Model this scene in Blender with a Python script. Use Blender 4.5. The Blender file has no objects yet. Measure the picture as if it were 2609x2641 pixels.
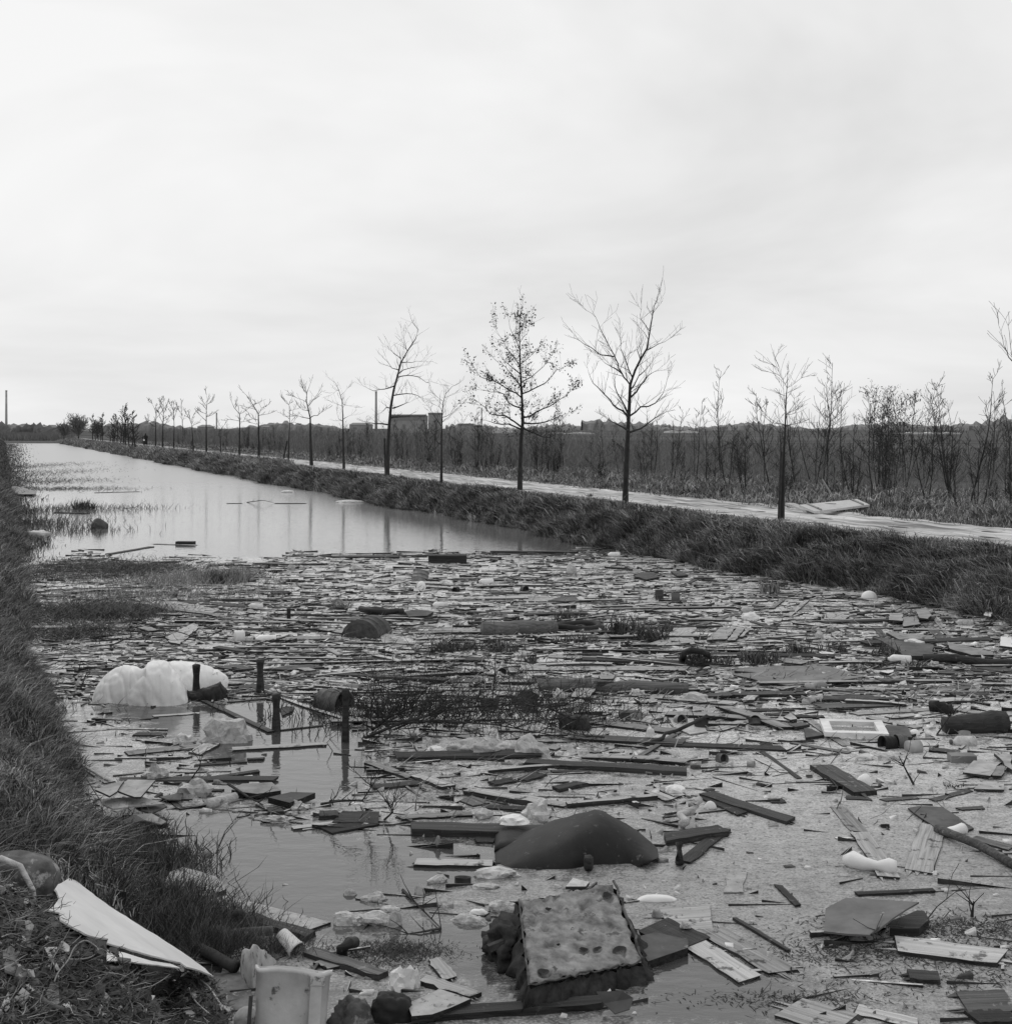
import bpy, math, random
import numpy as np
from mathutils import Vector, Matrix
R = random.Random(7)
NR = np.random.default_rng(11)
S = bpy.context.scene
C = S.collection
# ------------------------------------------------------------------ camera
F, CX, HY, H = 3280.0, 1304.5, 1104.0, 3.2     # focal length, centre and horizon in photo pixels; eye height
cam = bpy.data.cameras.new('camera'); co = bpy.data.objects.new('camera', cam); C.objects.link(co)
co.location = (0, 0, H); co.rotation_euler = (math.radians(90), 0, 0)
cam.sensor_fit = 'HORIZONTAL'; cam.sensor_width = 36; cam.lens = F/2609*36
cam.shift_y = -(1320.5-HY)/2609; cam.clip_end = 9000; cam.clip_start = .1
S.camera = co
# ------------------------------------------------------------------ sky
SUN_EL, SUN_AZ = math.radians(48), math.radians(-35)     # az from +Y, negative to the left
W = bpy.data.worlds.new('World'); S.world = W; W.use_nodes = True
nt = W.node_tree; nt.nodes.clear()
def N(t, kind, **kw):
    n = t.nodes.new(kind)
    for k, v in kw.items(): setattr(n, k, v)
    return n
out = N(nt, 'ShaderNodeOutputWorld'); bg = N(nt, 'ShaderNodeBackground')
sky = N(nt, 'ShaderNodeTexSky', sky_type='NISHITA'); sky.sun_disc = False
sky.sun_elevation = SUN_EL; sky.sun_rotation = SUN_AZ; sky.altitude = 0; sky.dust_density = 3
bw = N(nt, 'ShaderNodeRGBToBW'); nt.links.new(sky.outputs[0], bw.inputs[0])
tc = N(nt, 'ShaderNodeTexCoord'); sp = N(nt, 'ShaderNodeSeparateXYZ'); nt.links.new(tc.outputs['Generated'], sp.inputs[0])
def M(t, op, a, b=None, c=None):
    n = N(t, 'ShaderNodeMath', operation=op)
    for i, v in enumerate((a, b, c)):
        if v is None: continue
        if isinstance(v, (int, float)): n.inputs[i].default_value = v
        else: t.links.new(v, n.inputs[i])
    return n.outputs[0]
za = M(nt, 'ADD', M(nt, 'ABSOLUTE', sp.outputs[2]), .27)
cx_ = M(nt, 'DIVIDE', sp.outputs[0], za); cy_ = M(nt, 'DIVIDE', sp.outputs[1], za)
cb = N(nt, 'ShaderNodeCombineXYZ'); nt.links.new(cx_, cb.inputs[0]); nt.links.new(cy_, cb.inputs[1])
mp = N(nt, 'ShaderNodeMapping'); mp.inputs['Scale'].default_value = (.75, .8, 1); mp.inputs['Location'].default_value = (3.1, 1.7, 0)
mp.inputs['Rotation'].default_value = (0, 0, .35)
nt.links.new(cb.outputs[0], mp.inputs[0])
cn = N(nt, 'ShaderNodeTexNoise'); cn.inputs['Scale'].default_value = 1.25; cn.inputs['Detail'].default_value = 5; cn.inputs['Roughness'].default_value = .55
cn.inputs['Distortion'].default_value = .5
nt.links.new(mp.outputs[0], cn.inputs['Vector'])
cr = N(nt, 'ShaderNodeMapRange'); cr.inputs['From Min'].default_value = .36; cr.inputs['From Max'].default_value = .7
cr.inputs['To Min'].default_value = 8.7; cr.inputs['To Max'].default_value = 6.4
nt.links.new(cn.outputs[0], cr.inputs[0])
mx = M(nt, 'ADD', M(nt, 'MULTIPLY', cr.outputs[0], .93), M(nt, 'MINIMUM', M(nt, 'MULTIPLY', bw.outputs[0], .3), 1.1))
# an overcast dome is a little brighter towards the low left, where the veiled sun stands
gl = M(nt, 'ADD', mx, M(nt, 'MULTIPLY', M(nt, 'SUBTRACT', .35, M(nt, 'ABSOLUTE', sp.outputs[2])), .9))
nt.links.new(gl, bg.inputs[0]); bg.inputs[1].default_value = .1
nt.links.new(bg.outputs[0], out.inputs[0])
sl = bpy.data.lights.new('sun', 'SUN'); sl.energy = .7; sl.angle = math.radians(14); sl.color = (1, .99, .98)
so = bpy.data.objects.new('sun', sl); C.objects.link(so)
sd = Vector((math.sin(SUN_AZ)*math.cos(SUN_EL), math.cos(SUN_AZ)*math.cos(SUN_EL), math.sin(SUN_EL)))
so.rotation_euler = sd.to_track_quat('Z', 'Y').to_euler(); so.location = (-20, 10, 40)
S.view_settings.view_transform = 'Standard'; S.view_settings.look = 'None'; S.view_settings.gamma = 1; S.view_settings.exposure = 0
# ------------------------------------------------------------------ pixel -> place helpers (origin x, origin y, scale of each studied crop)
TL = dict(A=(0,1350,.47145), B=(850,1350,.47145), C=(1709,1450,.47145), D=(0,1900,.47145), E=(850,1850,.47145), F=(850,2150,.47145),
          G=(1709,1900,.47145), H=(200,1650,.39288), L1=(850,1420,.26192), L2=(1300,1420,.26192), L3=(1250,1650,.26192), L4=(400,1420,.26192),
          L5=(2109,1550,.26192), L6=(1700,1550,.26192), L7=(550,2200,.3143), L8=(0,2250,.3143), A0=(0,960,.47145), B0=(850,740,.47145),
          C0=(1709,740,.47145), K1=(0,980,.23573), K2=(350,980,.26192), K3=(850,980,.26192), K4=(1300,1000,.26192), K5=(2109,1000,.26192), V=(0,0,1.36668))
def px(t, x, y):
    a, b, s = TL[t]; return a+x*s, b+y*s
def P(t, x, y, z=0.0):                       # the point of height z seen there
    u, v = px(t, x, y); d = F*(H-z)/max(v-HY, 1.0)
    return Vector(((u-CX)*d/F, d, z))
def PD(t, x, y, d):                          # the point at distance d seen there
    u, v = px(t, x, y); return Vector(((u-CX)*d/F, d, H-(v-HY)*d/F))
def mpp(t, x, y, z=0.0): return P(t, x, y, z).y/F*TL[t][2]    # metres per crop pixel
def proj(x, y, z=0.0):                       # -> photo position in 1909-wide units
    return (CX+F*x/y)/1.36668, (HY+F*(H-z)/y)/1.36668
def inpoly(u, v, poly):
    c = False; j = len(poly)-1
    for i in range(len(poly)):
        (x1, y1), (x2, y2) = poly[i], poly[j]
        if (y1 > v) != (y2 > v) and u < (x2-x1)*(v-y1)/(y2-y1)+x1: c = not c
        j = i
    return c
# ------------------------------------------------------------------ materials (all grey: the photograph is black and white)
MT = {}
def mat(name, lo, hi, scale=(6, 6, 6), rough=.8, vary=.25, bump=.15, detail=6, island=False, spots=None, noise=1.0, spec=.3, contrast=(.3, .7), dist=0.0):
    m = bpy.data.materials.new(name); m.use_nodes = True; t = m.node_tree; b = t.nodes['Principled BSDF']
    tc = N(t, 'ShaderNodeTexCoord'); mp = N(t, 'ShaderNodeMapping'); mp.inputs['Scale'].default_value = scale
    t.links.new(tc.outputs['Object'], mp.inputs[0])
    oi = N(t, 'ShaderNodeObjectInfo')
    of = N(t, 'ShaderNodeVectorMath', operation='ADD'); t.links.new(mp.outputs[0], of.inputs[0])
    rs = M(t, 'MULTIPLY', oi.outputs['Random'], 37.0); t.links.new(rs, of.inputs[1])
    n = N(t, 'ShaderNodeTexNoise'); n.inputs['Scale'].default_value = noise; n.inputs['Detail'].default_value = detail; n.inputs['Roughness'].default_value = .62; n.inputs['Distortion'].default_value = dist
    t.links.new(of.outputs[0], n.inputs['Vector'])
    mr = N(t, 'ShaderNodeMapRange'); mr.inputs['From Min'].default_value = contrast[0]; mr.inputs['From Max'].default_value = contrast[1]
    mr.inputs['To Min'].default_value = lo; mr.inputs['To Max'].default_value = hi; t.links.new(n.outputs[0], mr.inputs[0])
    if island:
        g = N(t, 'ShaderNodeNewGeometry'); rnd = g.outputs['Random Per Island']
    else: rnd = oi.outputs['Random']
    k = M(t, 'MULTIPLY', mr.outputs[0], M(t, 'MULTIPLY_ADD', rnd, 2*vary, 1-vary))
    if spots:                                  # (scale, threshold, value) dirt blotches with a shape of their own
        n2 = N(t, 'ShaderNodeTexNoise'); n2.inputs['Scale'].default_value = spots[0]; n2.inputs['Detail'].default_value = 8; n2.inputs['Roughness'].default_value = .7
        t.links.new(tc.outputs['Object'], n2.inputs['Vector'])
        q = N(t, 'ShaderNodeMapRange'); q.inputs['From Min'].default_value = spots[1]; q.inputs['From Max'].default_value = spots[1]+.06
        t.links.new(n2.outputs[0], q.inputs[0])
        a = N(t, 'ShaderNodeMix'); t.links.new(q.outputs[0], a.inputs[0]); t.links.new(k, a.inputs[2]); a.inputs[3].default_value = spots[2]
        k = a.outputs[0]
    t.links.new(k, b.inputs['Base Color']); b.inputs['Roughness'].default_value = rough
    b.inputs['Specular IOR Level'].default_value = spec
    if bump:
        bp = N(t, 'ShaderNodeBump'); bp.inputs['Strength'].default_value = bump; bp.inputs['Distance'].default_value = .02
        t.links.new(n.outputs[0], bp.inputs['Height']); t.links.new(bp.outputs[0], b.inputs['Normal'])
    MT[name] = m; return m
G_ = (1.6, 38, 38)
mat('wet_wood', .012, .055, G_, .6, .4, .5, spec=.2, spots=(14, .62, .14), dist=.7)
mat('dark_wood', .04, .15, G_, .8, .4, .5, spots=(11, .6, .24), dist=.7)
mat('grey_wood', .18, .5, G_, .85, .35, .5, spots=(8, .57, .07), dist=.8)
mat('pale_wood', .3, .56, G_, .85, .2, .5, spots=(8, .57, .14), dist=.9)
mat('white_paint', .55, .8, (5, 9, 9), .55, .1, .1, spots=(14, .68, .2))
mat('painted_board', .62, .8, (3, 3, 3), .5, .05, .05, spots=(9, .7, .35))
mat('grey_board', .12, .22, (4, 4, 4), .8, .2, .12, spots=(13, .64, .3))
mat('mid_board', .2, .42, (6, 6, 6), .75, .25, .2, spots=(10, .58, .13))
mat('dark_board', .05, .12, (5, 5, 5), .7, .2, .3, spec=.2, spots=(9, .6, .2))
mat('scummed_board', .28, .5, (9, 9, 9), .85, .15, .25, spots=(16, .56, .1))
mat('rubber', .014, .035, (6, 6, 6), .6, .2, .2, spec=.25)
mat('tarpaulin', .014, .036, (4, 4, 4), .6, .1, .35, spots=(13, .6, .085), spec=.25)
mat('rust', .03, .13, (9, 9, 9), .7, .3, .3)
mat('tin', .12, .36, (8, 8, 8), .45, .3, .1, spots=(12, .6, .05), spec=.6)
mat('white_plastic', .6, .85, (4, 4, 4), .4, .1, .05, spots=(18, .7, .3), spec=.5)
mat('bag_cloth', .7, .9, (4, 4, 4), .6, .04, .45, spots=(7, .64, .34), dist=.5, detail=5)
mat('film', .32, .66, (9, 9, 9), .35, .15, 1.0, spots=(12, .6, .14), spec=.6, dist=1.8, detail=5)
mat('rag', .1, .34, (12, 12, 12), .95, .3, .4)
mat('pale_rag', .33, .66, (12, 12, 12), .95, .15, 1.0, dist=1.5, spots=(20, .62, .12))
mat('paper', .5, .8, (6, 6, 6), .9, .2, .1)
mat('bark', .016, .05, (14, 14, 5), .9, .2, .5)
mat('twig', .02, .055, (8, 8, 8), .9, .25, 0)
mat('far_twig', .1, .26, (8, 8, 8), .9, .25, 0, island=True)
mat('dead_leaf', .025, .08, (9, 9, 9), .9, .3, 0, island=True)
mat('reed', .02, .16, (7, 7, 7), .8, .5, 0, island=True)
mat('pale_reed', .12, .4, (7, 7, 7), .8, .5, 0, island=True)
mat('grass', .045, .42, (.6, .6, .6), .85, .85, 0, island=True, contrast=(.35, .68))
mat('dark_grass', .025, .18, (.6, .6, .6), .85, .6, 0, island=True, contrast=(.35, .68))  # darker grass growing in clumps among the lighter
mat('straw', .18, .46, (.8, .8, .8), .85, .4, 0, island=True)
mat('soil', .025, .075, (3, 3, 3), .95, .1, .5)
mat('litter', .1, .62, (9, 9, 9), .85, .9, .2, island=True)
mat('heap_litter', .015, .13, (9, 9, 9), .85, .9, .2, island=True)
mat('litter_pale', .3, .75, (9, 9, 9), .7, .3, .1, island=True)
mat('foam', .07, .36, (9, 9, 9), .95, .05, .8, spots=(7, .56, .09), detail=10)
mat('foam_side', .01, .05, (10, 10, 10), .95, .1, .8)
mat('pail_enamel', .4, .66, (5, 5, 5), .6, .05, .3, spots=(8, .57, .13))
mat('clay', .04, .2, (7, 7, 7), .9, .2, .6, spots=(9, .57, .3))
mat('brick', .26, .36, (.4, .4, .4), .9, .1, 0)
mat('far_roof', .2, .26, (.4, .4, .4), .9, .1, 0)
mat('far_wall', .28, .36, (.4, .4, .4), .9, .1, 0)
mat('greenhouse_glass', .6, .75, (.3, .3, .3), .5, .1, 0)
mat('hazed_wood', .17, .27, (.08, .08, .3), .95, .1, 0)  # paled so that distance haze is put into the colour
mat('cloth_and_hole_black', .012, .03, (5, 5, 5), .8, .1, 0)  # dark clothes, and the painted shade in the foam's holes
mat('skin', .35, .4, (5, 5, 5), .7, .1, 0)
mat('shell_white', .7, .85, (3, 3, 3), .5, .05, .1)
mat('hatch_wood', .42, .68, G_, .85, .05, .4)
# ------------------------------------------------------------------ object helpers
def tag(o, label=None, cat=None, group=None, kind=None):
    if label: o['label'] = label
    if cat: o['category'] = cat
    if group: o['group'] = group
    if kind: o['kind'] = kind
    return o
def empty(name, loc, rz=0):
    o = bpy.data.objects.new(name, None); C.objects.link(o); o.location = loc; o.rotation_euler = (0, 0, rz); return o
class MB:
    def __init__(s): s.v = []; s.f = []
    def add(s, vs, fs):
        n = len(s.v); s.v += [tuple(p) for p in vs]; s.f += [tuple(i+n for i in f) for f in fs]
    def box(s, c, d, m=None):
        x, y, z = d[0]/2, d[1]/2, d[2]/2
        vs = [Vector((sx*x, sy*y, sz*z)) for sx in (-1, 1) for sy in (-1, 1) for sz in (-1, 1)]
        if m: vs = [m @ p for p in vs]
        s.add([p+Vector(c) for p in vs], [(0,1,3,2), (4,6,7,5), (0,4,5,1), (2,3,7,6), (0,2,6,4), (1,5,7,3)])
    def tube(s, pts, rad, k=6, caps=True):
        pts = [Vector(p) for p in pts]; n = len(pts); base = len(s.v); ref = Vector((.31, .17, .93))
        for i, p in enumerate(pts):
            d = (pts[min(i+1, n-1)]-pts[max(i-1, 0)])
            d = d.normalized() if d.length > 1e-9 else Vector((0, 0, 1))
            a = d.cross(ref)
            if a.length < .05: a = d.cross(Vector((1, 0, 0)))
            a.normalize(); b = d.cross(a); r = rad[i] if hasattr(rad, '__len__') else rad
            for j in range(k):
                t = 2*math.pi*j/k; s.v.append(tuple(p+(a*math.cos(t)+b*math.sin(t))*r))
        for i in range(n-1):
            for j in range(k):
                q = base+i*k; s.f.append((q+j, q+(j+1) % k, q+k+(j+1) % k, q+k+j))
        if caps: s.f.append(tuple(base+j for j in range(k))[::-1]); s.f.append(tuple(base+(n-1)*k+j for j in range(k)))
    def lathe(s, prof, k=20, capb=True, capt=True):        # (r, z) pairs about z
        b = len(s.v)
        for r, z in prof:
            for j in range(k): t = 2*math.pi*j/k; s.v.append((r*math.cos(t), r*math.sin(t), z))
        for i in range(len(prof)-1):
            for j in range(k): q = b+i*k; s.f.append((q+j, q+(j+1) % k, q+k+(j+1) % k, q+k+j))
        if capb: s.f.append(tuple(b+j for j in range(k))[::-1])
        if capt: s.f.append(tuple(b+(len(prof)-1)*k+j for j in range(k)))
    def build(s, name, m, parent=None, smooth=False, loc=None, origin=None):
        me = bpy.data.meshes.new(name)
        vs = s.v
        if origin is not None: vs = [(a-origin[0], b-origin[1], c-origin[2]) for a, b, c in vs]
        me.from_pydata(vs, [], s.f); me.update()
        me.materials.append(MT[m] if isinstance(m, str) else m)
        if smooth: me.polygons.foreach_set('use_smooth', [True]*len(me.polygons))
        if getattr(s, 'side', False):       # sides painted dark as soaked wood, also standing in for shade below
            me.materials.append(MT['wet_wood'])
            for p_ in me.polygons:
                if len(p_.vertices) == 4 and abs(p_.normal.z) < .6: p_.material_index = 1
        o = bpy.data.objects.new(name, me); C.objects.link(o)
        if parent: o.parent = parent
        if origin is not None: o.location = origin
        if loc is not None: o.location = loc
        return o
def fastmesh(name, V, T, m, smooth=False):                 # numpy vertices and triangles
    me = bpy.data.meshes.new(name); me.vertices.add(len(V)); me.vertices.foreach_set('co', V.astype(np.float32).ravel())
    me.loops.add(len(T)*3); me.loops.foreach_set('vertex_index', T.astype(np.int32).ravel())
    me.polygons.add(len(T)); me.polygons.foreach_set('loop_start', np.arange(0, len(T)*3, 3, dtype=np.int32))
    me.polygons.foreach_set('loop_total', np.full(len(T), 3, dtype=np.int32)); me.update(calc_edges=True)
    if smooth: me.polygons.foreach_set('use_smooth', np.ones(len(T), dtype=bool))
    me.materials.append(MT[m] if isinstance(m, str) else m)
    o = bpy.data.objects.new(name, me); C.objects.link(o); return o
# ------------------------------------------------------------------ land form. c = distance across the canal axis (x + .415 y)
K = .415; ANG = math.atan(K)
def smooth(t): t = np.clip(t, 0, 1); return t*t*(3-2*t)
def lump(x, y, s=1.0, ph=0.0):
    return (np.sin(x*1.7*s+ph+1.3*np.sin(y*.9*s+ph))+np.sin(y*1.3*s+2.1*ph+1.1*np.sin(x*1.1*s))+.6*np.sin((x+y)*2.9*s+ph)+.5*np.sin((x-.7*y)*4.3*s+3*ph))/3.1
def cleft(y): return .78+.3*smooth((10.6-y)/1.8)+np.maximum(0, y-20)*.02+.1*np.sin(y*.55+1)+.07*np.sin(y*1.7)
def cright(y): return 17.0+.25*np.sin(y*.31+.6)+.16*np.sin(y*.83)+.1*np.sin(y*2.1)
def height(c, y):
    c = np.asarray(c, float); y = np.asarray(y, float); x = c-K*y
    sl_ = cleft(y)-c; sr = c-cright(y)
    hl = 1.35*(1-np.exp(-np.maximum(sl_, 0)/1.0))+.14*lump(x, y, .8)*smooth(sl_/.8)
    hr = .9*(1-np.exp(-np.maximum(sr, 0)/.75))
    flat = smooth((c-18.95)/.5)
    hr = hr*(1-flat)+.82*flat+.1*lump(x, y, .9, 2)*smooth(sr/.6)*(1-smooth((c-18.8)/1.2))
    hr = hr+(.1*lump(x, y, .5, 5)+.03)*smooth((c-25)/3)*(1-smooth((c-60)/40))-.25*smooth((c-34)/20)
    s_in = np.minimum(-sl_, -sr)
    hin = -.7*(1-np.exp(-np.maximum(s_in, 0)/.5))-.02
    h = np.where(sl_ > 0, hl, np.where(sr > 0, hr, hin))
    end = smooth((y-262)/12); h = h*(1-end)+end*np.maximum(h, .35)
    dam = 1.5*smooth((6.5-y)/3.9); h = np.maximum(h, dam-.05+.06*lump(x, y, 2))
    heap = .15*np.exp(-((x+2.35)/.75)**2-((y-6.15)/.95)**2)+.3*np.exp(-((x+1.75)/.5)**2-((y-5.9)/.6)**2)
    return h+heap
def hxy(x, y): return float(height(x+K*y, y))
ys = [-8.0]
while ys[-1] < 6000: ys.append(ys[-1]+(.22 if ys[-1] < 34 else .45 if ys[-1] < 75 else max(.9, (ys[-1]-50)*.035)))
cs = [-3.0]
while cs[-1] < 30: cs.append(cs[-1]+.22)
st = .3
while cs[-1] < 6000: st *= 1.09; cs.append(cs[-1]+st)
st = .3; cl = [-3.3]
while cl[-1] > -6000: st *= 1.16; cl.append(cl[-1]-st)
cs = np.array(cl[::-1]+cs); ys = np.array(ys)
CC, YY = np.meshgrid(cs, ys); Z = height(CC, YY); V = np.stack([CC-K*YY, YY, Z], -1).reshape(-1, 3)
def gridtris(nr, nc):
    i = np.arange(nr-1)[:, None]*nc+np.arange(nc-1)[None]; i = i.ravel()
    return np.concatenate([np.stack([i, i+1, i+nc+1], -1), np.stack([i, i+nc+1, i+nc], -1)])
# ground material: soil and matted grass near, dark ploughed land beyond
gm = bpy.data.materials.new('earth'); gm.use_nodes = True; t = gm.node_tree; b = t.nodes['Principled BSDF']
g = N(t, 'ShaderNodeTexCoord')
n1 = N(t, 'ShaderNodeTexNoise'); n1.inputs['Scale'].default_value = 2.2; n1.inputs['Detail'].default_value = 10; n1.inputs['Roughness'].default_value = .7
t.links.new(g.outputs['Object'], n1.inputs['Vector'])
m2 = N(t, 'ShaderNodeMapping'); m2.inputs['Scale'].default_value = (.004, .035, 1); t.links.new(g.outputs['Object'], m2.inputs[0])
n2 = N(t, 'ShaderNodeTexNoise'); n2.inputs['Scale'].default_value = 1; n2.inputs['Detail'].default_value = 4; t.links.new(m2.outputs[0], n2.inputs['Vector'])
a1 = N(t, 'ShaderNodeMapRange'); a1.inputs['From Min'].default_value = .3; a1.inputs['From Max'].default_value = .7; a1.inputs['To Min'].default_value = .025; a1.inputs['To Max'].default_value = .11
t.links.new(n1.outputs[0], a1.inputs[0])
a2 = N(t, 'ShaderNodeMapRange'); a2.inputs['From Min'].default_value = .4; a2.inputs['From Max'].default_value = .62; a2.inputs['To Min'].default_value = .8; a2.inputs['To Max'].default_value = 1.5
t.links.new(n2.outputs[0], a2.inputs[0])
t.links.new(M(t, 'MULTIPLY', a1.outputs[0], a2.outputs[0]), b.inputs['Base Color']); b.inputs['Roughness'].default_value = .95; b.inputs['Specular IOR Level'].default_value = .1
bp = N(t, 'ShaderNodeBump'); bp.inputs['Strength'].default_value = .7; bp.inputs['Distance'].default_value = .08
t.links.new(n1.outputs[0], bp.inputs['Height']); t.links.new(bp.outputs[0], b.inputs['Normal'])
tag(fastmesh('ground', V, gridtris(len(ys), len(cs)), gm, True), kind='structure')
# sandy track, built in its own frame so that the wheel ruts run along it
ry = np.concatenate([np.arange(-2, 90, .3), np.arange(90, 300, 1.5)]); rc = np.linspace(19.6, 24.35, 28)
RC, RY = np.meshgrid(rc, ry)
edge = np.where(RC < 20.6, -1, 0)+np.where(RC > 23.3, 1, 0)
RCw = RC+edge*.22*(np.sin(RY*.9)+np.sin(RY*2.3+1)+.6*np.sin(RY*5.1))*.6
zr = .845+.018*np.sin((RCw-20)*5.2+.5*np.sin(RY*.3))+.012*np.sin(RY*1.9+RCw*3)+.01*np.sin(RY*4.7-RCw*6)
zr = np.where((RC < 19.65) | (RC > 24.3), .8, zr)
cA, sA = math.cos(ANG), math.sin(ANG)
X = RCw-K*RY; lx = X*cA+RY*sA; ly = -X*sA+RY*cA
rm = mat('sand', .16, .66, (2.2, .2, 1), .95, 0, 1.0, detail=12, noise=2.2, contrast=(.36, .62), spots=(4.5, .6, .16), dist=.3)
ro = fastmesh('track', np.stack([lx, ly, zr], -1).reshape(-1, 3), gridtris(len(ry), len(rc)), rm, True)
ro.rotation_euler = (0, 0, ANG); tag(ro, kind='structure')
# ------------------------------------------------------------------ water with its film of dust and scum
OPEN = [[(300,1560),(420,1530),(520,1560),(620,1580),(780,1600),(925,1640),(900,1660),(690,1690),(660,1740),(720,1760),(930,1740),(960,1900),(900,1885),(800,1800),(720,1790),(620,1765),(430,1690),(300,1660)],
        [(200,1340),(360,1330),(470,1320),(610,1330),(690,1395),(690,1440),(700,1460),(600,1520),(540,1505),(420,1500),(440,1450),(380,1420),(250,1350)],
        [(1225,1760),(1500,1850),(1480,1932),(1200,1932)]]
SCUM = [(1290,1480),(1500,1400),(1909,1400),(1909,1932),(1500,1932),(1520,1850),(1240,1740),(1180,1670),(1350,1600)]
wy = np.concatenate([np.arange(3, 14, .09), np.arange(14, 40, .2), np.arange(40, 300, 3)]); wc = np.concatenate([np.arange(-1, 18.6, .14)])
WC, WY = np.meshgrid(wc, wy); WX = WC-K*WY+ (cleft(WY)-1.25)*0
V = np.stack([WX, WY, 0*WX], -1).reshape(-1, 3)
film = []
for x, y, z in V:
    if y < 5.5: film.append(.3); continue
    u, v = proj(x, y)
    if v < 1052+.0*u: a = .02 if v < 1040 else .2
    elif any(inpoly(u, v, q) for q in OPEN): a = .1
    elif inpoly(u, v, SCUM): a = .78
    elif v < 1330: a = .62
    else: a = .55
    film.append(a)
film = np.array(film).reshape(WC.shape)
for _ in range(4):
    p = np.pad(film, 1, 'edge'); film = (p[1:-1, 1:-1]*2+p[:-2, 1:-1]+p[2:, 1:-1]+p[1:-1, :-2]+p[1:-1, 2:])/6
wm = bpy.data.materials.new('canal_water'); wm.use_nodes = True; t = wm.node_tree; b = t.nodes['Principled BSDF']
at = N(t, 'ShaderNodeAttribute', attribute_name='film'); g = N(t, 'ShaderNodeTexCoord')
def noise(t, vec, s, d=6, r=.6, scale=None):
    n = N(t, 'ShaderNodeTexNoise'); n.inputs['Scale'].default_value = s; n.inputs['Detail'].default_value = d; n.inputs['Roughness'].default_value = r
    if scale:
        m_ = N(t, 'ShaderNodeMapping'); m_.inputs['Scale'].default_value = scale; t.links.new(vec, m_.inputs[0]); vec = m_.outputs[0]
    t.links.new(vec, n.inputs['Vector']); return n.outputs[0]
def rng(t, v, a, b_, c=0., d=1.):
    n = N(t, 'ShaderNodeMapRange'); n.inputs['From Min'].default_value = a; n.inputs['From Max'].default_value = b_
    n.inputs['To Min'].default_value = c; n.inputs['To Max'].default_value = d; t.links.new(v, n.inputs[0]); return n.outputs[0]
big = noise(t, g.outputs['Object'], .55, 5, .6, (1, 1.6, 1)); fine = noise(t, g.outputs['Object'], 5.5, 8, .75, (1, 1.3, 1)); grain = noise(t, g.outputs['Object'], 55, 3, .6)
msk = M(t, 'ADD', at.outputs['Fac'], M(t, 'MULTIPLY_ADD', big, 1.1, -.55))
msk = M(t, 'ADD', msk, M(t, 'MULTIPLY_ADD', fine, 1.3, -.65))
msk = M(t, 'ADD', msk, M(t, 'MULTIPLY_ADD', grain, .5, -.25))
msk = rng(t, msk, .32, .72)
# dust specks even on the open water
vor = N(t, 'ShaderNodeTexVoronoi'); vor.inputs['Scale'].default_value = 26; t.links.new(g.outputs['Object'], vor.inputs['Vector'])
speck = rng(t, vor.outputs['Distance'], .1, .06)
sgate = rng(t, noise(t, g.outputs['Object'], 2.3, 3), .55, .62)
msk2 = M(t, 'MAXIMUM', msk, M(t, 'MULTIPLY', M(t, 'MULTIPLY', speck, sgate), .55))
col = M(t, 'MULTIPLY_ADD', rng(t, grain, .3, .7), .26, .2)
ysep = N(t, 'ShaderNodeSeparateXYZ'); t.links.new(g.outputs['Object'], ysep.inputs[0])
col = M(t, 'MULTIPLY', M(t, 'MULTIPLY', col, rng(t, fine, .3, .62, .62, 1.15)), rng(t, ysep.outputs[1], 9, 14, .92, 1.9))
dk = noise(t, g.outputs['Object'], 21, 5, .7, (1, 1.4, 1)); dk = rng(t, dk, .54, .62)
mxc = N(t, 'ShaderNodeMix'); t.links.new(dk, mxc.inputs[0]); t.links.new(col, mxc.inputs[2]); mxc.inputs[3].default_value = .1
sc = N(t, 'ShaderNodeBsdfPrincipled'); t.links.new(mxc.outputs[0], sc.inputs['Base Color']); sc.inputs['Roughness'].default_value = .45; sc.inputs['Specular IOR Level'].default_value = .35
b.inputs['Base Color'].default_value = (.075, .075, .075, 1); b.inputs['Roughness'].default_value = .08; b.inputs['IOR'].default_value = 1.75
yy = ysep; t.links.new(rng(t, yy.outputs[1], 26, 52, .065, .3), b.inputs['Base Color']); t.links.new(rng(t, yy.outputs[1], 42, 75, .035, .28), b.inputs['Roughness'])  # far water paled: sky reflection partly put into its base colour
rip = noise(t, g.outputs['Object'], 3.2, 4, .55, (1, 1.8, 1)); bp = N(t, 'ShaderNodeBump'); bp.inputs['Strength'].default_value = .12; bp.inputs['Distance'].default_value = .05
t.links.new(rip, bp.inputs['Height']); t.links.new(bp.outputs[0], b.inputs['Normal'])
bs = N(t, 'ShaderNodeBump'); bs.inputs['Strength'].default_value = .6; bs.inputs['Distance'].default_value = .012
t.links.new(fine, bs.inputs['Height']); t.links.new(bs.outputs[0], sc.inputs['Normal'])
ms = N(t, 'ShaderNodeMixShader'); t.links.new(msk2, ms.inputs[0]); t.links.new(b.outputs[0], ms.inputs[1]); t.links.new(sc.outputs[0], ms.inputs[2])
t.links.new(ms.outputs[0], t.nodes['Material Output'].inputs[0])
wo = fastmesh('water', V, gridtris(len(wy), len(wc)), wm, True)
al = wo.data.attributes.new('film', 'FLOAT', 'POINT'); al.data.foreach_set('value', film.ravel().astype(np.float32)); tag(wo, kind='structure')
# a second pool glints where the canal turns off
mb = MB(); mb.add([P('V', u, v, 0) for u, v in ((55, 831.5), (175, 833), (150, 829.8), (62, 829))], [(0, 1, 2, 3)]); 
q = mb.build('water', wm, origin=P('V', 110, 831)); q.location.z = .37; tag(q, kind='structure')
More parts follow.
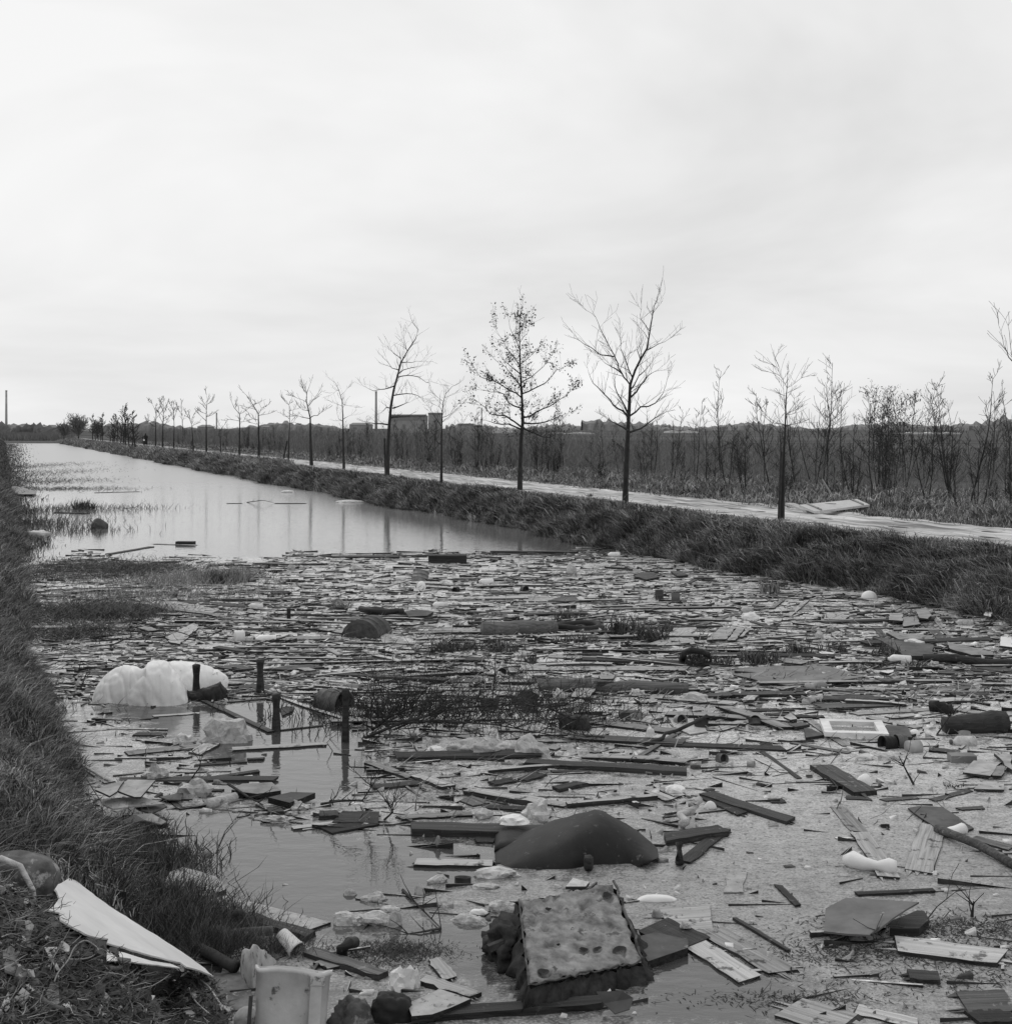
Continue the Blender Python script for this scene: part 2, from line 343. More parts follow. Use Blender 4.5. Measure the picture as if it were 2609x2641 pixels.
# ------------------------------------------------------------------ grass and rough vegetation (uncountable)
def blades(name, x, y, hgt, wid, lean, m, dz=0.0, two=False):
    n = len(x); z = height(x+K*y, y)+dz
    th = NR.uniform(0, 2*np.pi, n); dx, dy = np.cos(th)*wid, np.sin(th)*wid
    p = np.stack([x, y, z], -1); w = np.stack([dx, dy, 0*dx], -1); L = lean+NR.normal(0, .65, (n, 2))
    mid = p+np.stack([L[:, 0]*hgt*.35, L[:, 1]*hgt*.35, hgt*.62], -1)
    tip = p+np.stack([L[:, 0]*hgt*1.05, L[:, 1]*hgt*1.05, hgt*NR.uniform(.55, 1.0, n)], -1)
    V = np.stack([p-w, p+w, mid-w*.7, mid+w*.7, tip], 1).reshape(-1, 3)
    i = np.arange(n)[:, None]*5
    T = np.concatenate([i+np.array([[0, 1, 3]]), i+np.array([[0, 3, 2]]), i+np.array([[2, 3, 4]])])
    o = fastmesh(name, V, T, m); return o
def field(n, c0, c1, y0, y1, ypow=1.6):
    t_ = NR.uniform(0, 1, n); y = y0*(y1/y0)**t_ if ypow else NR.uniform(y0, y1, n)
    c = NR.uniform(c0, c1, n); return c-K*y, y
def gsel(x, y, f, lo, hi): k = (f > NR.uniform(lo, hi, len(x))); return x[k], y[k]
def clump(x, y): return lump(x, y, 3.1, 4)+.6*lump(x, y, 7.3, 1)
HEAP = [(-900,1690),(60,1672),(170,1690),(300,1760),(420,1830),(470,1990),(470,2900),(-900,2900)]
# left bank: dense, hanging towards the water
for nm, m, n, hh, c0 in (('bank_grass', 'grass', 150000, .12, -3.2), ('bank_grass', 'dark_grass', 90000, .15, -2.0), ('bank_straw', 'straw', 16000, .17, -3.0)):
    y = 5.6*(60/5.6)**NR.uniform(0, 1, n); c = cleft(y)+.04-NR.uniform(0, 1, n)**1.4*(1.3-c0); x = c-K*y
    f = clump(x, y); x, y = gsel(x, y, f, -1.1, .25) if m != 'grass' else gsel(x, y, f, -1.8, -.2)
    c = x+K*y; hg = .85*hh*NR.uniform(.4, 1.5, len(x))*(1+.6*lump(x, y, 2.2))*np.minimum(1.6, .62+y/40)
    k = NR.uniform(-.3, .3, len(x)); ln = np.stack([.2+1.5*lump(x, y, 6.7, 2), -.1+1.5*lump(x, y, 7.1, 5)], -1)
    keep_ = ~np.array([yy_ < 8.2 and inpoly(*proj(xx_, yy_, zz_), HEAP) for xx_, yy_, zz_ in zip(x, y, height(x+K*y, y))]); x, y, hg, ln = x[keep_], y[keep_], hg[keep_], ln[keep_]
    tag(blades(nm, x, y, hg, .0026+.0002*y, ln, m), 'short matted grass covering the steep left bank' if m == 'grass' else 'darker coarse grass tufts scattered over the left bank' if m == 'dark_grass' else 'pale dead stalks among the left bank grass', 'grass', kind='stuff')
# far left margin and marshy shore
y = 30*(260/30)**NR.uniform(0, 1, 30000); c = cleft(y)+NR.normal(-.1, .25+.006*y, 30000); x = c-K*y; x, y = gsel(x, y, clump(x, y), -.9, .5)
o = blades('shore_reeds', x, y, NR.uniform(.06, .24, len(x)), .006+.0002*y, np.stack([.2+0*x, 0*x], -1), 'reed')
tag(o, 'dark low reeds growing along the distant left shore', 'reeds', kind='stuff')
# right bank face
for nm, m, n, hh in (('bank_grass', 'grass', 150000, .17), ('bank_grass', 'dark_grass', 110000, .2), ('bank_straw', 'straw', 34000, .26)):
    y = 19*(120/19)**NR.uniform(0, 1, n); c = cright(y)-.1+NR.uniform(0, 1, n)**1.25*3.2; x = c-K*y
    f = clump(x, y)+.0; x, y = gsel(x, y, f, -1.7, -.1) if m == 'grass' else gsel(x, y, f, -.9, .5)
    c = x+K*y; top = smooth((c-cright(y)-1.2)/1.3)
    if m != 'grass': kk = NR.uniform(0, 1, len(x)) > top*.8; x, y, c, top = x[kk], y[kk], c[kk], top[kk]
    hg = hh*NR.uniform(.4, 1.7, len(x))*(1-.6*top)*(1+.9*lump(x, y, 2.4, 1)); ln = np.stack([-.6+.5*top+1.3*lump(x, y, 4, 2), -.3+1.3*lump(x, y, 4, 5)], -1)
    tag(blades(nm, x, y, hg, .004+.00024*y, ln, m), 'shaggy drooping grass on the far canal bank below the row of trees' if m == 'grass' else 'dark rank grass hanging over the water on the far bank' if m == 'dark_grass' else 'bleached dead grass stems on the far bank', 'grass', kind='stuff')
y = 80*(262/80)**NR.uniform(0, 1, 26000); c = cright(y)-.2+NR.uniform(0, 1, 26000)*3.3; x = c-K*y
tag(blades('bank_grass', x, y, NR.uniform(.15, .6, len(x)), .03+0*x, np.stack([-.3+0*x, 0*x], -1), 'grass'), 'rough grass of the bank where it runs off into the distance', 'grass', kind='stuff')
# verge between track and thicket, ragged track edges
for m, n, hh in (('grass', 120000, .2), ('straw', 34000, .3), ('dark_grass', 30000, .25)):
    y = 22*(200/22)**NR.uniform(0, 1, n); c = 24.0+NR.uniform(0, 1, n)**1.3*(11 if m != 'straw' else 9)+.15*np.sin(y*1.3); x = c-K*y
    x, y = gsel(x, y, clump(x, y)+.3*smooth((x+K*y-25)/2), -1.5, .1) if m == 'grass' else gsel(x, y, clump(x, y)+.6*smooth((x+K*y-25.5)/1.5), -.3, 1.0)
    c = x+K*y; hg = hh*NR.uniform(.4, 1.6, len(x))*(.45+.75*smooth((c-24.2)/2.2))
    tag(blades('verge_grass', x, y, hg, .005+.00026*y, .5*np.stack([lump(x, y, 2), lump(x, y, 2, 3)], -1), m), {'grass': 'rough grass on the verge behind the sandy track', 'straw': 'pale dry grass stems standing at the foot of the saplings', 'dark_grass': 'dark weeds at the foot of the saplings'}[m], 'grass', kind='stuff')
y = 20*(90/20)**NR.uniform(0, 1, 9000); sd_ = NR.uniform(0, 1, 9000) < .6; c = np.where(sd_, 19.9+.25*np.sin(y*.9)+.15*np.sin(y*2.7), 24.1+.2*np.sin(y*1.1))+NR.normal(0, .2, 9000); x = c-K*y
tag(blades('track_edge_grass', x, y, NR.uniform(.04, .14, len(x)), .004+.0002*y, np.zeros((len(x), 2)), 'grass', .02), 'short grass creeping over both edges of the track', 'grass', kind='stuff')
# ------------------------------------------------------------------ thicket behind the track: a mass of thin bare stems
def ribbons(name, base, top, wid, m, bend=.15):             # arrays n x 3, ribbon of two bent segments facing anywhere
    n = len(base); th = NR.uniform(-.7, .7, n); w = np.stack([np.cos(th), np.sin(th), 0*th], -1)*wid[:, None]
    mid = (base+top)/2+NR.normal(0, bend, (n, 3))*np.array([1, 1, .2])*np.linalg.norm(top-base, axis=1)[:, None]*.3
    V = np.stack([base-w, base+w, mid-w*.75, mid+w*.75, top], 1).reshape(-1, 3); i = np.arange(n)[:, None]*5
    T = np.concatenate([i+np.array([[0, 1, 3]]), i+np.array([[0, 3, 2]]), i+np.array([[2, 3, 4]])]); return fastmesh(name, V, T, m)
def thicket(n, y0, y1, c0, c1, h0, h1, pw=1.0, keep=None, w=1.0):
    y = y0*(y1/y0)**(NR.uniform(0, 1, n)**pw); c = NR.uniform(c0, c1, n)
    if keep is not None: k = keep(c, y) > NR.uniform(0, 1, n); y, c = y[k], c[k]
    n = len(y); x = c-K*y; z = height(c, y); b = np.stack([x, y, z], -1); hh = NR.uniform(h0, h1, n)*(1+.14*lump(x, y, .7))
    t_ = b+np.stack([NR.normal(0, .16, n)*hh, NR.normal(0, .16, n)*hh, hh], -1); wd = (.0035+.00011*y)*w
    B, T_, Wd = [b], [t_], [wd]
    for k in range(5):
        f = NR.uniform(.25, .85, n)[:, None]; s = b+(t_-b)*f; l = (hh*NR.uniform(.2, .42, n))[:, None]
        d = np.stack([NR.normal(0, .55, n), NR.normal(0, .55, n), NR.uniform(.5, 1, n)], -1); B.append(s); T_.append(s+d*l); Wd.append(wd*.6)
    return np.concatenate(B), np.concatenate(T_), np.concatenate(Wd)
kp = lambda c, y: smooth((y-52)/22)*(1-.35*smooth((c-32)/8))
o = ribbons('thicket', *thicket(11000, 48, 240, 26.6, 42, 1.35, 2.45, keep=kp), 'far_twig'); tag(o, 'dense mass of thin bare stems behind the track, running off to the left', 'thicket', kind='stuff')
kp = lambda c, y: .5+0*y
o = ribbons('thicket', *thicket(1900, 30, 62, 27.0, 36, .5, 1.6, keep=kp, w=.8), 'far_twig'); tag(o, 'low scrubby undergrowth between the saplings on the right', 'undergrowth', kind='stuff')
o = ribbons('thicket', *thicket(7000, 62, 190, 38, 100, .5, 1.15, keep=lambda c, y: smooth((c-36)/10), w=1.6), 'far_twig'); tag(o, 'brushy rows of low nursery plants out in the field', 'undergrowth', kind='stuff')
# ------------------------------------------------------------------ bare trees
def grow(mb, p, d, L, r, lvl, up=.12, jit=.35, leaves=None, rmin=.0035):
    n = 4 if lvl else 3; pts = [p.copy()]; q = p.copy(); d = d.normalized(); rr = [r]
    for i in range(n):
        d = (d+Vector((R.gauss(0, jit), R.gauss(0, jit), R.gauss(0, jit)*.6+up))*.5).normalized()
        q = q+d*(L/n); pts.append(q.copy()); rr.append(max(rmin, r*(1-.8*(i+1)/n)))
        if lvl and i < n-0:
            for _ in range(1 if R.random() < .8 else 2):
                dd = (d+Vector((R.uniform(-1, 1), R.uniform(-1, 1), R.uniform(-.4, .7)))*.85).normalized()
                grow(mb, q.copy(), dd, L*R.uniform(.32, .6), max(rmin, rr[-1]*.6), lvl-1, up, jit, leaves, rmin)
        if leaves is not None and R.random() < leaves[1]: leaves[0].append((q.copy(), leaves[2]))
    mb.tube(pts, rr, 4 if r > .012 else 3, False)
def leafmesh(lst, m, size):
    mb = MB()
    for p, s in lst:
        for _ in range(R.randint(2, 5)):
            a = Vector((R.gauss(0, 1), R.gauss(0, 1), R.gauss(0, 1))).normalized(); b_ = a.cross(Vector((R.random(), R.random(), 1))).normalized()
            c_ = p+Vector((R.gauss(0, .07), R.gauss(0, .07), R.gauss(-.03, .06))); w = size*R.uniform(.5, 1.2)
            mb.add([c_-a*w, c_+b_*w*.5, c_+a*w, c_-b_*w*.45+a.cross(b_)*w*.3], [(0, 1, 2, 3)])
    return mb
def tree(t_, trunk, branches, rb, label, group, leaves=None, tw=1.0, eg=.5, base_z=.88, extra=0, cat='tree', lv=1, dens=5.0):
    x0, y0 = trunk[0]; u, v = px(t_, x0, y0); d0 = F*(H-base_z)/(v-HY); org = PD(t_, x0, y0, d0)
    root = empty('bare_tree', (org.x, org.y, org.z-.03)); tag(root, label, cat, group)
    s = d0/F*TL[t_][2]                                  # metres per crop pixel at the tree
    def w3(x, y, k): return PD(t_, x, y, d0+k*abs(x-x0)*s)-org
    tm, cm = MB(), MB(); lf = []
    tp = [w3(x, y, R.uniform(-.25, .25)) for x, y in trunk]; n = len(tp)
    fl = [w3(trunk[0][0], trunk[0][1]+6, 0)]+tp
    # cumulative length gives the taper
    cum = [0]
    for i in range(1, n): cum.append(cum[-1]+(tp[i]-tp[i-1]).length)
    rb *= 1.15
    rad = [rb*(1-.93*(c_/cum[-1])**.85) for c_ in cum]
    tm.tube([tp[0]-Vector((0, 0, .12))]+tp, [rb*1.5]+[rb*1.12]+rad[1:], 8)
    def radius_at(p):
        k = min(range(n), key=lambda i: (tp[i]-p).length); return max(.008, rad[k])
    L = lambda sz: (lf, leaves, sz) if leaves else None
    allb = []
    for br in branches:
        k = R.uniform(-.75, .75); pts = [w3(x, y, k) for x, y in br]
        near = min(tp, key=lambda q: (q-pts[0]).length)
        r0 = min(rb*.42, radius_at(pts[0])*.62); m = len(pts)
        dense = [pts[0]]; 
        for i in range(1, m):
            mid = (pts[i-1]+pts[i])/2+Vector((R.gauss(0, 1), R.gauss(0, 1), R.gauss(0, 1)))*(pts[i]-pts[i-1]).length*.05; dense += [mid, pts[i]]
        rr = [max(.0045*tw, r0*(1-.88*i/(len(dense)-1))) for i in range(len(dense))]
        cm.tube(dense, rr, 5, False); allb.append((dense, rr))
    allb.append((tp[n//3:], rad[n//3:]))
    for dense, rr in allb:
        for i in range(1, len(dense)):
            seg = dense[i]-dense[i-1]; cnt = max(1, int(seg.length*dens+R.random()))
            for j in range(cnt):
                q = dense[i-1]+seg*R.random(); dd = (seg.normalized()*.7+Vector((R.uniform(-1, 1), R.uniform(-1, 1), R.uniform(-.2, .9)))).normalized()
                grow(cm, q, dd, R.uniform(.25, .75)*(.6+.4*min(1.5, cum[-1]/5)), max(.004*tw, min(.011, rr[i]*.55)), lv if R.random() < .6 else 0, .1, .3, L(1), .0034*tw)
        grow(cm, dense[-1], dense[-1]-dense[-2], eg, max(.0045*tw, rr[-1]), 1, .1, .25, L(1), .0034*tw)
    tm.build('trunk', 'bark', root, True); cm.build('crown', 'twig', root)
    if lf: leafmesh(lf, 'dead_leaf', .05).build('dead_leaves', 'dead_leaf', root)
    return root, d0
G1 = 'trees in a row between canal and track'
tree('B0', [(1615,1205),(1618,1100),(1622,980),(1628,850),(1632,760),(1638,650),(1643,530),(1670,450),(1700,390),(1735,330),(1752,230),(1765,150),(1773,100),(1790,60)],
 [[(1643,530),(1610,490),(1580,440),(1565,390),(1540,340),(1510,280),(1480,225),(1455,160),(1400,120)],[(1555,375),(1480,365),(1430,325),(1370,290),(1345,265)],
  [(1735,340),(1800,305),(1860,275)],[(1752,240),(1700,170),(1705,110)],[(1635,710),(1600,670),(1550,640),(1500,580),(1440,520),(1415,460)],[(1632,690),(1600,620),(1560,540),(1550,480)],
  [(1640,700),(1700,650),(1780,630),(1820,580),(1845,500)],[(1643,600),(1700,530),(1740,480),(1790,450)],[(1643,560),(1690,480),(1750,420)],[(1638,790),(1700,770),(1780,710),(1820,690)],
  [(1632,780),(1580,750),(1520,720)],[(1600,470),(1540,430),(1490,395)],[(1700,395),(1680,340),(1705,270)],[(1655,490),(1620,400),(1590,330),(1590,270)]], .082,
 'tall bare tree with two long forked leaders, right of the leafy one', G1)
tree('B0', [(1040,1110),(1041,1000),(1045,850),(1055,740),(1052,620),(1045,500),(1040,380),(1038,260),(1040,180),(1055,90)],
 [[(1050,775),(980,745),(900,740),(850,725)],[(1052,765),(960,700),(880,690),(800,615)],[(1052,660),(980,630),(950,580),(880,570),(830,560)],[(1048,600),(980,560),(900,510),(830,490),(785,425)],
  [(1045,540),(1000,480),(960,430),(900,390)],[(1040,430),(1000,370),(950,290),(910,230)],[(1038,330),(1000,250),(980,180)],[(1060,710),(1130,680),(1200,650),(1260,610),(1320,560)],
  [(1062,740),(1150,740),(1220,720),(1290,690)],[(1052,580),(1120,550),(1180,520),(1240,450),(1270,440)],[(1048,520),(1100,490),(1170,430),(1210,370)],[(1042,420),(1080,390),(1130,340)],
  [(1040,300),(1080,250),(1100,180)],[(1060,770),(1130,800),(1200,820),(1260,800)],[(1042,470),(980,420),(930,370)]], .085,
 'tall tree still holding clusters of dead leaves, full cone-shaped crown', G1, leaves=.42)
tree('B0', [(315,1035),(318,900),(325,760),(335,650),(350,560),(372,480),(390,410),(430,340),(470,280),(485,230),(460,200),(445,170)],
 [[(360,535),(300,555),(240,565),(190,540)],[(335,660),(310,655),(285,680)],[(325,750),(250,745),(205,735)],[(380,450),(340,440),(310,390)],[(372,490),(430,480),(490,490),(530,520),(590,525)],
  [(395,410),(450,410),(515,405)],[(350,590),(420,580),(480,590),(520,610)],[(345,660),(400,640),(440,625)],[(390,390),(350,360),(330,320)],[(420,340),(400,260)],[(378,470),(440,440),(500,430)],[(326,715),(380,708),(430,700)]], .095,
 'slanting bare tree whose crown leans right, in front of the factory chimney', G1)
tree('B0', [(610,1078),(612,950),(612,800),(615,700),(620,630),(635,580),(670,540),(695,530)],
 [[(613,760),(570,700),(545,660)],[(612,740),(650,710),(695,660)],[(615,680),(600,650),(575,640)],[(618,620),(590,600)],[(628,600),(660,590)],[(612,860),(585,840),(560,790)],[(614,710),(660,690),(690,650)]], .055,
 'slim bare tree between the slanting tree and the leafy one', G1, dens=4)
tree('B0', [(78,1000),(75,850),(72,700),(68,620),(50,560),(30,520),(15,510)],
 [[(72,650),(30,635)],[(75,640),(120,650)],[(74,730),(50,720),(40,690)],[(75,720),(110,700)],[(60,590),(90,560)],[(50,560),(20,580)]], .07, 'thin bare tree with stubby side twigs, left of the chimney', G1, dens=4)
tree('C0', [(652,1270),(656,1100),(662,900),(668,780),(672,650),(678,545),(683,460)],
 [[(678,545),(655,500),(640,480),(600,465),(560,455)],[(645,480),(632,440),(600,420),(550,405)],[(632,430),(612,390),(625,360)],[(680,545),(720,520),(760,490),(800,480)],[(755,490),(775,455)],[(672,695),(700,675),(730,665)],
  [(672,690),(705,690),(725,678)],[(668,750),(620,740),(575,720)],[(672,755),(710,745),(750,735)],[(674,590),(655,585)]], .05, 'staked young tree with a small antler-like top, nearest the camera in the row', G1, dens=.8, lv=0, eg=.22)
tree('C0', [(2010,1460),(2005,1100),(1990,800),(1975,500),(1965,240)], [[(1975,500),(1915,400),(1895,240)],[(1915,400),(1880,340),(1858,270)],[(1990,700),(2050,600),(2080,500)]], .07, 'bare tree almost wholly outside the right edge, only twig tips showing', G1, dens=1)
far = [([(1730,835),(1722,600),(1718,370),(1700,290),(1680,200),(1685,120),(1715,40)],[[(1718,375),(1640,360),(1570,350)],[(1720,365),(1790,345),(1850,300)],[(1680,215),(1620,185),(1550,150)],[(1688,130),(1650,90),(1640,40)],[(1700,250),(1750,190),(1790,130)],[(1705,300),(1650,290),(1610,260)]],.1,'dark bare tree with a wide low fork and curved top, beside the staked one'),
 ([(1503,795),(1508,600),(1515,420),(1512,280),(1510,230),(1535,180)],[[(1515,425),(1560,410),(1600,430)],[(1513,380),(1480,350)],[(1510,240),(1470,210)],[(1513,300),(1550,290)]],.06,'narrow bare tree with a slanting prop leaning on it'),
 ([(1213,775),(1212,600),(1207,330),(1160,250),(1110,170),(1060,115)],[[(1207,345),(1270,335),(1330,320)],[(1207,390),(1130,360),(1080,290)],[(1190,290),(1110,270)],[(1207,330),(1240,270),(1290,250)],[(1150,240),(1200,220)],[(1209,430),(1150,420)]],.09,'bare tree with its leader swept to the left and a flat fan on the right'),
 ([(1020,755),(1024,500),(1022,330),(970,270),(935,190)],[[(1024,330),(1090,290)],[(1022,400),(950,385),(900,390)],[(1025,410),(1065,405)],[(980,280),(990,230)]],.085,'bare tree with a V-shaped top and one long low left branch'),
 ([(838,745),(835,600),(822,450)],[[(832,500),(860,455)]],.06,'short thin tree in front of the small distant chimney'),
 ([(697,740),(694,500),(695,300),(705,180),(692,130)],[[(695,330),(640,310)],[(695,360),(750,340)],[(696,250),(660,210)],[(697,240),(740,200)],[(694,400),(630,340)]],.075,'straight slender bare tree standing clear on the skyline'),
 ([(568,725),(560,550),(545,400),(530,350)],[[(548,430),(500,330)],[(550,450),(590,430)],[(543,400),(575,330)]],.07,'bent little bare tree with a side shoot at its foot'),
 ([(465,640),(462,480),(455,350),(415,270)],[[(460,350),(447,220)],[(462,400),(490,330)],[(440,320),(400,250)]],.08,'bare tree with a slim crooked fork, set back from the bank'),
 ([(374,680),(378,450),(372,250)],[[(377,400),(345,320)],[(377,380),(400,310)],[(375,320),(350,250)]],.07,'thin tree with a few clinging leaves next to the leafy pair'),
 ([(265,690),(268,450),(272,330),(275,210)],[[(268,450),(320,380)],[(268,420),(230,330)],[(272,330),(310,240)],[(272,300),(240,230)]],.09,'right one of the two leafy trees near the far end'),
 ([(195,670),(197,450),(200,320),(160,220)],[[(197,430),(120,390)],[(200,330),(230,280)],[(198,380),(240,330)],[(197,460),(130,410)]],.09,'left one of the two leafy trees near the far end')]
for i, (tr, br, rb, lab) in enumerate(far):
    tree('K2', tr, br, rb, lab, G1, leaves=(.3 if i > 7 else None), tw=2.2+.25*i, lv=1, dens=2.2)
# stakes beside the trees
def stake(t_, x1, y1, x2, y2, r, lab, top=0):
    u, v = px(t_, x1, y1); d = F*(H-.88)/(v-HY); a = PD(t_, x1, y1, d); b_ = PD(t_, x2, y2, d)
    mb = MB(); mb.tube([a-Vector((0, 0, .1)), a, a+(b_-a)*.5, b_], [r, r, r*.97, r*.94], 8); 
    o = mb.build('tree_stake', 'bark', smooth=False, origin=a); tag(o, lab, 'stake', 'stakes beside the row trees'); return o
stake('C0', 634, 1272, 648, 900, .036, 'thick dark stake tied beside the nearest young tree')
stake('B0', 306, 1032, 300, 828, .05, 'upright dark stake left of the slanting tree')
stake('K2', 1452, 792, 1490, 600, .06, 'slanting prop leaning against the narrow tree')
stake('K2', 545, 722, 548, 600, .05, 'small post at the foot of the bent little tree')
# the row beyond, too small to tell apart
def stock_tree(h_, rb, multi, tw, leaves=None, lvl=2, sub=0):
    root = empty('sapling', (0, 0, 0)); tm, cm, lf = MB(), MB(), []
    for s in range(multi):
        d = Vector((R.gauss(0, .22 if multi > 1 else .05), R.gauss(0, .22 if multi > 1 else .05), 1)).normalized(); p = Vector((R.gauss(0, .06)*(multi > 1), R.gauss(0, .06)*(multi > 1), -.1)); pts, rr = [p.copy()], [rb]
        hh = h_*R.uniform(.75, 1); n = 10
        for i in range(n):
            d = (d+Vector((R.gauss(0, .07), R.gauss(0, .07), .22))).normalized(); p = p+d*hh/n; pts.append(p.copy()); rr.append(max(.004*tw, rb*(1-.9*(i+1)/n)))
            if i > 1:
                for _ in range(R.randint(1, 4)):
                    a = R.uniform(0, 6.28); dd = Vector((math.cos(a)*.75, math.sin(a)*.75, R.uniform(.2, 1.2)))
                    grow(cm, p.copy()-d*R.random()*hh/n, dd, hh*R.uniform(.07, .27)*(1.2-.08*i), max(.0032*tw, rr[-1]*.38), lvl-1, .16, .2, (lf, leaves, 1) if leaves else None, .0034*tw)
        tm.tube(pts, rr, 5)
    tm.build('trunk', 'bark', root, True); cm.build('crown', 'twig', root)
    if lf: leafmesh(lf, 'dead_leaf', .035).build('dead_leaves', 'dead_leaf', root)
    return root
def copy_tree(o, loc, rz, s=1.0):
    c_ = o.copy(); C.objects.link(c_); c_.location = loc; c_.rotation_euler = (0, 0, rz); c_.scale = (s, s, s)
    for ch in o.children:
        k = ch.copy(); C.objects.link(k); k.parent = c_
    return c_
used = set()
def place(proto, loc, rz, s, label, cat, group, name=None):
    if id(proto) not in used: used.add(id(proto)); o = proto; o.location = loc; o.rotation_euler = (0, 0, rz); o.scale = (s, s, s)
    else: o = copy_tree(proto, loc, rz, s)
    if name: o.name = name
    return tag(o, label, cat, group)
farp = [stock_tree(5, .1, 1, 6), stock_tree(4.3, .09, 1, 6)]
for x in (1480, 1450, 1410, 1375, 1350, 1320, 1280, 1245, 1230, 1205, 1125, 1100, 1075, 1045, 1015):
    bx = P('K1', x, 745-(1480-x)*.19, .88); place(farp[R.random() < .5], (bx.x, bx.y, .85), R.random()*6, R.uniform(.85, 1.2), 'small dark trunk in the far end of the tree row', 'tree', 'distant trees of the row', 'bare_tree')
sp_ = [stock_tree(4.4, .03, 1, 1.6), stock_tree(3.6, .03, 2, 1.8), stock_tree(3.4, .024, 5, 1.3), stock_tree(3.9, .034, 3, 1.7), stock_tree(2.3, .02, 2, 1.7), stock_tree(3.3, .024, 4, 1.3, .1), stock_tree(1.5, .014, 4, 1.8)]
def sapling(x, yb, yt, k, label, t_='C0'):
    b_ = P(t_, x, yb, .85); hpx = (yb-yt)*mpp(t_, x, yb, .85); base_h = [4.4, 3.6, 3.4, 3.9, 2.3, 3.3, 1.5][k]
    KP = [(4.4, .03, 1, 1.5, None, 2), (3.6, .025, 2, 1.5, None, 2), (3.4, .02, R.randint(3, 5), 1.2, None, 2), (3.9, .03, R.randint(2, 3), 1.4, None, 2), (2.3, .017, 2, 1.4, None, 2), (3.3, .02, R.randint(3, 5), 1.2, .12, 2), (1.5, .011, 3, 1.3, None, 2)][k]
    place(stock_tree(*KP), (b_.x, b_.y, hxy(b_.x, b_.y)-.03), R.random()*6.28, hpx/base_h*1.2, label, 'sapling', 'young trees beyond the track')
for a in ((270,1120,870,4,'low sapling with a straight dark stem at the verge, left of the others'),(318,1050,470,0,'slender single-stemmed sapling rising alone above the skyline, left of the staked tree'),
 (165,1060,680,0,'faint thin sapling left of the tall slender one'),(435,1085,745,4,'small sapling leaning right, between the slender sapling and the staked tree'),(570,1115,560,1,'forked sapling just left of the staked tree'),
 (725,1095,560,0,'sapling just behind the staked tree on its right'),(835,1125,600,2,'bushy sapling left of the tallest one behind the wooden hatch'),(872,1105,450,3,'tallest spreading sapling behind the wooden hatch'),
 (1002,1085,590,0,'narrow upright sapling right of the tallest spreading one'),(1165,1135,620,5,'wide multi-stemmed sapling with a few leaves, on the right'),(1228,1110,590,5,'leafy-tipped sapling with a crooked foot'),
 (1320,1100,570,5,'many-stemmed sapling with the leafiest tips'),(1420,1110,640,2,'twiggy sapling between the leafy-tipped ones and the tall pair'),(1568,1180,650,3,'slanting sapling whose long branch points to the upper left'),
 (1642,1215,500,3,'tall twin-stemmed sapling near the right edge'),(1768,1140,640,2,'fan-shaped sapling beside the right edge'),(1880,1160,775,4,'short thin sapling at the very right edge'),
 (1340,1225,1130,6,'tiny shrub in the verge grass, left one of two'),(1438,1225,1130,6,'tiny shrub in the verge grass, right one of two')): sapling(*a)
for k in range(175):
    y = 33*(190/33)**R.random(); c = R.uniform(26.6, 31)+.0*y; x = c-K*y
    if x/y > .06 and k % 2: continue
    kk = R.choice([0, 1, 2, 3, 4, 4, 5, 1, 6]); place(sp_[kk], (x, y, hxy(x, y)-.03), R.random()*6.28, R.uniform(.6, .95), 'bare sapling in the belt of young trees behind the track', 'sapling', 'saplings of the belt')
# rounded leafless tree where the thicket begins, left
def round_tree(t_, x, yb, yt, wpx, label, z=.8):
    b_ = P(t_, x, yb, z); s = mpp(t_, x, yb, z); hh = (yb-yt)*s; w = wpx*s; root = empty('round_tree', (b_.x, b_.y, z)); tm, cm = MB(), MB(); tm.tube([(0,0,-.1),(0,.05,hh*.3),(.1,0,hh*.6)], [hh*.035, hh*.028, .02*hh], 6)
    for _ in range(int(60)):
        a = R.uniform(0, 6.28); dd = Vector((math.cos(a)*w/hh, math.sin(a)*w/hh, R.uniform(.35, 1.5)))
        grow(cm, Vector((0, 0, hh*R.uniform(.12, .5))), dd, hh*R.uniform(.4, .62), .05, 2, .08, .3, None, .03)
    tm.build('trunk', 'bark', root, True); cm.build('crown', 'far_twig', root); tag(root, label, 'tree'); return root
round_tree('K1', 860, 660, 420, 130, 'broad rounded leafless tree at the far bend of the canal')
round_tree('K1', 1060, 640, 480, 70, 'smaller rounded bare tree right of the broad one at the bend')
round_tree('K1', 700, 650, 500, 80, 'low bushy bare tree left of the broad one at the bend')
# ------------------------------------------------------------------ far off
def farwood(name, y, u0, u1, t_, hfun, depth, label, m='hazed_wood', n=220, zb=0):
    xs = np.linspace((u0-CX)*y/F, (u1-CX)*y/F, n); mb = MB(); rows = 5
    prev = None; vs = []
    for i, x in enumerate(xs):
        h_ = hfun(i/n)*(1+.12*math.sin(i*.37)+.1*math.sin(i*1.3+1)+R.uniform(-.16, .2))
        for j in range(rows): a = math.pi*j/(rows-1); vs.append((x, y-math.cos(a)*depth/2+R.uniform(-.1, .1)*depth, zb+h_*math.sin(a)*(1+R.uniform(-.1, .1))))
    fs = [(i*rows+j, i*rows+j+1, (i+1)*rows+j+1, (i+1)*rows+j) for i in range(n-1) for j in range(rows-1)]
    mb.add(vs, fs); o = mb.build(name, m); tag(o, label, 'far wood', kind='stuff'); return o
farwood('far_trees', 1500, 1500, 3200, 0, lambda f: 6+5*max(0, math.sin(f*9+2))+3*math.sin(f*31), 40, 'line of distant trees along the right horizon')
farwood('far_trees', 1900, 1150, 1800, 0, lambda f: 6+3*math.sin(f*17), 40, 'faint distant tree line in the middle of the horizon')
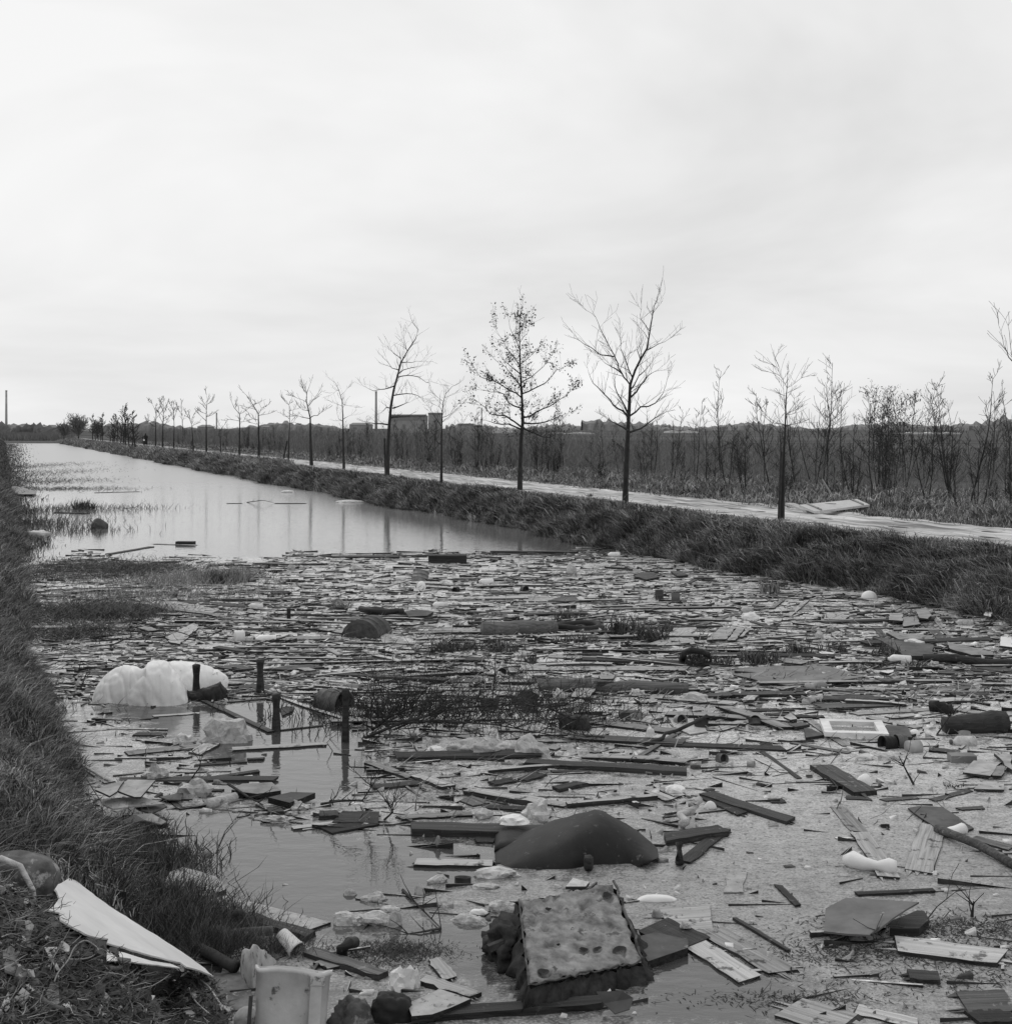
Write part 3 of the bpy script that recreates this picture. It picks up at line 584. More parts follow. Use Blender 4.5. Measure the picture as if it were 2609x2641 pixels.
farwood('far_trees', 330, -30, 175, 0, lambda f: 2.9+.5*math.sin(f*14), 10, 'dark scrub across the far end of the canal', m='far_twig', zb=.3)
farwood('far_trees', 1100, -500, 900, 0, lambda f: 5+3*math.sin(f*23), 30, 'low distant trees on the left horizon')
y = NR.uniform(285, 330, 9000); x = (NR.uniform(-60, 190, 9000)-CX)*y/F
hh = NR.uniform(.5, 2.2, 9000); z = height(x+K*y, y); b_ = np.stack([x, y, z], -1)
o = ribbons('scrub', b_, b_+np.stack([NR.normal(0, .4, 9000), NR.normal(0, .4, 9000), hh], -1), np.full(9000, .05), 'far_twig'); tag(o, 'grey scrub in front of the far houses', 'scrub', kind='stuff')
def chimney(t_, x, yt, d, wpx, label, taper=.75, band=True):
    u, v = px(t_, x, yt); top = H-(v-HY)*d/F; xx = (u-CX)*d/F; r = wpx*TL[t_][2]*d/F/2
    root = empty('factory_chimney', (xx, d, .5)); mb = MB(); mb.lathe([(r*1.25, 0), (r*1.05, top*.3), (r*taper+.1*r, top*.96)], 16); mb.build('shaft', 'brick', root, True)
    mb = MB(); mb.lathe([(r*taper+.12*r, top*.955), (r*taper+.22*r, top*.965), (r*taper+.2*r, top-.5), (r*taper*.7, top-.5)], 16); mb.build('crown_ring', 'brick', root); tag(root, label, 'chimney')
chimney('K1', 69, 112, 900, 24, 'tall factory chimney at the left edge')
chimney('K3', 457, 110, 900, 24, 'tall factory chimney beside the slanting tree')
chimney('K2', 796, 322, 800, 13, 'small thin chimney above the thicket, left part of the skyline', 1)
chimney('K3', 1497, 272, 800, 10, 'thin chimney behind the low shed, left of the leafy tree', 1)
def house(t_, x0, x1, yt, ye, d, label, flat=False, cat='building', name='far_house', gable=False):
    a = PD(t_, x0, yt, d); b_ = PD(t_, x1, ye, d); w = b_.x-a.x; top = a.z; ev = b_.z; root = empty(name, ((a.x+b_.x)/2, d, .4)); dp = max(6, w*.35)
    mb = MB(); mb.box((0, 0, (ev-.4)/2), (w, dp, ev-.4)); mb.build('wall', 'far_wall', root)
    mb = MB(); g_ = .4
    if flat: mb.box((0, 0, (top+ev)/2-.4+.01), (w+g_, dp+g_, max(.3, top-ev)))
    else:
        z0, z1 = ev-.4+.02, top-.4
        if gable: mb.add([(-w/2-g_, -dp/2-g_, z0), (w/2+g_, -dp/2-g_, z0), (0, -dp/2-g_, z1), (-w/2-g_, dp/2+g_, z0), (w/2+g_, dp/2+g_, z0), (0, dp/2+g_, z1)], [(0,1,2), (3,5,4), (0,2,5,3), (1,4,5,2), (0,3,4,1)])
        else: mb.add([(-w/2-g_, -dp/2-g_, z0), (w/2+g_, -dp/2-g_, z0), (w/2+g_, dp/2+g_, z0), (-w/2-g_, dp/2+g_, z0), (-w/2+dp*.3, 0, z1), (w/2-dp*.3, 0, z1)], [(0,1,5,4), (2,3,4,5), (1,2,5), (3,0,4), (0,3,2,1)])
    mb.build('roof', 'far_roof', root)
    nw = max(1, int(w/5)); 
    for k in range(nw):
        mb = MB(); mb.box((-w/2+(k+.5)*w/nw, -dp/2-.03, (ev-.4)*.55), (w/nw*.3, .08, (ev-.4)*.25)); mb.build('window', 'hazed_wood', root)
    tag(root, label, cat); return root
fb = house('K3', 600, 960, 350, 395, 700, 'long low factory hall with a raised flat roof, behind the thicket', True, 'factory', 'factory_hall')
mb = MB(); q = PD('K3', 780, 352, 700); mb.box((0, -1, q.z-.4+.35), (24*.8, 7, .7)); mb.build('roof_monitor', 'far_roof', fb)
house('K3', 975, 1100, 322, 340, 720, 'square taller factory block right of the long hall', True, 'factory', 'factory_block')
house('K3', 1265, 1415, 428, 445, 600, 'low dark shed on the skyline left of the leafy tree', True, 'shed', 'far_shed')
house('K3', 1418, 1500, 447, 460, 600, 'lower annex shed under the thin chimney', True, 'shed', 'far_shed')
house('K3', 200, 420, 420, 440, 800, 'long pale factory roof left of the tall chimney', False, 'factory', 'factory_hall')
house('K1', 0, 30, 484, 500, 500, 'house roof at the foot of the left chimney')
house('K1', 260, 420, 490, 515, 480, 'long dark house roof right of the left chimney')
house('K1', 440, 520, 486, 512, 500, 'smaller house between the long roof and the gabled one')
house('K1', 505, 640, 490, 550, 460, 'gabled farmhouse with one pale verge, left of the broad tree', gable=True)
house('K2', 620, 760, 440, 460, 700, 'long low barn behind the straight slender tree')
house('K2', 1230, 1330, 450, 465, 700, 'small white-fronted house on the skyline')
for x, w, nm in ((300,90,'leftmost'),(455,75,'middle'),(605,85,'rightmost')):
    b_ = PD('K4', x, 376, 620); root = MB(); r = w*.262*620/F; root.lathe([(r, 0), (r*.75, (b_.z-.5)*.5), (r*.3, (b_.z-.5)*.9), (.2, b_.z-.5)], 14); o = root.build('field_mound', 'far_roof', smooth=True, loc=(b_.x, 620, .5)); tag(o, nm+' of the three grey mounds on the horizon beside the leafy tree', 'mound')
def greenhouse(t_, x0, x1, yt, d, label):
    a = PD(t_, x0, yt, d); b_ = PD(t_, x1, yt, d); root = empty('greenhouse', ((a.x+b_.x)/2, d, .45)); w = b_.x-a.x; h_ = a.z-.45
    h_ = max(h_, 1.0)
    mb = MB(); mb.box((0, 0, h_*.3), (w, 8, h_*.6)); mb.build('wall', 'greenhouse_glass', root)
    mb = MB(); n = max(2, int(w/8))
    for k in range(n):
        x_ = -w/2+k*w/n; e = w/n; mb.add([(x_, -4.1, h_*.6), (x_+e, -4.1, h_*.6), (x_+e/2, -4.1, h_), (x_, 4.1, h_*.6), (x_+e, 4.1, h_*.6), (x_+e/2, 4.1, h_)], [(0,1,2), (3,5,4), (0,2,5,3), (1,4,5,2)])
    mb.build('roof', 'greenhouse_glass', root); tag(root, label, 'greenhouse')
greenhouse('K4', 400, 880, 449, 560, 'pale low greenhouse strip right of the leafy tree')
greenhouse('K4', 1580, 1905, 422, 700, 'pale greenhouse strip right of the forked tree')
greenhouse('K5', 820, 1380, 494, 560, 'thin pale greenhouse line seen through the right saplings')
greenhouse('K3', 1600, 1800, 474, 650, 'white greenhouse strip just left of the leafy tree trunk')
# ------------------------------------------------------------------ floating rubbish: builders
def frame_obj(o, a, b_, roll=0.0):                 # local X from a to b
    d = (b_-a); L = d.length; x = d.normalized(); y = Vector((0, 0, 1)).cross(x); y.normalize(); z = x.cross(y)
    m = Matrix((x, y, z)).transposed().to_4x4(); m.translation = (a+b_)/2
    o.matrix_world = m @ Matrix.Rotation(roll, 4, 'X'); return o
def plank_mesh(L, w, t_, bend=.0, seed=0, n=7):
    r = random.Random(seed); mb = MB(); vs = []; e0, e1 = r.uniform(-.35, .35)*w, r.uniform(-.35, .35)*w
    for i in range(n+1):
        f = i/n; x = (f-.5)*L; zc = bend*(1-(2*f-1)**2); j = lambda k: r.gauss(0, k*1.8*min(w, .1))+.012*L*math.sin(f*3.1+seed)*(.35 if L > .5 else 0)
        for sy, sz in ((-1, -1), (1, -1), (1, 1), (-1, 1)):
            ex = (e0 if i == 0 else e1 if i == n else 0)*sy*.5
            if i in (0, n): ex += r.uniform(-.12, .12)*w
            vs.append((x+ex, sy*w/2+j(.03), zc+sz*t_/2+r.gauss(0, .03)*t_))
    fs = [(0, 1, 2, 3)[::-1], tuple(n*4+k for k in range(4))]
    for i in range(n):
        for k in range(4): fs.append((i*4+k, i*4+(k+1) % 4, i*4+4+(k+1) % 4, i*4+4+k))
    mb.add(vs, fs)
    mb.side = True
    for e in (-1, 1):
        if r.random() < .55:
            for _ in range(r.randint(2, 4)):
                y0 = r.uniform(-.42, .42)*w; l = r.uniform(.15, .7)*w; q = r.uniform(.04, .13)*w; x0 = e*L/2-e*.02
                mb.add([(x0, y0-q, t_*.3), (x0, y0+q, t_*.3), (x0, y0, -t_*.35), (x0+e*l, y0+r.uniform(-.3, .3)*q, 0)], [(0, 1, 3), (1, 2, 3), (2, 0, 3)])
    return mb
seed_ = [0]
def plank(t_, x1, y1, x2, y2, w, th, m, label, z1=0, z2=0, name='plank', cat='plank', roll=0, group=None, bend=0):
    th *= .6 if w < .2 or P(t_, x1, y1).y > 11 else .72; zc = th*.1; a = P(t_, x1, y1, zc+z1+th/2); b_ = P(t_, x2, y2, zc+z2+th/2); a.z -= th/2; b_.z -= th/2; seed_[0] += 1
    o = plank_mesh((b_-a).length, w, th, bend, seed_[0]).build(name, MW[m] if m in MW else m); frame_obj(o, a, b_, roll); return tag(o, label, cat, group)
MW = dict(d='dark_wood', k='wet_wood', m='grey_wood', l='pale_wood', w='white_paint', b='rubber')
def log(t_, x1, y1, x2, y2, r, m, label, z1=0, z2=0, name='log', cat='log', k=10, taper=.85, wob=.02, group=None, pts=None):
    if pts: Q = [P(t_, x, y, z) for x, y, z in pts]
    else: a = P(t_, x1, y1, r*.6+z1); b_ = P(t_, x2, y2, r*.6+z2); Q = [a+(b_-a)*(i/6)+Vector((R.gauss(0, wob), R.gauss(0, wob), R.gauss(0, wob*.4)))*(0 < i < 6) for i in range(7)]
    mb = MB(); n = len(Q); mb.tube(Q, [r*(1-(1-taper)*i/(n-1))*R.uniform(.93, 1.07) for i in range(n)], k); c_ = sum(Q, Vector())/n
    return tag(mb.build(name, MW.get(m, m), smooth=True, origin=c_), label, cat, group)
def sheet(t_, poly, th, m, label, z=.02, name='board', cat='board', zs=None, parent=None, jag=0, group=None):
    Q = [P(t_, x, y, (zs[i] if zs else z)) for i, (x, y) in enumerate(poly)]
    E = []
    for i, q in enumerate(Q):                      # uneven edges
        n = Q[(i+1) % len(Q)]; E.append(q); L = (n-q).length; k = max(1, int(L/.12)) if jag else 1
        for j in range(1, k): E.append(q+(n-q)*(j/k)+Vector((R.gauss(0, jag), R.gauss(0, jag), R.gauss(0, jag*.3))))
    c_ = sum(E, Vector())/len(E); n = len(E); mb = MB(); d = Vector((0, 0, th))
    mb.add([q for q in E]+[q-d for q in E]+[c_, c_-d], [(i, (i+1) % n, 2*n) for i in range(n)]+[(n+(i+1) % n, n+i, 2*n+1) for i in range(n)]+[(i, n+i, n+(i+1) % n, (i+1) % n) for i in range(n)]); mb.side = th > .012
    o = mb.build(name, MW.get(m, m), parent, origin=c_)
    if not parent: tag(o, label, cat, group)
    return o
def nz(p, s, ph): x, y, z = p[0]*s, p[1]*s, p[2]*s; return (math.sin(x*1.7+ph+math.sin(y*2.1+ph))+math.sin(y*2.3+1.3*ph+math.sin(z*1.9))+math.sin(z*2.7+2*ph+math.sin(x*1.3)))/3
def blob_mesh(rx, ry, rz, bumps=(), rough=.12, fs=3.0, seed=1.0, flat=-.25, sub=4, crease=0.0):
    import bmesh
    bm = bmesh.new(); bmesh.ops.create_icosphere(bm, subdivisions=sub, radius=1); mb = MB(); vs = []
    for v in bm.verts:
        d = v.co.normalized(); r = 1+rough*nz(d, fs, seed)+rough*.4*nz(d, fs*2.7, seed+3)
        if crease: r -= .15*crease*(1-abs(nz(d, fs*3.3, seed+11)))**7; r -= crease*(1-abs(nz(d, fs*1.6, seed+7)))**6
        for bx, by, bz, amp, wd in bumps: r += amp*math.exp(-((d-Vector((bx, by, bz)).normalized()).length/wd)**2)
        q = Vector((d.x*rx, d.y*ry, d.z*rz))*r; q.z = max(q.z, flat*rz); vs.append(q)
    mb.add(vs, [tuple(v.index for v in f.verts) for f in bm.faces]); bm.free(); return mb
def crumple(mb, k):
    mb.v = [(x*(1+R.gauss(0, k)), y*(1+R.gauss(0, k)), z*(1+R.gauss(0, k))) for x, y, z in mb.v]; return mb
def blob(t_, x, y, wpx, hpx, dep, m, label, name, cat, z=0, rz=0, group=None, **kw):   # x, y = where it meets the water, centre
    p = P(t_, x, y, z); s = mpp(t_, x, y, z); w = wpx*s/2; h_ = hpx*s; dd = dep*w
    cr_ = m in ('film', 'paper', 'pale_rag', 'bag_cloth') and w < .35; bm_ = blob_mesh(w, dd, h_/1.0, **{**kw, **({'sub': 3} if cr_ else {})})
    if cr_: crumple(bm_, .055)
    o = bm_.build(name, m, smooth=not cr_, loc=(p.x, p.y+dd*.8, z)); o.rotation_euler[2] = rz; return tag(o, label, cat, group)
def can(t_, x, y, r, L, head, pitch, m, label, name='tin_can', cat='tin can', z=0, open_=True, hoops=False, group=None, taper=1.0, inner='rubber', handle=False):
    """cylinder whose mouth looks along heading head (degrees from +X), pitch up"""
    p = P(t_, x, y, z); root = empty(name, p); mb = MB(); k = 22; ti = .94
    prof = [(r*.93*taper, 0), (r*taper, L*.01), (r*taper, L*.03)]
    if hoops: 
        for f in (.33, .66): rr = r*(taper+(1-taper)*f); prof += [(rr, L*(f-.03)), (rr*1.045, L*(f-.012)), (rr*1.045, L*(f+.012)), (rr, L*(f+.03))]
    prof += [(r, L*.97), (r*1.04, L*.975), (r*1.04, L)]
    if open_: prof += [(r*ti, L), (r*ti, L*.5)]
    mb.lathe(prof, k, True, not open_)
    b_ = mb.build('body', m, root, True)
    if open_: mb = MB(); mb.lathe([(r*ti*.99, L*.5), (.001, L*.5)], k, False, False); mb.build('inside', inner, root)
    else: mb = MB(); mb.lathe([(r*.86, L+.002), (r*.86, L+.008), (.001, L+.008)], k, False, False); mb.build('lid', m, root)
    if handle: mb = MB(); mb.tube([(r*1.02*math.cos(a), r*.15, L*.95+r*1.02*math.sin(a)*1.0) for a in np.linspace(0, math.pi, 12)], .003, 5); mb.build('handle', 'rust', root)
    d = Vector((math.cos(math.radians(head))*math.cos(math.radians(pitch)), math.sin(math.radians(head))*math.cos(math.radians(pitch)), math.sin(math.radians(pitch))))
    root.rotation_euler = d.to_track_quat('Z', 'Y').to_euler(); root.location = p+Vector((0, 0, r*.55*math.cos(math.radians(pitch))))-d*L/2; return tag(root, label, cat, group)
def bottle(t_, x, y, L, r, head, m, label, name='bottle', group=None, z=0, pitch=0):
    p = P(t_, x, y, z); root = empty(name, p+Vector((0, 0, r*.5))); mb = MB()
    mb.lathe([(r*.8, -L*.5), (r, -L*.47), (r, L*.18), (r*.85, L*.26), (r*.36, L*.36), (r*.33, L*.44)], 14); mb.build('body', m, root, True)
    mb = MB(); mb.lathe([(r*.42, L*.42), (r*.42, L*.5)], 10); mb.build('cap', 'dark_board', root, True)
    root.rotation_euler = (math.radians(90-pitch), 0, math.radians(head-90)); return tag(root, label, 'bottle', group)
def tuft(t_, x, y, wpx, hpx, n, m, label, z=0, name='reed_tuft', cat='reeds', kindx=None, loc=None, sz=None, spread=.35):
    if loc is None: p = P(t_, x, y, z); s = mpp(t_, x, y, z); w, h_ = wpx*s/2, hpx*s
    else: p = Vector(loc); w, h_ = sz
    mb = MB()
    for _ in range(n):
        a = R.uniform(0, 6.28); q = Vector((math.cos(a)*w*R.random()**.7, math.sin(a)*w*.6*R.random()**.7, -.03)); l = h_*R.uniform(.35, 1.1)
        d = Vector((R.gauss(0, spread), R.gauss(0, spread), 1)).normalized(); th = R.uniform(0, 3.14); wd = R.uniform(.004, .009)*(1+p.y/40); e = Vector((math.cos(th), math.sin(th), 0))*wd
        md = q+d*l*.55; tp = md+(d+Vector((R.gauss(0, .5), R.gauss(0, .5), R.uniform(-.9, .2)))).normalized()*l*.5
        mb.add([q-e, q+e, md+e*.8, md-e*.8, tp], [(0, 1, 2, 3), (3, 2, 4)])
    return tag(mb.build(name, m, loc=tuple(p)), label, cat)
def branchy(t_, pts, r, label, n=9, name='branch', cat='branch', m='twig', lv=1, l=.35, group=None):
    Q = [P(t_, x, y, z) for x, y, z in pts]; o0 = Q[0].copy(); mb = MB(); mb.tube([q-o0 for q in Q], [r*(1-.75*i/(len(Q)-1)) for i in range(len(Q))], 5)
    for _ in range(n):
        i = R.randrange(1, len(Q)); q = Q[i-1]+(Q[i]-Q[i-1])*R.random(); d = (Q[i]-Q[i-1]).normalized()*.6+Vector((R.gauss(0, .6), R.gauss(0, .6), abs(R.gauss(.2, .5)))); grow(mb, q-o0, d, l*R.uniform(.5, 1.4), r*.45, lv, .03, .3, None, .0022)
    return tag(mb.build(name, m, loc=tuple(o0)), label, cat, group)
# ------------------------------------------------------------------ the carpet of splinters, flakes and small litter (uncountable)
OLD = [(0,1000),(1909,1000)]
def density(u, v):
    v0 = 1043-.02*(u-900)*(u > 900)+4*math.sin(u*.021)+3*math.sin(u*.067)+(u < 640)*(10+9*math.sin(u*.03)+6*math.sin(u*.11))
    if v < v0 or v > 1932: return 0
    if any(inpoly(u, v, q) for q in OPEN): return .004
    if inpoly(u, v, SCUM): return .1 if v > 1500 else .22
    if v < 1330: return 1.0
    if v < 1560: return .3
    return .12
def carpet(name, n, m, kind, label):
    Vv, Tt, cnt = [], [], 0
    got = 0; tries = 0
    while got < n and tries < n*12:
        tries += 1; v = 1032+R.random()**1.25*900; d_ = F*H/(v*1.36668-HY); u = R.uniform(60, 1960); x = (u*1.36668-CX)*d_/F; c = x+K*d_
        if c < cleft(d_)+.05 or c > cright(d_)-.05 or (1535 < u < 1690 and 1345 < v < 1400) or (kind == 's' and v > 1440 and R.random() < .5): continue
        # perspective: nearer pixels are fewer square metres
        if R.random() > density(u, v)*min(1, (d_/16.)**1.0): continue
        got += 1; a = R.gauss(0, .28) if R.random() < .75 else R.uniform(0, 3.14); far = .8+d_/30
        if d_ < 15 and R.random() < .6: far *= .35
        if kind == 's': L, w, h_ = R.uniform(.05, .8)*far*.75, R.uniform(.008, .036)*far*.8, R.uniform(.002, .012)
        elif kind == 't': L, w, h_ = R.uniform(.1, .6), R.uniform(.003, .007), .006
        else: L = R.uniform(.012, .1)*far; w = L*R.uniform(.3, .8); h_ = min(R.uniform(.003, .022), L*.22)
        ca, sa = math.cos(a), math.sin(a); z0 = -.006; tl = R.gauss(0, .03)
        if kind == 'f':
            P_ = [(-.5*R.uniform(.6, 1.2), -.5), (.5, -.5*R.uniform(.4, 1.2)), (.5*R.uniform(.3, 1.1), .5), (-.5*R.uniform(.2, 1), .5*R.uniform(.5, 1.2))]
        else: P_ = [(-.5, -.5), (.5, -.5*R.uniform(.4, 1)), (.5, .5*R.uniform(.4, 1)), (-.5, .5)]
        top = [(x+(p*L)*ca-(q*w)*sa, d_+(p*L)*sa+(q*w)*ca, h_*R.uniform(.6, 1.3)+tl*p) for p, q in P_]; bot = [(p, q, z0) for p, q, _ in top]
        Vv += top+bot; b0 = cnt*8; cnt += 1
        Tt += [(b0, b0+1, b0+2), (b0, b0+2, b0+3)]
        for i in range(4): j = (i+1) % 4; Tt += [(b0+i, b0+4+i, b0+4+j), (b0+i, b0+4+j, b0+j)]
    o = fastmesh(name, np.array(Vv), np.array(Tt), m)
    if kind == 's': o.data.materials.append(MT['wet_wood']); o.data.polygons.foreach_set('material_index', np.tile(np.array([0]*2+[1]*8, dtype=np.int32), cnt))  # splinter sides darkened as well, for soaking and painted-in shade
    return tag(o, label, 'litter', kind='stuff')
carpet('splinters', 5600, 'litter', 's', 'countless wood splinters and laths drifting in the rubbish field')
carpet('twig_litter', 1800, 'twig', 't', 'loose dark twigs drifting between the planks')
carpet('flotsam_crumbs', 6000, 'litter', 'f', 'small dark flakes and crumbs floating on the scum')
carpet('pale_scraps', 1300, 'litter_pale', 'f', 'tiny pale scraps of paper and plastic among the flotsam')
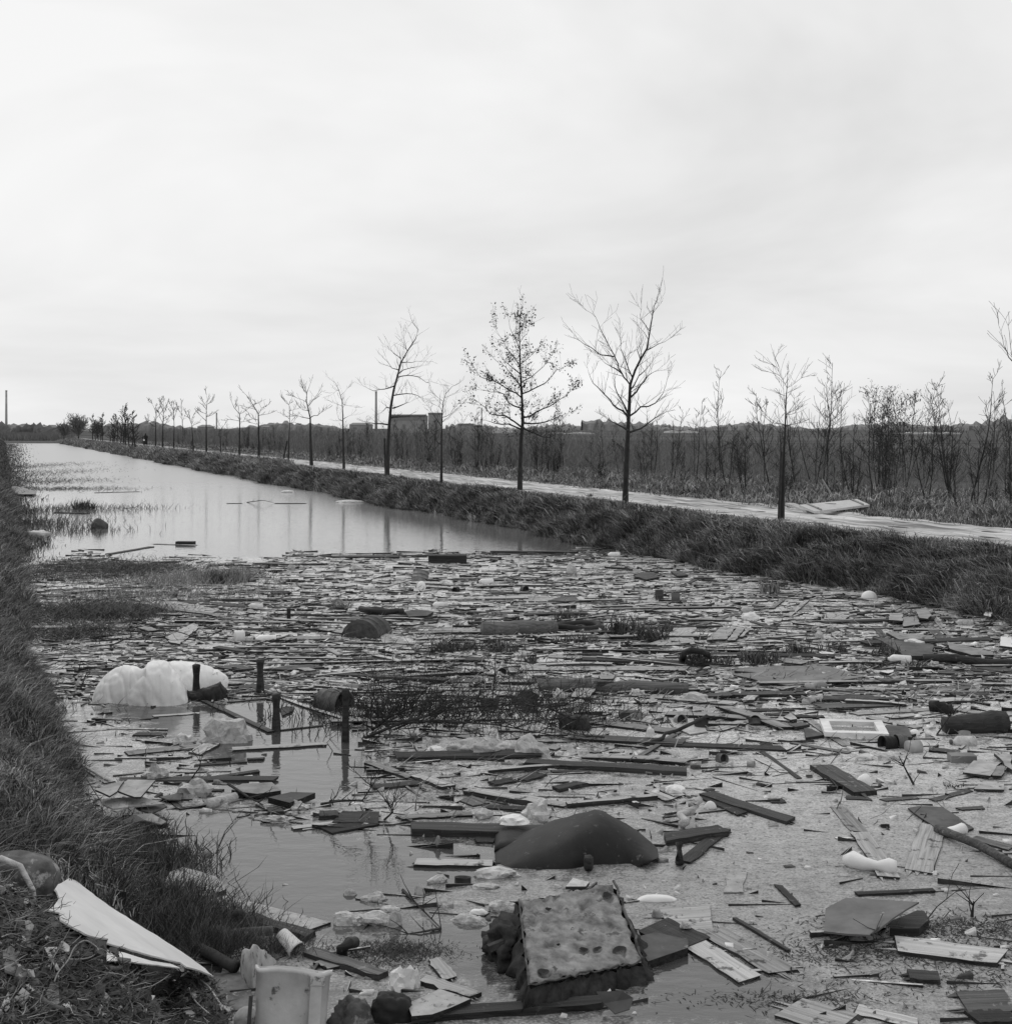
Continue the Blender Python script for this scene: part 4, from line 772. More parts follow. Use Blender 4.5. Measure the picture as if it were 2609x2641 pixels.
# ------------------------------------------------------------------ planks one by one
PL = [ # tile, x1,y1,x2,y2, width, thickness, material, label, z1, z2
('B',-60,178,560,172,.16,.09,'k','long dark beam closing off the rubbish field at the open water'),
('B',885,150,1350,152,.14,.12,'d','thick dark beam floating at the foot of the far bank'),
('A',595,165,830,125,.16,.05,'k','dark plank floating alone on the open water, left side'),
('A',850,110,1070,118,.2,.03,'m','thin pale plank under the dark lump on the open water'),
('A0',1505,716,1672,716,.12,.06,'k','dark plank lying out in the middle of the open water'),
('A0',1242,716,1320,716,.14,.05,'d','short plank out on the open water, left of the small twigs'),
('A0',520,658,760,652,.12,.06,'k','long thin dark pole reaching from the marshy left shore'),
('A0',300,765,480,770,.2,.08,'k','dark log-like plank before the round grass tuft'),
('A',850,210,975,205,.25,.08,'k','dark block of timber at the edge of the field, left'),
('A',860,235,1020,232,.16,.05,'m','grey plank right under the dark timber block'),
('B',860,380,1240,382,.12,.05,'d','long dark plank below the white ball'),
('B',300,345,470,300,.1,.03,'l','pale lath beside the upright drum'),
('B',700,482,1200,492,.13,.04,'d','long dark plank running under the rubble in mid-field'),
('B',440,525,700,522,.1,.04,'k','dark lath left of the crumpled plastic'),
('L1',0,1075,860,1115,.1,.04,'d','very long thin lath below the half-sunk drum'),
('L1',60,590,700,640,.1,.04,'m','long thin lath right of the reeds on the left'),
('L1',0,775,210,815,.2,.07,'l','pale broad plank with a dark butt end, left of the half-sunk drum'),
('L1',1040,1005,1500,1045,.12,.05,'m','pale pole lying before the reed clump'),
('B',1050,790,1960,792,.3,.05,'m','very long broad grey plank stretching across to the right'),
('B',520,850,830,862,.22,.05,'d','dark flat plank above the brushwood'),
('B',45,885,300,905,.12,.04,'d','narrow plank left above the brushwood'),
('L1',130,1055,560,1062,.18,.05,'k','dark plank before the half-sunk drum'),
('B',1140,765,1240,767,.1,.03,'m','short grey lath over the very long broad plank'),
('B',1700,940,2050,965,.22,.05,'m','grey plank behind the long dark log on the right'),
('L3',1090,515,1450,530,.17,.04,'m','grey plank with a dark knot right of the folded board'),
('L3',1050,800,1909,900,.2,.07,'m','long weathered plank running down to the crossing pole'),
('L3',860,950,1960,1000,.2,.08,'d','long dark beam in front of the white crumpled scrap'),
('L3',240,390,1100,425,.22,.05,'d','dark wedge-shaped plank above the long log'),
('E',710,100,1250,170,.1,.04,'m','lath half under the pale plastic film'),
('E',1065,235,1950,285,.16,.12,'k','long dark wet beam across the middle of the scum'),
('E',1215,293,1420,297,.07,.03,'d','thin lath just below the long wet beam'),
('E',204,240,440,325,.1,.06,'m','slanting grey beam, upper half of the crossed pair left'),
('E',470,310,650,375,.13,.08,'m','slanting thick beam with a stub, lower half of the crossed pair left'),
('E',240,378,490,355,.12,.06,'k','dark wet plank pointing left, under the crossed pair'),
('E',755,390,1150,455,.14,.12,'m','thick pale squared beam slanting down to the right'),
('E',1130,455,1300,478,.12,.05,'m','flat end of plank touching the thick squared beam'),
('E',1295,468,1780,424,.07,.11,'m','squared beam pointing up to the right above the dark tank'),
('E',830,485,1070,497,.1,.04,'k','dark lath above the crumpled white bag'),
('E',745,440,830,475,.17,.04,'d','short broad plank leaning by the thick squared beam'),
('E',880,360,1008,338,.13,.05,'k','short dark plank among the crumbs, pointing up right'),
('E',1050,340,1160,305,.12,.06,'k','short dark block with a jagged end'),
('E',1235,385,1380,355,.11,.09,'k','short crumbling black beam in the scum'),
('E',380,545,780,525,.1,.05,'m','long lath along the upper edge of the dark beam'),
('E',450,590,1180,610,.2,.13,'k','massive dark squared beam left of the tank'),
('E',798,668,900,672,.1,.05,'k','short block between the massive beam and the tank'),
('E',470,790,890,795,.13,.06,'l','pale ribbed plank sinking towards the tank'),
('E',1745,400,1870,450,.12,.05,'m','left one of two short planks right of the squared beam'),
('E',1800,372,1920,430,.12,.05,'m','right one of two short planks right of the squared beam'),
('E',1700,205,1909,80,.06,.05,'d','thin stake slanting up to the right out of the scum'),
('H',1010,715,1620,680,.13,.05,'l','long pale plank in front of the dark posts'),
('H',315,745,800,695,.16,.04,'m','grey plank left of the long pale one, near the bank'),
('H',765,745,880,680,.16,.05,'m','short plank lying askew below the torn sack'),
('H',370,615,570,620,.12,.05,'k','short dark block near the left bank'),
('H',768,822,1105,797,.06,.04,'k','thin dark lath, upper one of the parallel laths'),
('H',1115,782,1225,776,.06,.05,'k','short dark block right of the upper parallel lath'),
('H',740,925,1190,858,.07,.06,'k','long dark lath slanting up to the right'),
('H',760,935,870,920,.07,.04,'k','short lath right below the long slanting one'),
('H',630,938,760,925,.05,.03,'k','lath end poking left from the long slanting one'),
('H',828,985,955,985,.05,.04,'k','thin dark lath left of the tapered board'),
('H',1120,890,1165,950,.08,.02,'l','small pale slat sunk upright behind the tapered board'),
('H',1410,1235,1750,1190,.07,.04,'m','upper of the two laths under the black plank heap'),
('H',1480,1243,1740,1208,.05,.02,'l','pale lower lath under the black plank heap'),
('H',1250,1115,1350,1110,.14,.08,'k','dark block floating left of the plastic flock'),
('H',1580,1140,1705,1135,.15,.1,'k','dark block right of the plastic flock'),
('H',1700,1160,1950,1165,.3,.05,'k','broad black plank of the heap with branches'),
('H',1630,1250,1950,1190,.18,.05,'k','black plank of the heap, its reflection below'),
('H',500,500,800,480,.08,.02,'m','thin lath with a white tip below the big bags'),
('H',1060,300,1440,318,.3,.04,'k','dark broad plank behind the second post'),
('H',1340,70,1550,78,.2,.03,'d','flat dark plank above the posts'),
('H',1160,38,1285,65,.08,.03,'d','thin lath above the posts, slanting right'),
('H',585,1035,690,1110,.05,.03,'d','short stick slanting out of the cardboard heap'),
('H',0,795,215,935,.1,.03,'l','pale split slat sliding down the bank'),
('H',1750,115,1909,125,.14,.05,'k','dark plank at the right of the posts, by the half-sunk drum'),
('H',1700,295,1990,330,.2,.04,'d','broad plank above the sunken barrel'),
('A',1240,575,1640,580,.14,.05,'k','dark plank with reeds growing behind it'),
('A',1000,425,1350,450,.3,.04,'k','broad dark board left in the field'),
('A',1400,668,1495,690,.08,.03,'m','small plank right of the white cans'),
('A',1680,630,1860,715,.1,.04,'m','slanting narrow plank above the half-sunk drum'),
('A',1720,570,1909,600,.16,.06,'m','plank with a dark butt above the slanting narrow one'),
('A',990,530,1620,540,.14,.04,'m','long pale pole behind the dark plank with reeds'),
('A',840,562,985,558,.1,.05,'k','dark bar at the corner of the sunken tray'),
('L6',720,915,1430,905,.13,.1,'d','heavy dark beam in front of the big grey sheet'),
('L6',1180,865,1560,790,.12,.06,'m','beam edge rising to the right along the big grey sheet'),
('L6',1580,945,2200,955,.15,.08,'d','long dark beam right of the small roll'),
('L6',820,590,1075,790,.1,.05,'m','narrow plank lying aslant over the big grey sheet'),
('L6',1210,710,1755,590,.16,.06,'m','broken plank propped over the big grey sheet'),
('L6',480,690,830,800,.2,.03,'l','pale plank end rising left of the big grey sheet'),
('L6',610,700,1040,795,.06,.04,'k','dark lath along the left edge of the big grey sheet'),
('L6',430,445,1190,385,.2,.04,'l','long whitish plank behind the reed clumps'),
('L6',560,410,1400,325,.12,.04,'m','long grey plank behind the whitish one'),
('L6',1265,145,1450,-10,.09,.07,'m','stout stake rising to the upper right, right one of the pair'),
('L6',1095,70,1220,-20,.09,.07,'m','stout stake rising to the upper right, left one of the pair'),
('L6',920,200,1145,270,.1,.05,'d','plank jutting right from under the white skull-like plastic'),
('L6',420,225,780,110,.14,.04,'d','dark plank left of the white skull-like plastic'),
('L6',0,940,740,1005,.2,.06,'m','broad flat plank ending in a point, left of centre'),
('L6',350,920,580,945,.1,.04,'m','short slat above the pointed flat plank'),
('L6',0,865,440,905,.18,.05,'k','dark plank above the pointed flat plank'),
('L6',440,965,865,970,.06,.04,'k','thin dark bar right of the short slat'),
('L6',690,1075,1310,1065,.12,.04,'k','dark plank behind the white window frame, upper one'),
('L6',1330,1130,1615,1135,.1,.07,'k','black beam end beside the white window frame'),
('L6',1030,1110,1330,1115,.08,.04,'d','thin plank running into the black beam end'),
('L6',540,1270,900,1165,.16,.04,'m','scum-covered plank slanting down left of the round tin'),
('L6',340,750,480,690,.08,.05,'d','short plank leaning left of the pale plank end'),
('L6',100,420,220,425,.18,.05,'d','short dark block left of the reed clumps'),
('L6',1060,155,1215,150,.1,.03,'l','small pale slat right of the white skull-like plastic'),
('L5',720,100,870,25,.07,.04,'m','short slat standing up behind the rubbish ridge, left of two'),
('L5',770,105,885,40,.06,.03,'m','short slat standing up behind the rubbish ridge, right of two'),
('L5',1080,235,1245,390,.16,.05,'d','dark plank sliding down the right end of the ridge'),
('L5',1165,195,1340,385,.08,.04,'m','pale lath sliding down the right end of the ridge'),
('L5',970,105,1145,340,.07,.04,'m','long slat lying across the ridge crest'),
('L5',555,240,645,350,.1,.04,'d','short plank leaning at the left of the ridge'),
('L5',460,190,690,190,.16,.08,'k','black beam under the standing board on the ridge'),
('L5',1180,700,1700,715,.12,.05,'d','dark plank right of the crooked stump'),
('L5',590,775,910,775,.14,.12,'d','thick beam end right of the big grey sheet'),
('L5',650,835,1520,850,.13,.04,'d','long dark lath in the right-hand plank drift'),
('L5',330,860,650,845,.1,.04,'m','grey lath in the right-hand plank drift, left part'),
('L5',1370,810,1909,875,.12,.05,'d','dark lath sinking away to the right edge'),
('L5',120,905,1700,870,.22,.03,'m','very long broad plank in the right-hand plank drift'),
('L5',-60,955,500,955,.2,.08,'k','dark broad beam with a square end above the window frame'),
('L5',0,1035,660,1010,.25,.05,'d','flat dark plank above the window frame'),
('L5',340,1110,1200,1060,.14,.03,'m','grey plank running behind the window frame to the log'),
('L5',500,1140,990,1245,.12,.04,'m','plank slanting down right of the window frame'),
('L5',700,1145,1250,1080,.12,.03,'m','long plank edge bounding the pale pool'),
('L5',1350,1060,1800,1140,.14,.04,'m','plank right of the short log, sinking to the right'),
('L5',1250,1210,1920,1110,.12,.03,'m','lower plank bounding the pale pool'),
('L5',1560,640,1930,690,.3,.05,'d','broad dark plank at the right edge under the long pole'),
('L5',1500,675,1750,695,.14,.05,'k','short dark plank touching the broad one at the right edge'),
('C',105,130,210,75,.1,.05,'d','dark wedge of wood rising by the long beam end'),
('C',780,850,1010,1005,.1,.03,'m','thin slat slanting beside the white window frame'),
('C',860,1105,1110,1255,.22,.12,'d','thick dark plank pointing at the viewer, beside the white cup'),
('C',540,1070,690,1150,.16,.02,'l','drowned pale board in the scum'),
('C',540,1035,745,1180,.05,.03,'k','thin dark edge of a drowned board'),
('C',700,985,1020,1042,.07,.03,'d','thin plank pointing at the mooring of cans'),
('C',0,990,660,1015,.15,.06,'k','long dark plank at the left of the scum field'),
('C',1455,1020,1620,1035,.12,.06,'d','dark block in front of the striped tin'),
('C',1560,445,1700,500,.2,.04,'d','dark plank before the large tilted board at right'),
('C',1140,415,1475,460,.25,.04,'d','weathered wide plank by the right reeds'),
('C',1200,1300,1390,1285,.07,.03,'d','thin stick-like slat right of the white cup'),
('C',1130,1290,1000,1285,.1,.03,'d','small slat left of the thick dark plank foot'),
('G',220,320,440,420,.12,.05,'k','rotten dark plank, upper one of the crossing pair in the scum'),
('G',235,305,695,450,.15,.08,'k','long dark squared beam slanting through the scum'),
('G',0,275,70,310,.15,.05,'m','short grey plank end beside the white scrap'),
('G',10,545,330,500,.17,.13,'k','thick black squared timber with a pale top, right of the tank'),
('G',120,680,340,500,.1,.05,'k','dark plank behind the black squared timber'),
('G',955,385,1075,520,.13,.02,'m','sunken slat end, upper part of the long slanting plank'),
('G',1075,520,1240,765,.15,.05,'m','long slanting plank beside the white hourglass float'),
('G',1400,740,1470,480,.2,.03,'m','ragged scum-coated plank standing towards the viewer'),
('G',1055,855,1480,835,.05,.05,'k','thin dark pole above the dark triangular sheet'),
('G',110,1085,470,1325,.17,.04,'l','left board of the two pale boards bottom right'),
('G',250,1050,660,1285,.19,.04,'m','right board of the two pale boards bottom right'),
('G',0,1000,260,985,.4,.03,'m','cross board at the head of the two pale boards'),
('G',390,990,690,1165,.03,.05,'k','dark edge of a sunken board right of the two pale boards'),
('G',630,810,740,920,.05,.04,'k','small dark batten sunk in the scum'),
('G',1290,1130,1840,1200,.24,.06,'l','broad white plank end at the bottom right'),
('G',1335,1295,1515,1310,.13,.07,'k','dark block below the broad white plank'),
('G',700,1480,1000,1572,.3,.03,'m','large scum-flecked plank at the bottom edge'),
('G',1060,1490,1400,1570,.12,.03,'m','narrow plank at the bottom edge, right'),
('G',1630,1450,1909,1440,.25,.05,'d','dark board at the bottom right corner'),
('G',1700,1530,1909,1525,.15,.06,'k','black beam at the bottom right corner'),
('G',1700,550,1909,610,.12,.04,'d','weathered plank at the right edge above the pole'),
('G',1470,345,1680,290,.07,.03,'d','thin grey slat in the scum near the right edge'),
('G',1620,395,1750,385,.07,.03,'d','short slat near the right edge'),
('G',590,350,660,348,.12,.03,'k','small dark chip of plank in the scum'),
('G',-60,1025,160,1125,.3,.05,'k','dark board end between the foam block and the pale boards'),
('F',555,975,1500,905,.1,.1,'k','long wet black beam under the foam block'),
('F',505,790,800,880,.09,.07,'l','pale beam pointing right, front one of the pair at the bottom'),
('F',570,680,660,790,.09,.04,'l','pale beam leaning back, rear one of the pair at the bottom'),
('D',650,1165,-100,900,.01,.01,'k',None),
('L7',240,500,800,665,.1,.1,'k','dark side beam of the sunken table top'),
('L7',780,790,1390,990,.09,.09,'d','old mossy beam behind the white pail'),
('L7',880,880,1000,935,.09,.05,'m','short grey block against the mossy beam'),
]
for p in PL:
    if p[8]: plank(*p)
# scattered planks that nothing tells apart
proto = {}
for k in range(14):
    L = [.35, .5, .6, .8, .9, 1.1, 1.3, 1.5, 1.7, 2.0, 2.3, .45, .7, 1.0][k]; m = ['grey_wood', 'wet_wood', 'grey_wood', 'pale_wood', 'grey_wood', 'dark_wood', 'grey_wood'][k % 7]
    proto[k] = (plank_mesh(L, R.uniform(.05, .17), R.uniform(.012, .03), R.uniform(0, .012), 100+k), m)
got = 0; pp = {}
while got < 135:
    v = 1050+R.random()**1.15*470; u = R.uniform(150, 1950); d_ = F*H/(v*1.36668-HY); x = (u*1.36668-CX)*d_/F; c = x+K*d_
    if c < cleft(d_)+.9 or c > cright(d_)-.6 or R.random() > density(u, v) or density(u, v) < .28 or v > 1480 or (1450 < u < 1760 and 1335 < v < 1420): continue
    k = R.randrange(14)
    if k not in pp: o = proto[k][0].build('plank', proto[k][1]); pp[k] = o
    else: o = pp[k].copy(); C.objects.link(o)
    a = R.gauss(0, .16) if R.random() < .8 else R.uniform(-1.2, 1.2)
    o.location = (x, d_, R.uniform(.002, .03)); o.rotation_euler = (R.gauss(0, .06), R.gauss(0, .015), a); o.scale = (R.uniform(.7, 1.3), R.uniform(.8, 1.4), 1)
    tag(o, 'loose weathered plank lying flat in the dense drift of rubbish', 'plank', 'planks drifting in the rubbish field'); got += 1
# ------------------------------------------------------------------ boards and sheets
SH = [
('L6',[(610,700),(850,655),(1180,640),(1650,640),(2030,745),(1700,790),(1280,830),(1060,800)],.02,'grey_board','big grey sheet of board lying flat among the reeds',.03),
('L6',[(600,255),(755,255),(660,375),(465,385)],.03,'mid_board','brown scrap of boarding, left piece of the broken panel',.05),
('L6',[(765,262),(840,265),(745,385),(665,385)],.03,'mid_board','narrow middle piece of the broken panel',.05),
('L6',[(850,285),(885,290),(820,350),(785,350)],.03,'mid_board','smallest right piece of the broken panel',.05),
('L6',[(110,250),(360,255),(350,290),(130,400),(0,405),(0,345)],.01,'scummed_board','pale sheet of hardboard right of the thick reeds',.02),
('L6',[(1170,575),(1210,558),(1330,570),(1470,600),(1390,620),(1240,605)],.03,'mid_board','surfboard-shaped piece of wood behind the big grey sheet',.03),
('L5',[(535,355),(850,400),(1135,430),(1130,540),(850,540),(640,400)],.05,'dark_board','warped dark panel standing in the right reeds',.06),
('L5',[(1270,400),(1720,500),(1730,530),(1510,530),(1300,470)],.03,'mid_board','broad board sloping down to the right edge',.05),
('L5',[(1240,490),(1530,575),(1480,580),(1250,510)],.02,'pale_wood','pale wedge of board under the broad sloping one',.03),
('L5',[(1800,350),(1915,360),(1915,455),(1790,440)],.03,'painted_board','white square board at the right edge',.08),
('L5',[(1645,105),(1720,112),(1700,155),(1630,140)],.03,'painted_board','small white board at the foot of the far bank, right',.1),
('L5',[(700,130),(835,130),(835,195),(695,185)],.03,'mid_board','pale board lying on the ridge of rubbish',.08),
('L5',[(835,155),(970,160),(1010,225),(840,250)],.03,'mid_board','square board propped on the rubbish ridge',.06),
('L5',[(960,90),(1060,60),(1115,130),(1080,175),(1000,165)],.03,'mid_board','rough board behind the ridge crest',.1),
('L5',[(60,130),(200,115),(310,150),(270,180),(60,180)],.02,'scummed_board','scum-covered board left of the ridge',.03),
('L5',[(665,1220),(880,1235),(925,1340),(700,1345)],.03,'dark_board','dark board right of the white window frame',.04),
('L5',[(610,695),(650,685),(745,680),(740,700),(690,712)],.02,'painted_board','thin white slab under the right reeds',.03),
('L5',[(0,500),(70,497),(155,510),(150,530),(60,530)],.02,'painted_board','white oval slab behind the surfboard-shaped wood',.03),
('L6',[(1420,1250),(1500,1260),(1620,1320),(1440,1345)],.03,'dark_board','dark board under the left corner of the window frame',.03),
('L6',[(1270,1215),(1390,1190),(1480,1215),(1340,1240)],.03,'dark_board','small dark panel left of the window frame',.04),
('L6',[(1220,1140),(1290,1105),(1355,1160),(1290,1170)],.02,'mid_board','small tilted board left of the black beam end',.06),
('L3',[(905,465),(1100,465),(1020,570),(850,560)],.02,'mid_board','folded pale board leaning on the long log',.05),
('B',[(1050,410),(1140,395),(1250,405),(1220,425),(1070,425)],.02,'scummed_board','pale sheet in mid-field below the white can',.02),
('B',[(1860,620),(1960,560),(2000,660),(1700,670)],.02,'scummed_board','light hardboard sheet behind the big reeds',.02),
('G',[(890,940),(1000,882),(1400,905),(1330,945),(1130,1085),(880,1065)],.012,'grey_board','grey five-cornered sheet with pale edges, propped at lower right',None),
('G',[(1340,390),(1400,380),(1530,385),(1700,500),(1660,512),(1500,505)],.015,'dark_board','dark triangular sheet flat in the scum at the right',.02),
('G',[(1390,950),(1430,955),(1455,1000),(1400,1050),(1240,1050),(1240,1010)],.05,'wet_wood','dark crate side under the five-cornered sheet',.05),
('G',[(1700,130),(1850,140),(1790,215),(1640,195)],.02,'mid_board','grey square board right of the oblong tin',.04),
('G',[(1830,160),(1880,160),(1850,215),(1800,212)],.02,'mid_board','narrow board beside the grey square one',.04),
('G',[(1760,240),(1865,255),(1865,290),(1700,285)],.02,'scummed_board','scummed board below the grey square one',.03),
('G',[(1810,90),(1909,100),(1909,180)],.03,'mid_board','corner of a board at the right edge',.05),
('G',[(370,735),(460,735),(440,850),(330,850)],.008,'scummed_board','sunken square board speckled with scum, lower middle',.012),
('C',[(1220,385),(1480,400),(1480,420),(1300,425)],.03,'mid_board','weathered board end in the right reeds',.05),
('C',[(20,835),(120,812),(200,830),(240,925),(150,940),(60,900)],.01,'film','flat grey plastic sheet left of the paired cans',.02),
('H',[(1010,985),(1080,945),(1275,935),(1335,990),(1180,1012)],.04,'mid_board','tapered grey board floating below the posts',.06),
('H',[(1250,1035),(1400,1000),(1560,1005),(1390,1070)],.05,'dark_board','board with a small knob on top, right of the tapered one',.07),
('D',[(1060,350),(0,0),(1,1)],.01,'rag',None,0),
('D',[(520,290),(570,270),(680,240),(640,300),(600,325)],.015,'mid_board','dark flap of cardboard, topmost of the heap by the bank',.2),
('D',[(640,295),(700,235),(850,238),(770,330),(735,330)],.015,'mid_board','bent brown cardboard sheet lying on top of the bank heap',.18),
('D',[(550,340),(780,330),(900,365),(860,370),(620,395),(560,370)],.012,'scummed_board','wide pale cardboard sheet in the bank heap',.1),
('D',[(720,370),(860,350),(915,380),(830,420),(760,400)],.012,'dark_board','dark torn cardboard at the lower right of the bank heap',.06),
('D',[(605,400),(700,365),(720,380),(640,410)],.012,'mid_board','small cardboard strip in the bank heap',.09),
('D',[(405,440),(480,430),(600,540),(520,520)],.02,'mid_board','scrap board lying under the rolled roofing felt',.1),
('D',[(870,330),(1010,295),(990,345),(920,345)],.01,'dark_board','dark scrap beside the crumpled plastic',.04),
('D',[(865,850),(930,740),(1000,715),(1180,765),(1238,835),(985,915)],.05,'scummed_board','stained sunken board beside the bank, one corner up',.03),
('F',[(425,930),(600,850),(770,905),(560,990),(450,1000)],.04,'scummed_board','muddy board at the bottom edge under the pale beams',.06),
('F',[(1290,290),(1330,243),(1420,265),(1400,290)],.02,'film','torn piece of sheeting behind the foam block',.04),
('L3',[(1600,600),(1650,560),(1700,610),(1620,620)],.02,'mid_board','tilted bit of board right of the folded one',.05),
('B',[(1470,830),(1560,830),(1550,850),(1480,850)],.03,'mid_board','small flat scrap over the pair of laths',.04),
('L2',[(180,455),(480,455),(430,500),(200,495)],.01,'scummed_board','pale rectangular sheet in the middle of the drift',.02),
('L2',[(430,490),(560,450),(700,455),(740,490),(600,500)],.03,'dark_board','dark hump of sheeting next to the pale rectangle',.04),
('L2',[(1280,250),(1340,215),(1480,215),(1525,260),(1400,285)],.04,'dark_board','dark oval mat on the far side of the drift',.05),
('L2',[(1640,200),(1740,200),(1810,240),(1700,250)],.04,'dark_board','second dark mat near the far bank',.05),
('L1',[(740,600),(860,580),(1020,600),(960,640),(780,650)],.05,'dark_board','dark mossy panel left of mid-field',.05),
('L1',[(480,800),(560,820),(720,860),(760,935),(620,960),(520,900)],.01,'scummed_board','large scummed sheet behind the half-sunk drum',.02),
('A',[(800,440),(960,425),(1200,470),(1130,500),(1000,495)],.01,'scummed_board','greyish board with a pale patch left in the field',.02),
('A',[(905,620),(1060,545),(1085,570),(985,660),(930,650)],.05,'pale_rag','sunken pale tray full of dirt near the left bank',.03),
('A',[(1190,785),(1290,768),(1400,790),(1300,800)],.03,'dark_board','dark flat rubber mat behind the second post, left',.03),
('A',[(1440,795),(1560,780),(1700,770),(1775,785),(1600,800)],.03,'dark_board','dark flat rubber mat behind the second post, right',.03),
('A',[(1530,1010),(1570,1000),(1610,1002),(1600,1025),(1545,1050)],.02,'wet_wood','dark fish-shaped scrap floating by the third post',.02),
('K1',[(75,1190),(130,1160),(240,1170),(400,1220),(380,1250),(200,1250),(90,1230)],.02,'mid_board','pale board stranded on the far left shore',.1),
]
for a in SH:
    if a[4] is None: continue
    if a[5] is None: o = sheet(a[0], a[1], a[2], a[3], a[4], zs=[.06,.1,.16,.14,.1,.06], jag=.004); continue
    o = sheet(*a, jag=.008)
# ------------------------------------------------------------------ white window frame with its four members
q4 = [P('C', x, y, .08) for x, y in ((855,855),(1195,865),(1238,940),(885,930))]; fr = empty('window_frame', sum(q4, Vector())/4)
for i in range(4):
    a, b_ = q4[i]-fr.location, q4[(i+1) % 4]-fr.location; inn = Vector((0, 0, 0)); c_ = (a+b_)/2; dirn = (b_-a).normalized(); nrm = Vector((0, 0, 1)).cross(dirn)
    if nrm.dot(-c_) < 0: nrm = -nrm
    w = .09 if i % 2 else .1; f = w if i % 2 == 0 else 0
    mb = MB(); s0, s1 = a+dirn*(0 if i % 2 == 0 else .1), b_-dirn*(0 if i % 2 == 0 else .1); tp = [s0, s1, s1+nrm*w, s0+nrm*w]; mb.add(tp+[p-Vector((0, 0, .045)) for p in tp], [(0,1,2,3),(7,6,5,4),(0,4,5,1),(1,5,6,2),(2,6,7,3),(3,7,4,0)]); mb.build('rail' if i % 2 == 0 else 'stile', 'white_paint', fr)
tag(fr, 'white painted empty window frame floating flat on the right', 'window frame')
# ------------------------------------------------------------------ logs, pipes, rolls, sticks
log('B',1140,890,1960,905,.09,'dark_wood','long dark round log lying across, right of centre')
log('B',835,585,1230,565,.13,'dark_wood','thick grey log in mid-field behind the reed clumps')
log('L1',310,580,720,610,.06,'wet_wood','bowed dark log end in the left of the drift')
log('L5',1110,1048,1330,1065,.075,'wet_wood','short smooth round log at the edge of the pale pool')
log('L5',1040,570,1960,610,.07,'wet_wood','long black pole reaching in from the right edge',taper=.7)
log('L5',1240,1240,1830,1215,.1,'wet_wood','fat dark log with a rounded nose near the right edge',taper=1.5)
log('L6',1440,850,1620,830,.05,'mid_board','rounded bark roll on the right of the sheet beam',k=8)
log('L6',1440,990,1580,950,.05,'pale_rag','small pale roll right of the heavy dark beam',k=10)
log('G',1500,505,1950,715,.035,'dark_wood','long bent bare pole at the right edge',pts=[(1500,505,.03),(1620,550,.06),(1720,590,.05),(1830,650,.04),(1960,725,.03)],taper=.9,k=8)
log('G',1560,530,1640,505,.045,'white_plastic','white tube lying against the bent bare pole',taper=1,wob=0)
log('L4',780,855,880,850,.1,'white_plastic','white roll on the left of the drift',taper=1,wob=0)
log('D',1130,375,1290,335,.045,'pale_wood','peeled white birch log floating in the left pool',name='birch_log',taper=1.05,wob=.003)
log('L3',730,800,1020,820,.11,'rust','dark corroded cylinder lying left of the square tin',taper=.8)
log('E',1340,640,1480,650,.012,'wet_wood','dark stick by the tank',taper=.5)
log('G',100,480,200,345,.035,'pale_wood','pale short stake leaning by the white scraps',z1=.02,z2=.12)
log('A',300,640,730,600,.01,'twig','stick in the left shallows',taper=.4)
log('B',170,475,400,485,.05,'rubber','black curved hose in the left of the drift',pts=[(170,465,.06),(230,480,.07),(300,486,.06),(400,478,.05)],taper=1)
log('L6',230,590,470,490,.045,'rubber','black bent tyre-like hose arching over the left reed clump',pts=[(225,590,.02),(245,510,.2),(320,487,.28),(410,495,.25),(470,520,.15)],taper=.9)
# crossing poles by the paired cans
log('L6',-90,1400,470,1130,.022,'twig','long thin pole crossing below the paired cans',z1=0,z2=.25,taper=.8,k=6)
# inner tube
def ring(t_, x, y, wpx, hpx, r, m, label, name, cat):
    p = P(t_, x, y, r*.4); s = mpp(t_, x, y); rx = wpx*s/2; ry = rx*.62; k = 36; mb = MB()
    pts = [Vector((rx*math.cos(a), ry*math.sin(a), .02*math.sin(2*a))) for a in np.linspace(0, 2*math.pi, k+1)]; mb.tube(pts, r, 10, False); return tag(mb.build(name, m, smooth=True, loc=tuple(p)), label, cat)
ring('L2', 690, 745, 480, 80, .055, 'rubber', 'black inner tube lying flat beside the thick grey log', 'inner_tube', 'inner tube')
# ------------------------------------------------------------------ the four old posts and their sunken rails
def post(x, y, yt, w, label):
    p = P('H', x, y); s = mpp('H', x, y); hh = (y-yt)*s; r = w*s/2*1.05; mb = MB(); pr = []
    for f, k in ((-.9, 1.1), (0, 1.05), (.25, .98), (.5, .8), (.68, .74), (.85, .92), (.93, 1.02), (1, 1.0)): pr.append((r*k, f*hh))
    mb.lathe(pr, 9); mb.v = [(a+R.gauss(0, .002), b+R.gauss(0, .002), c_+(R.gauss(0, .004) if c_ > hh*.97 else 0)) for a, b, c_ in mb.v]; tag(mb.build('mooring_post', 'wet_wood', smooth=True, loc=tuple(p)), label, 'post', 'posts of the sunken landing frame')
post(779, 388, 163, 50, 'wooden post standing against the white bags, leftmost of four'); post(1199, 350, 128, 50, 'tallest-looking wooden post behind the others, second from left')
post(1304, 600, 355, 56, 'waisted wooden post with a long reflection, third from left'); post(1759, 670, 322, 50, 'straight wooden post in front of the sunken barrel, rightmost of four')
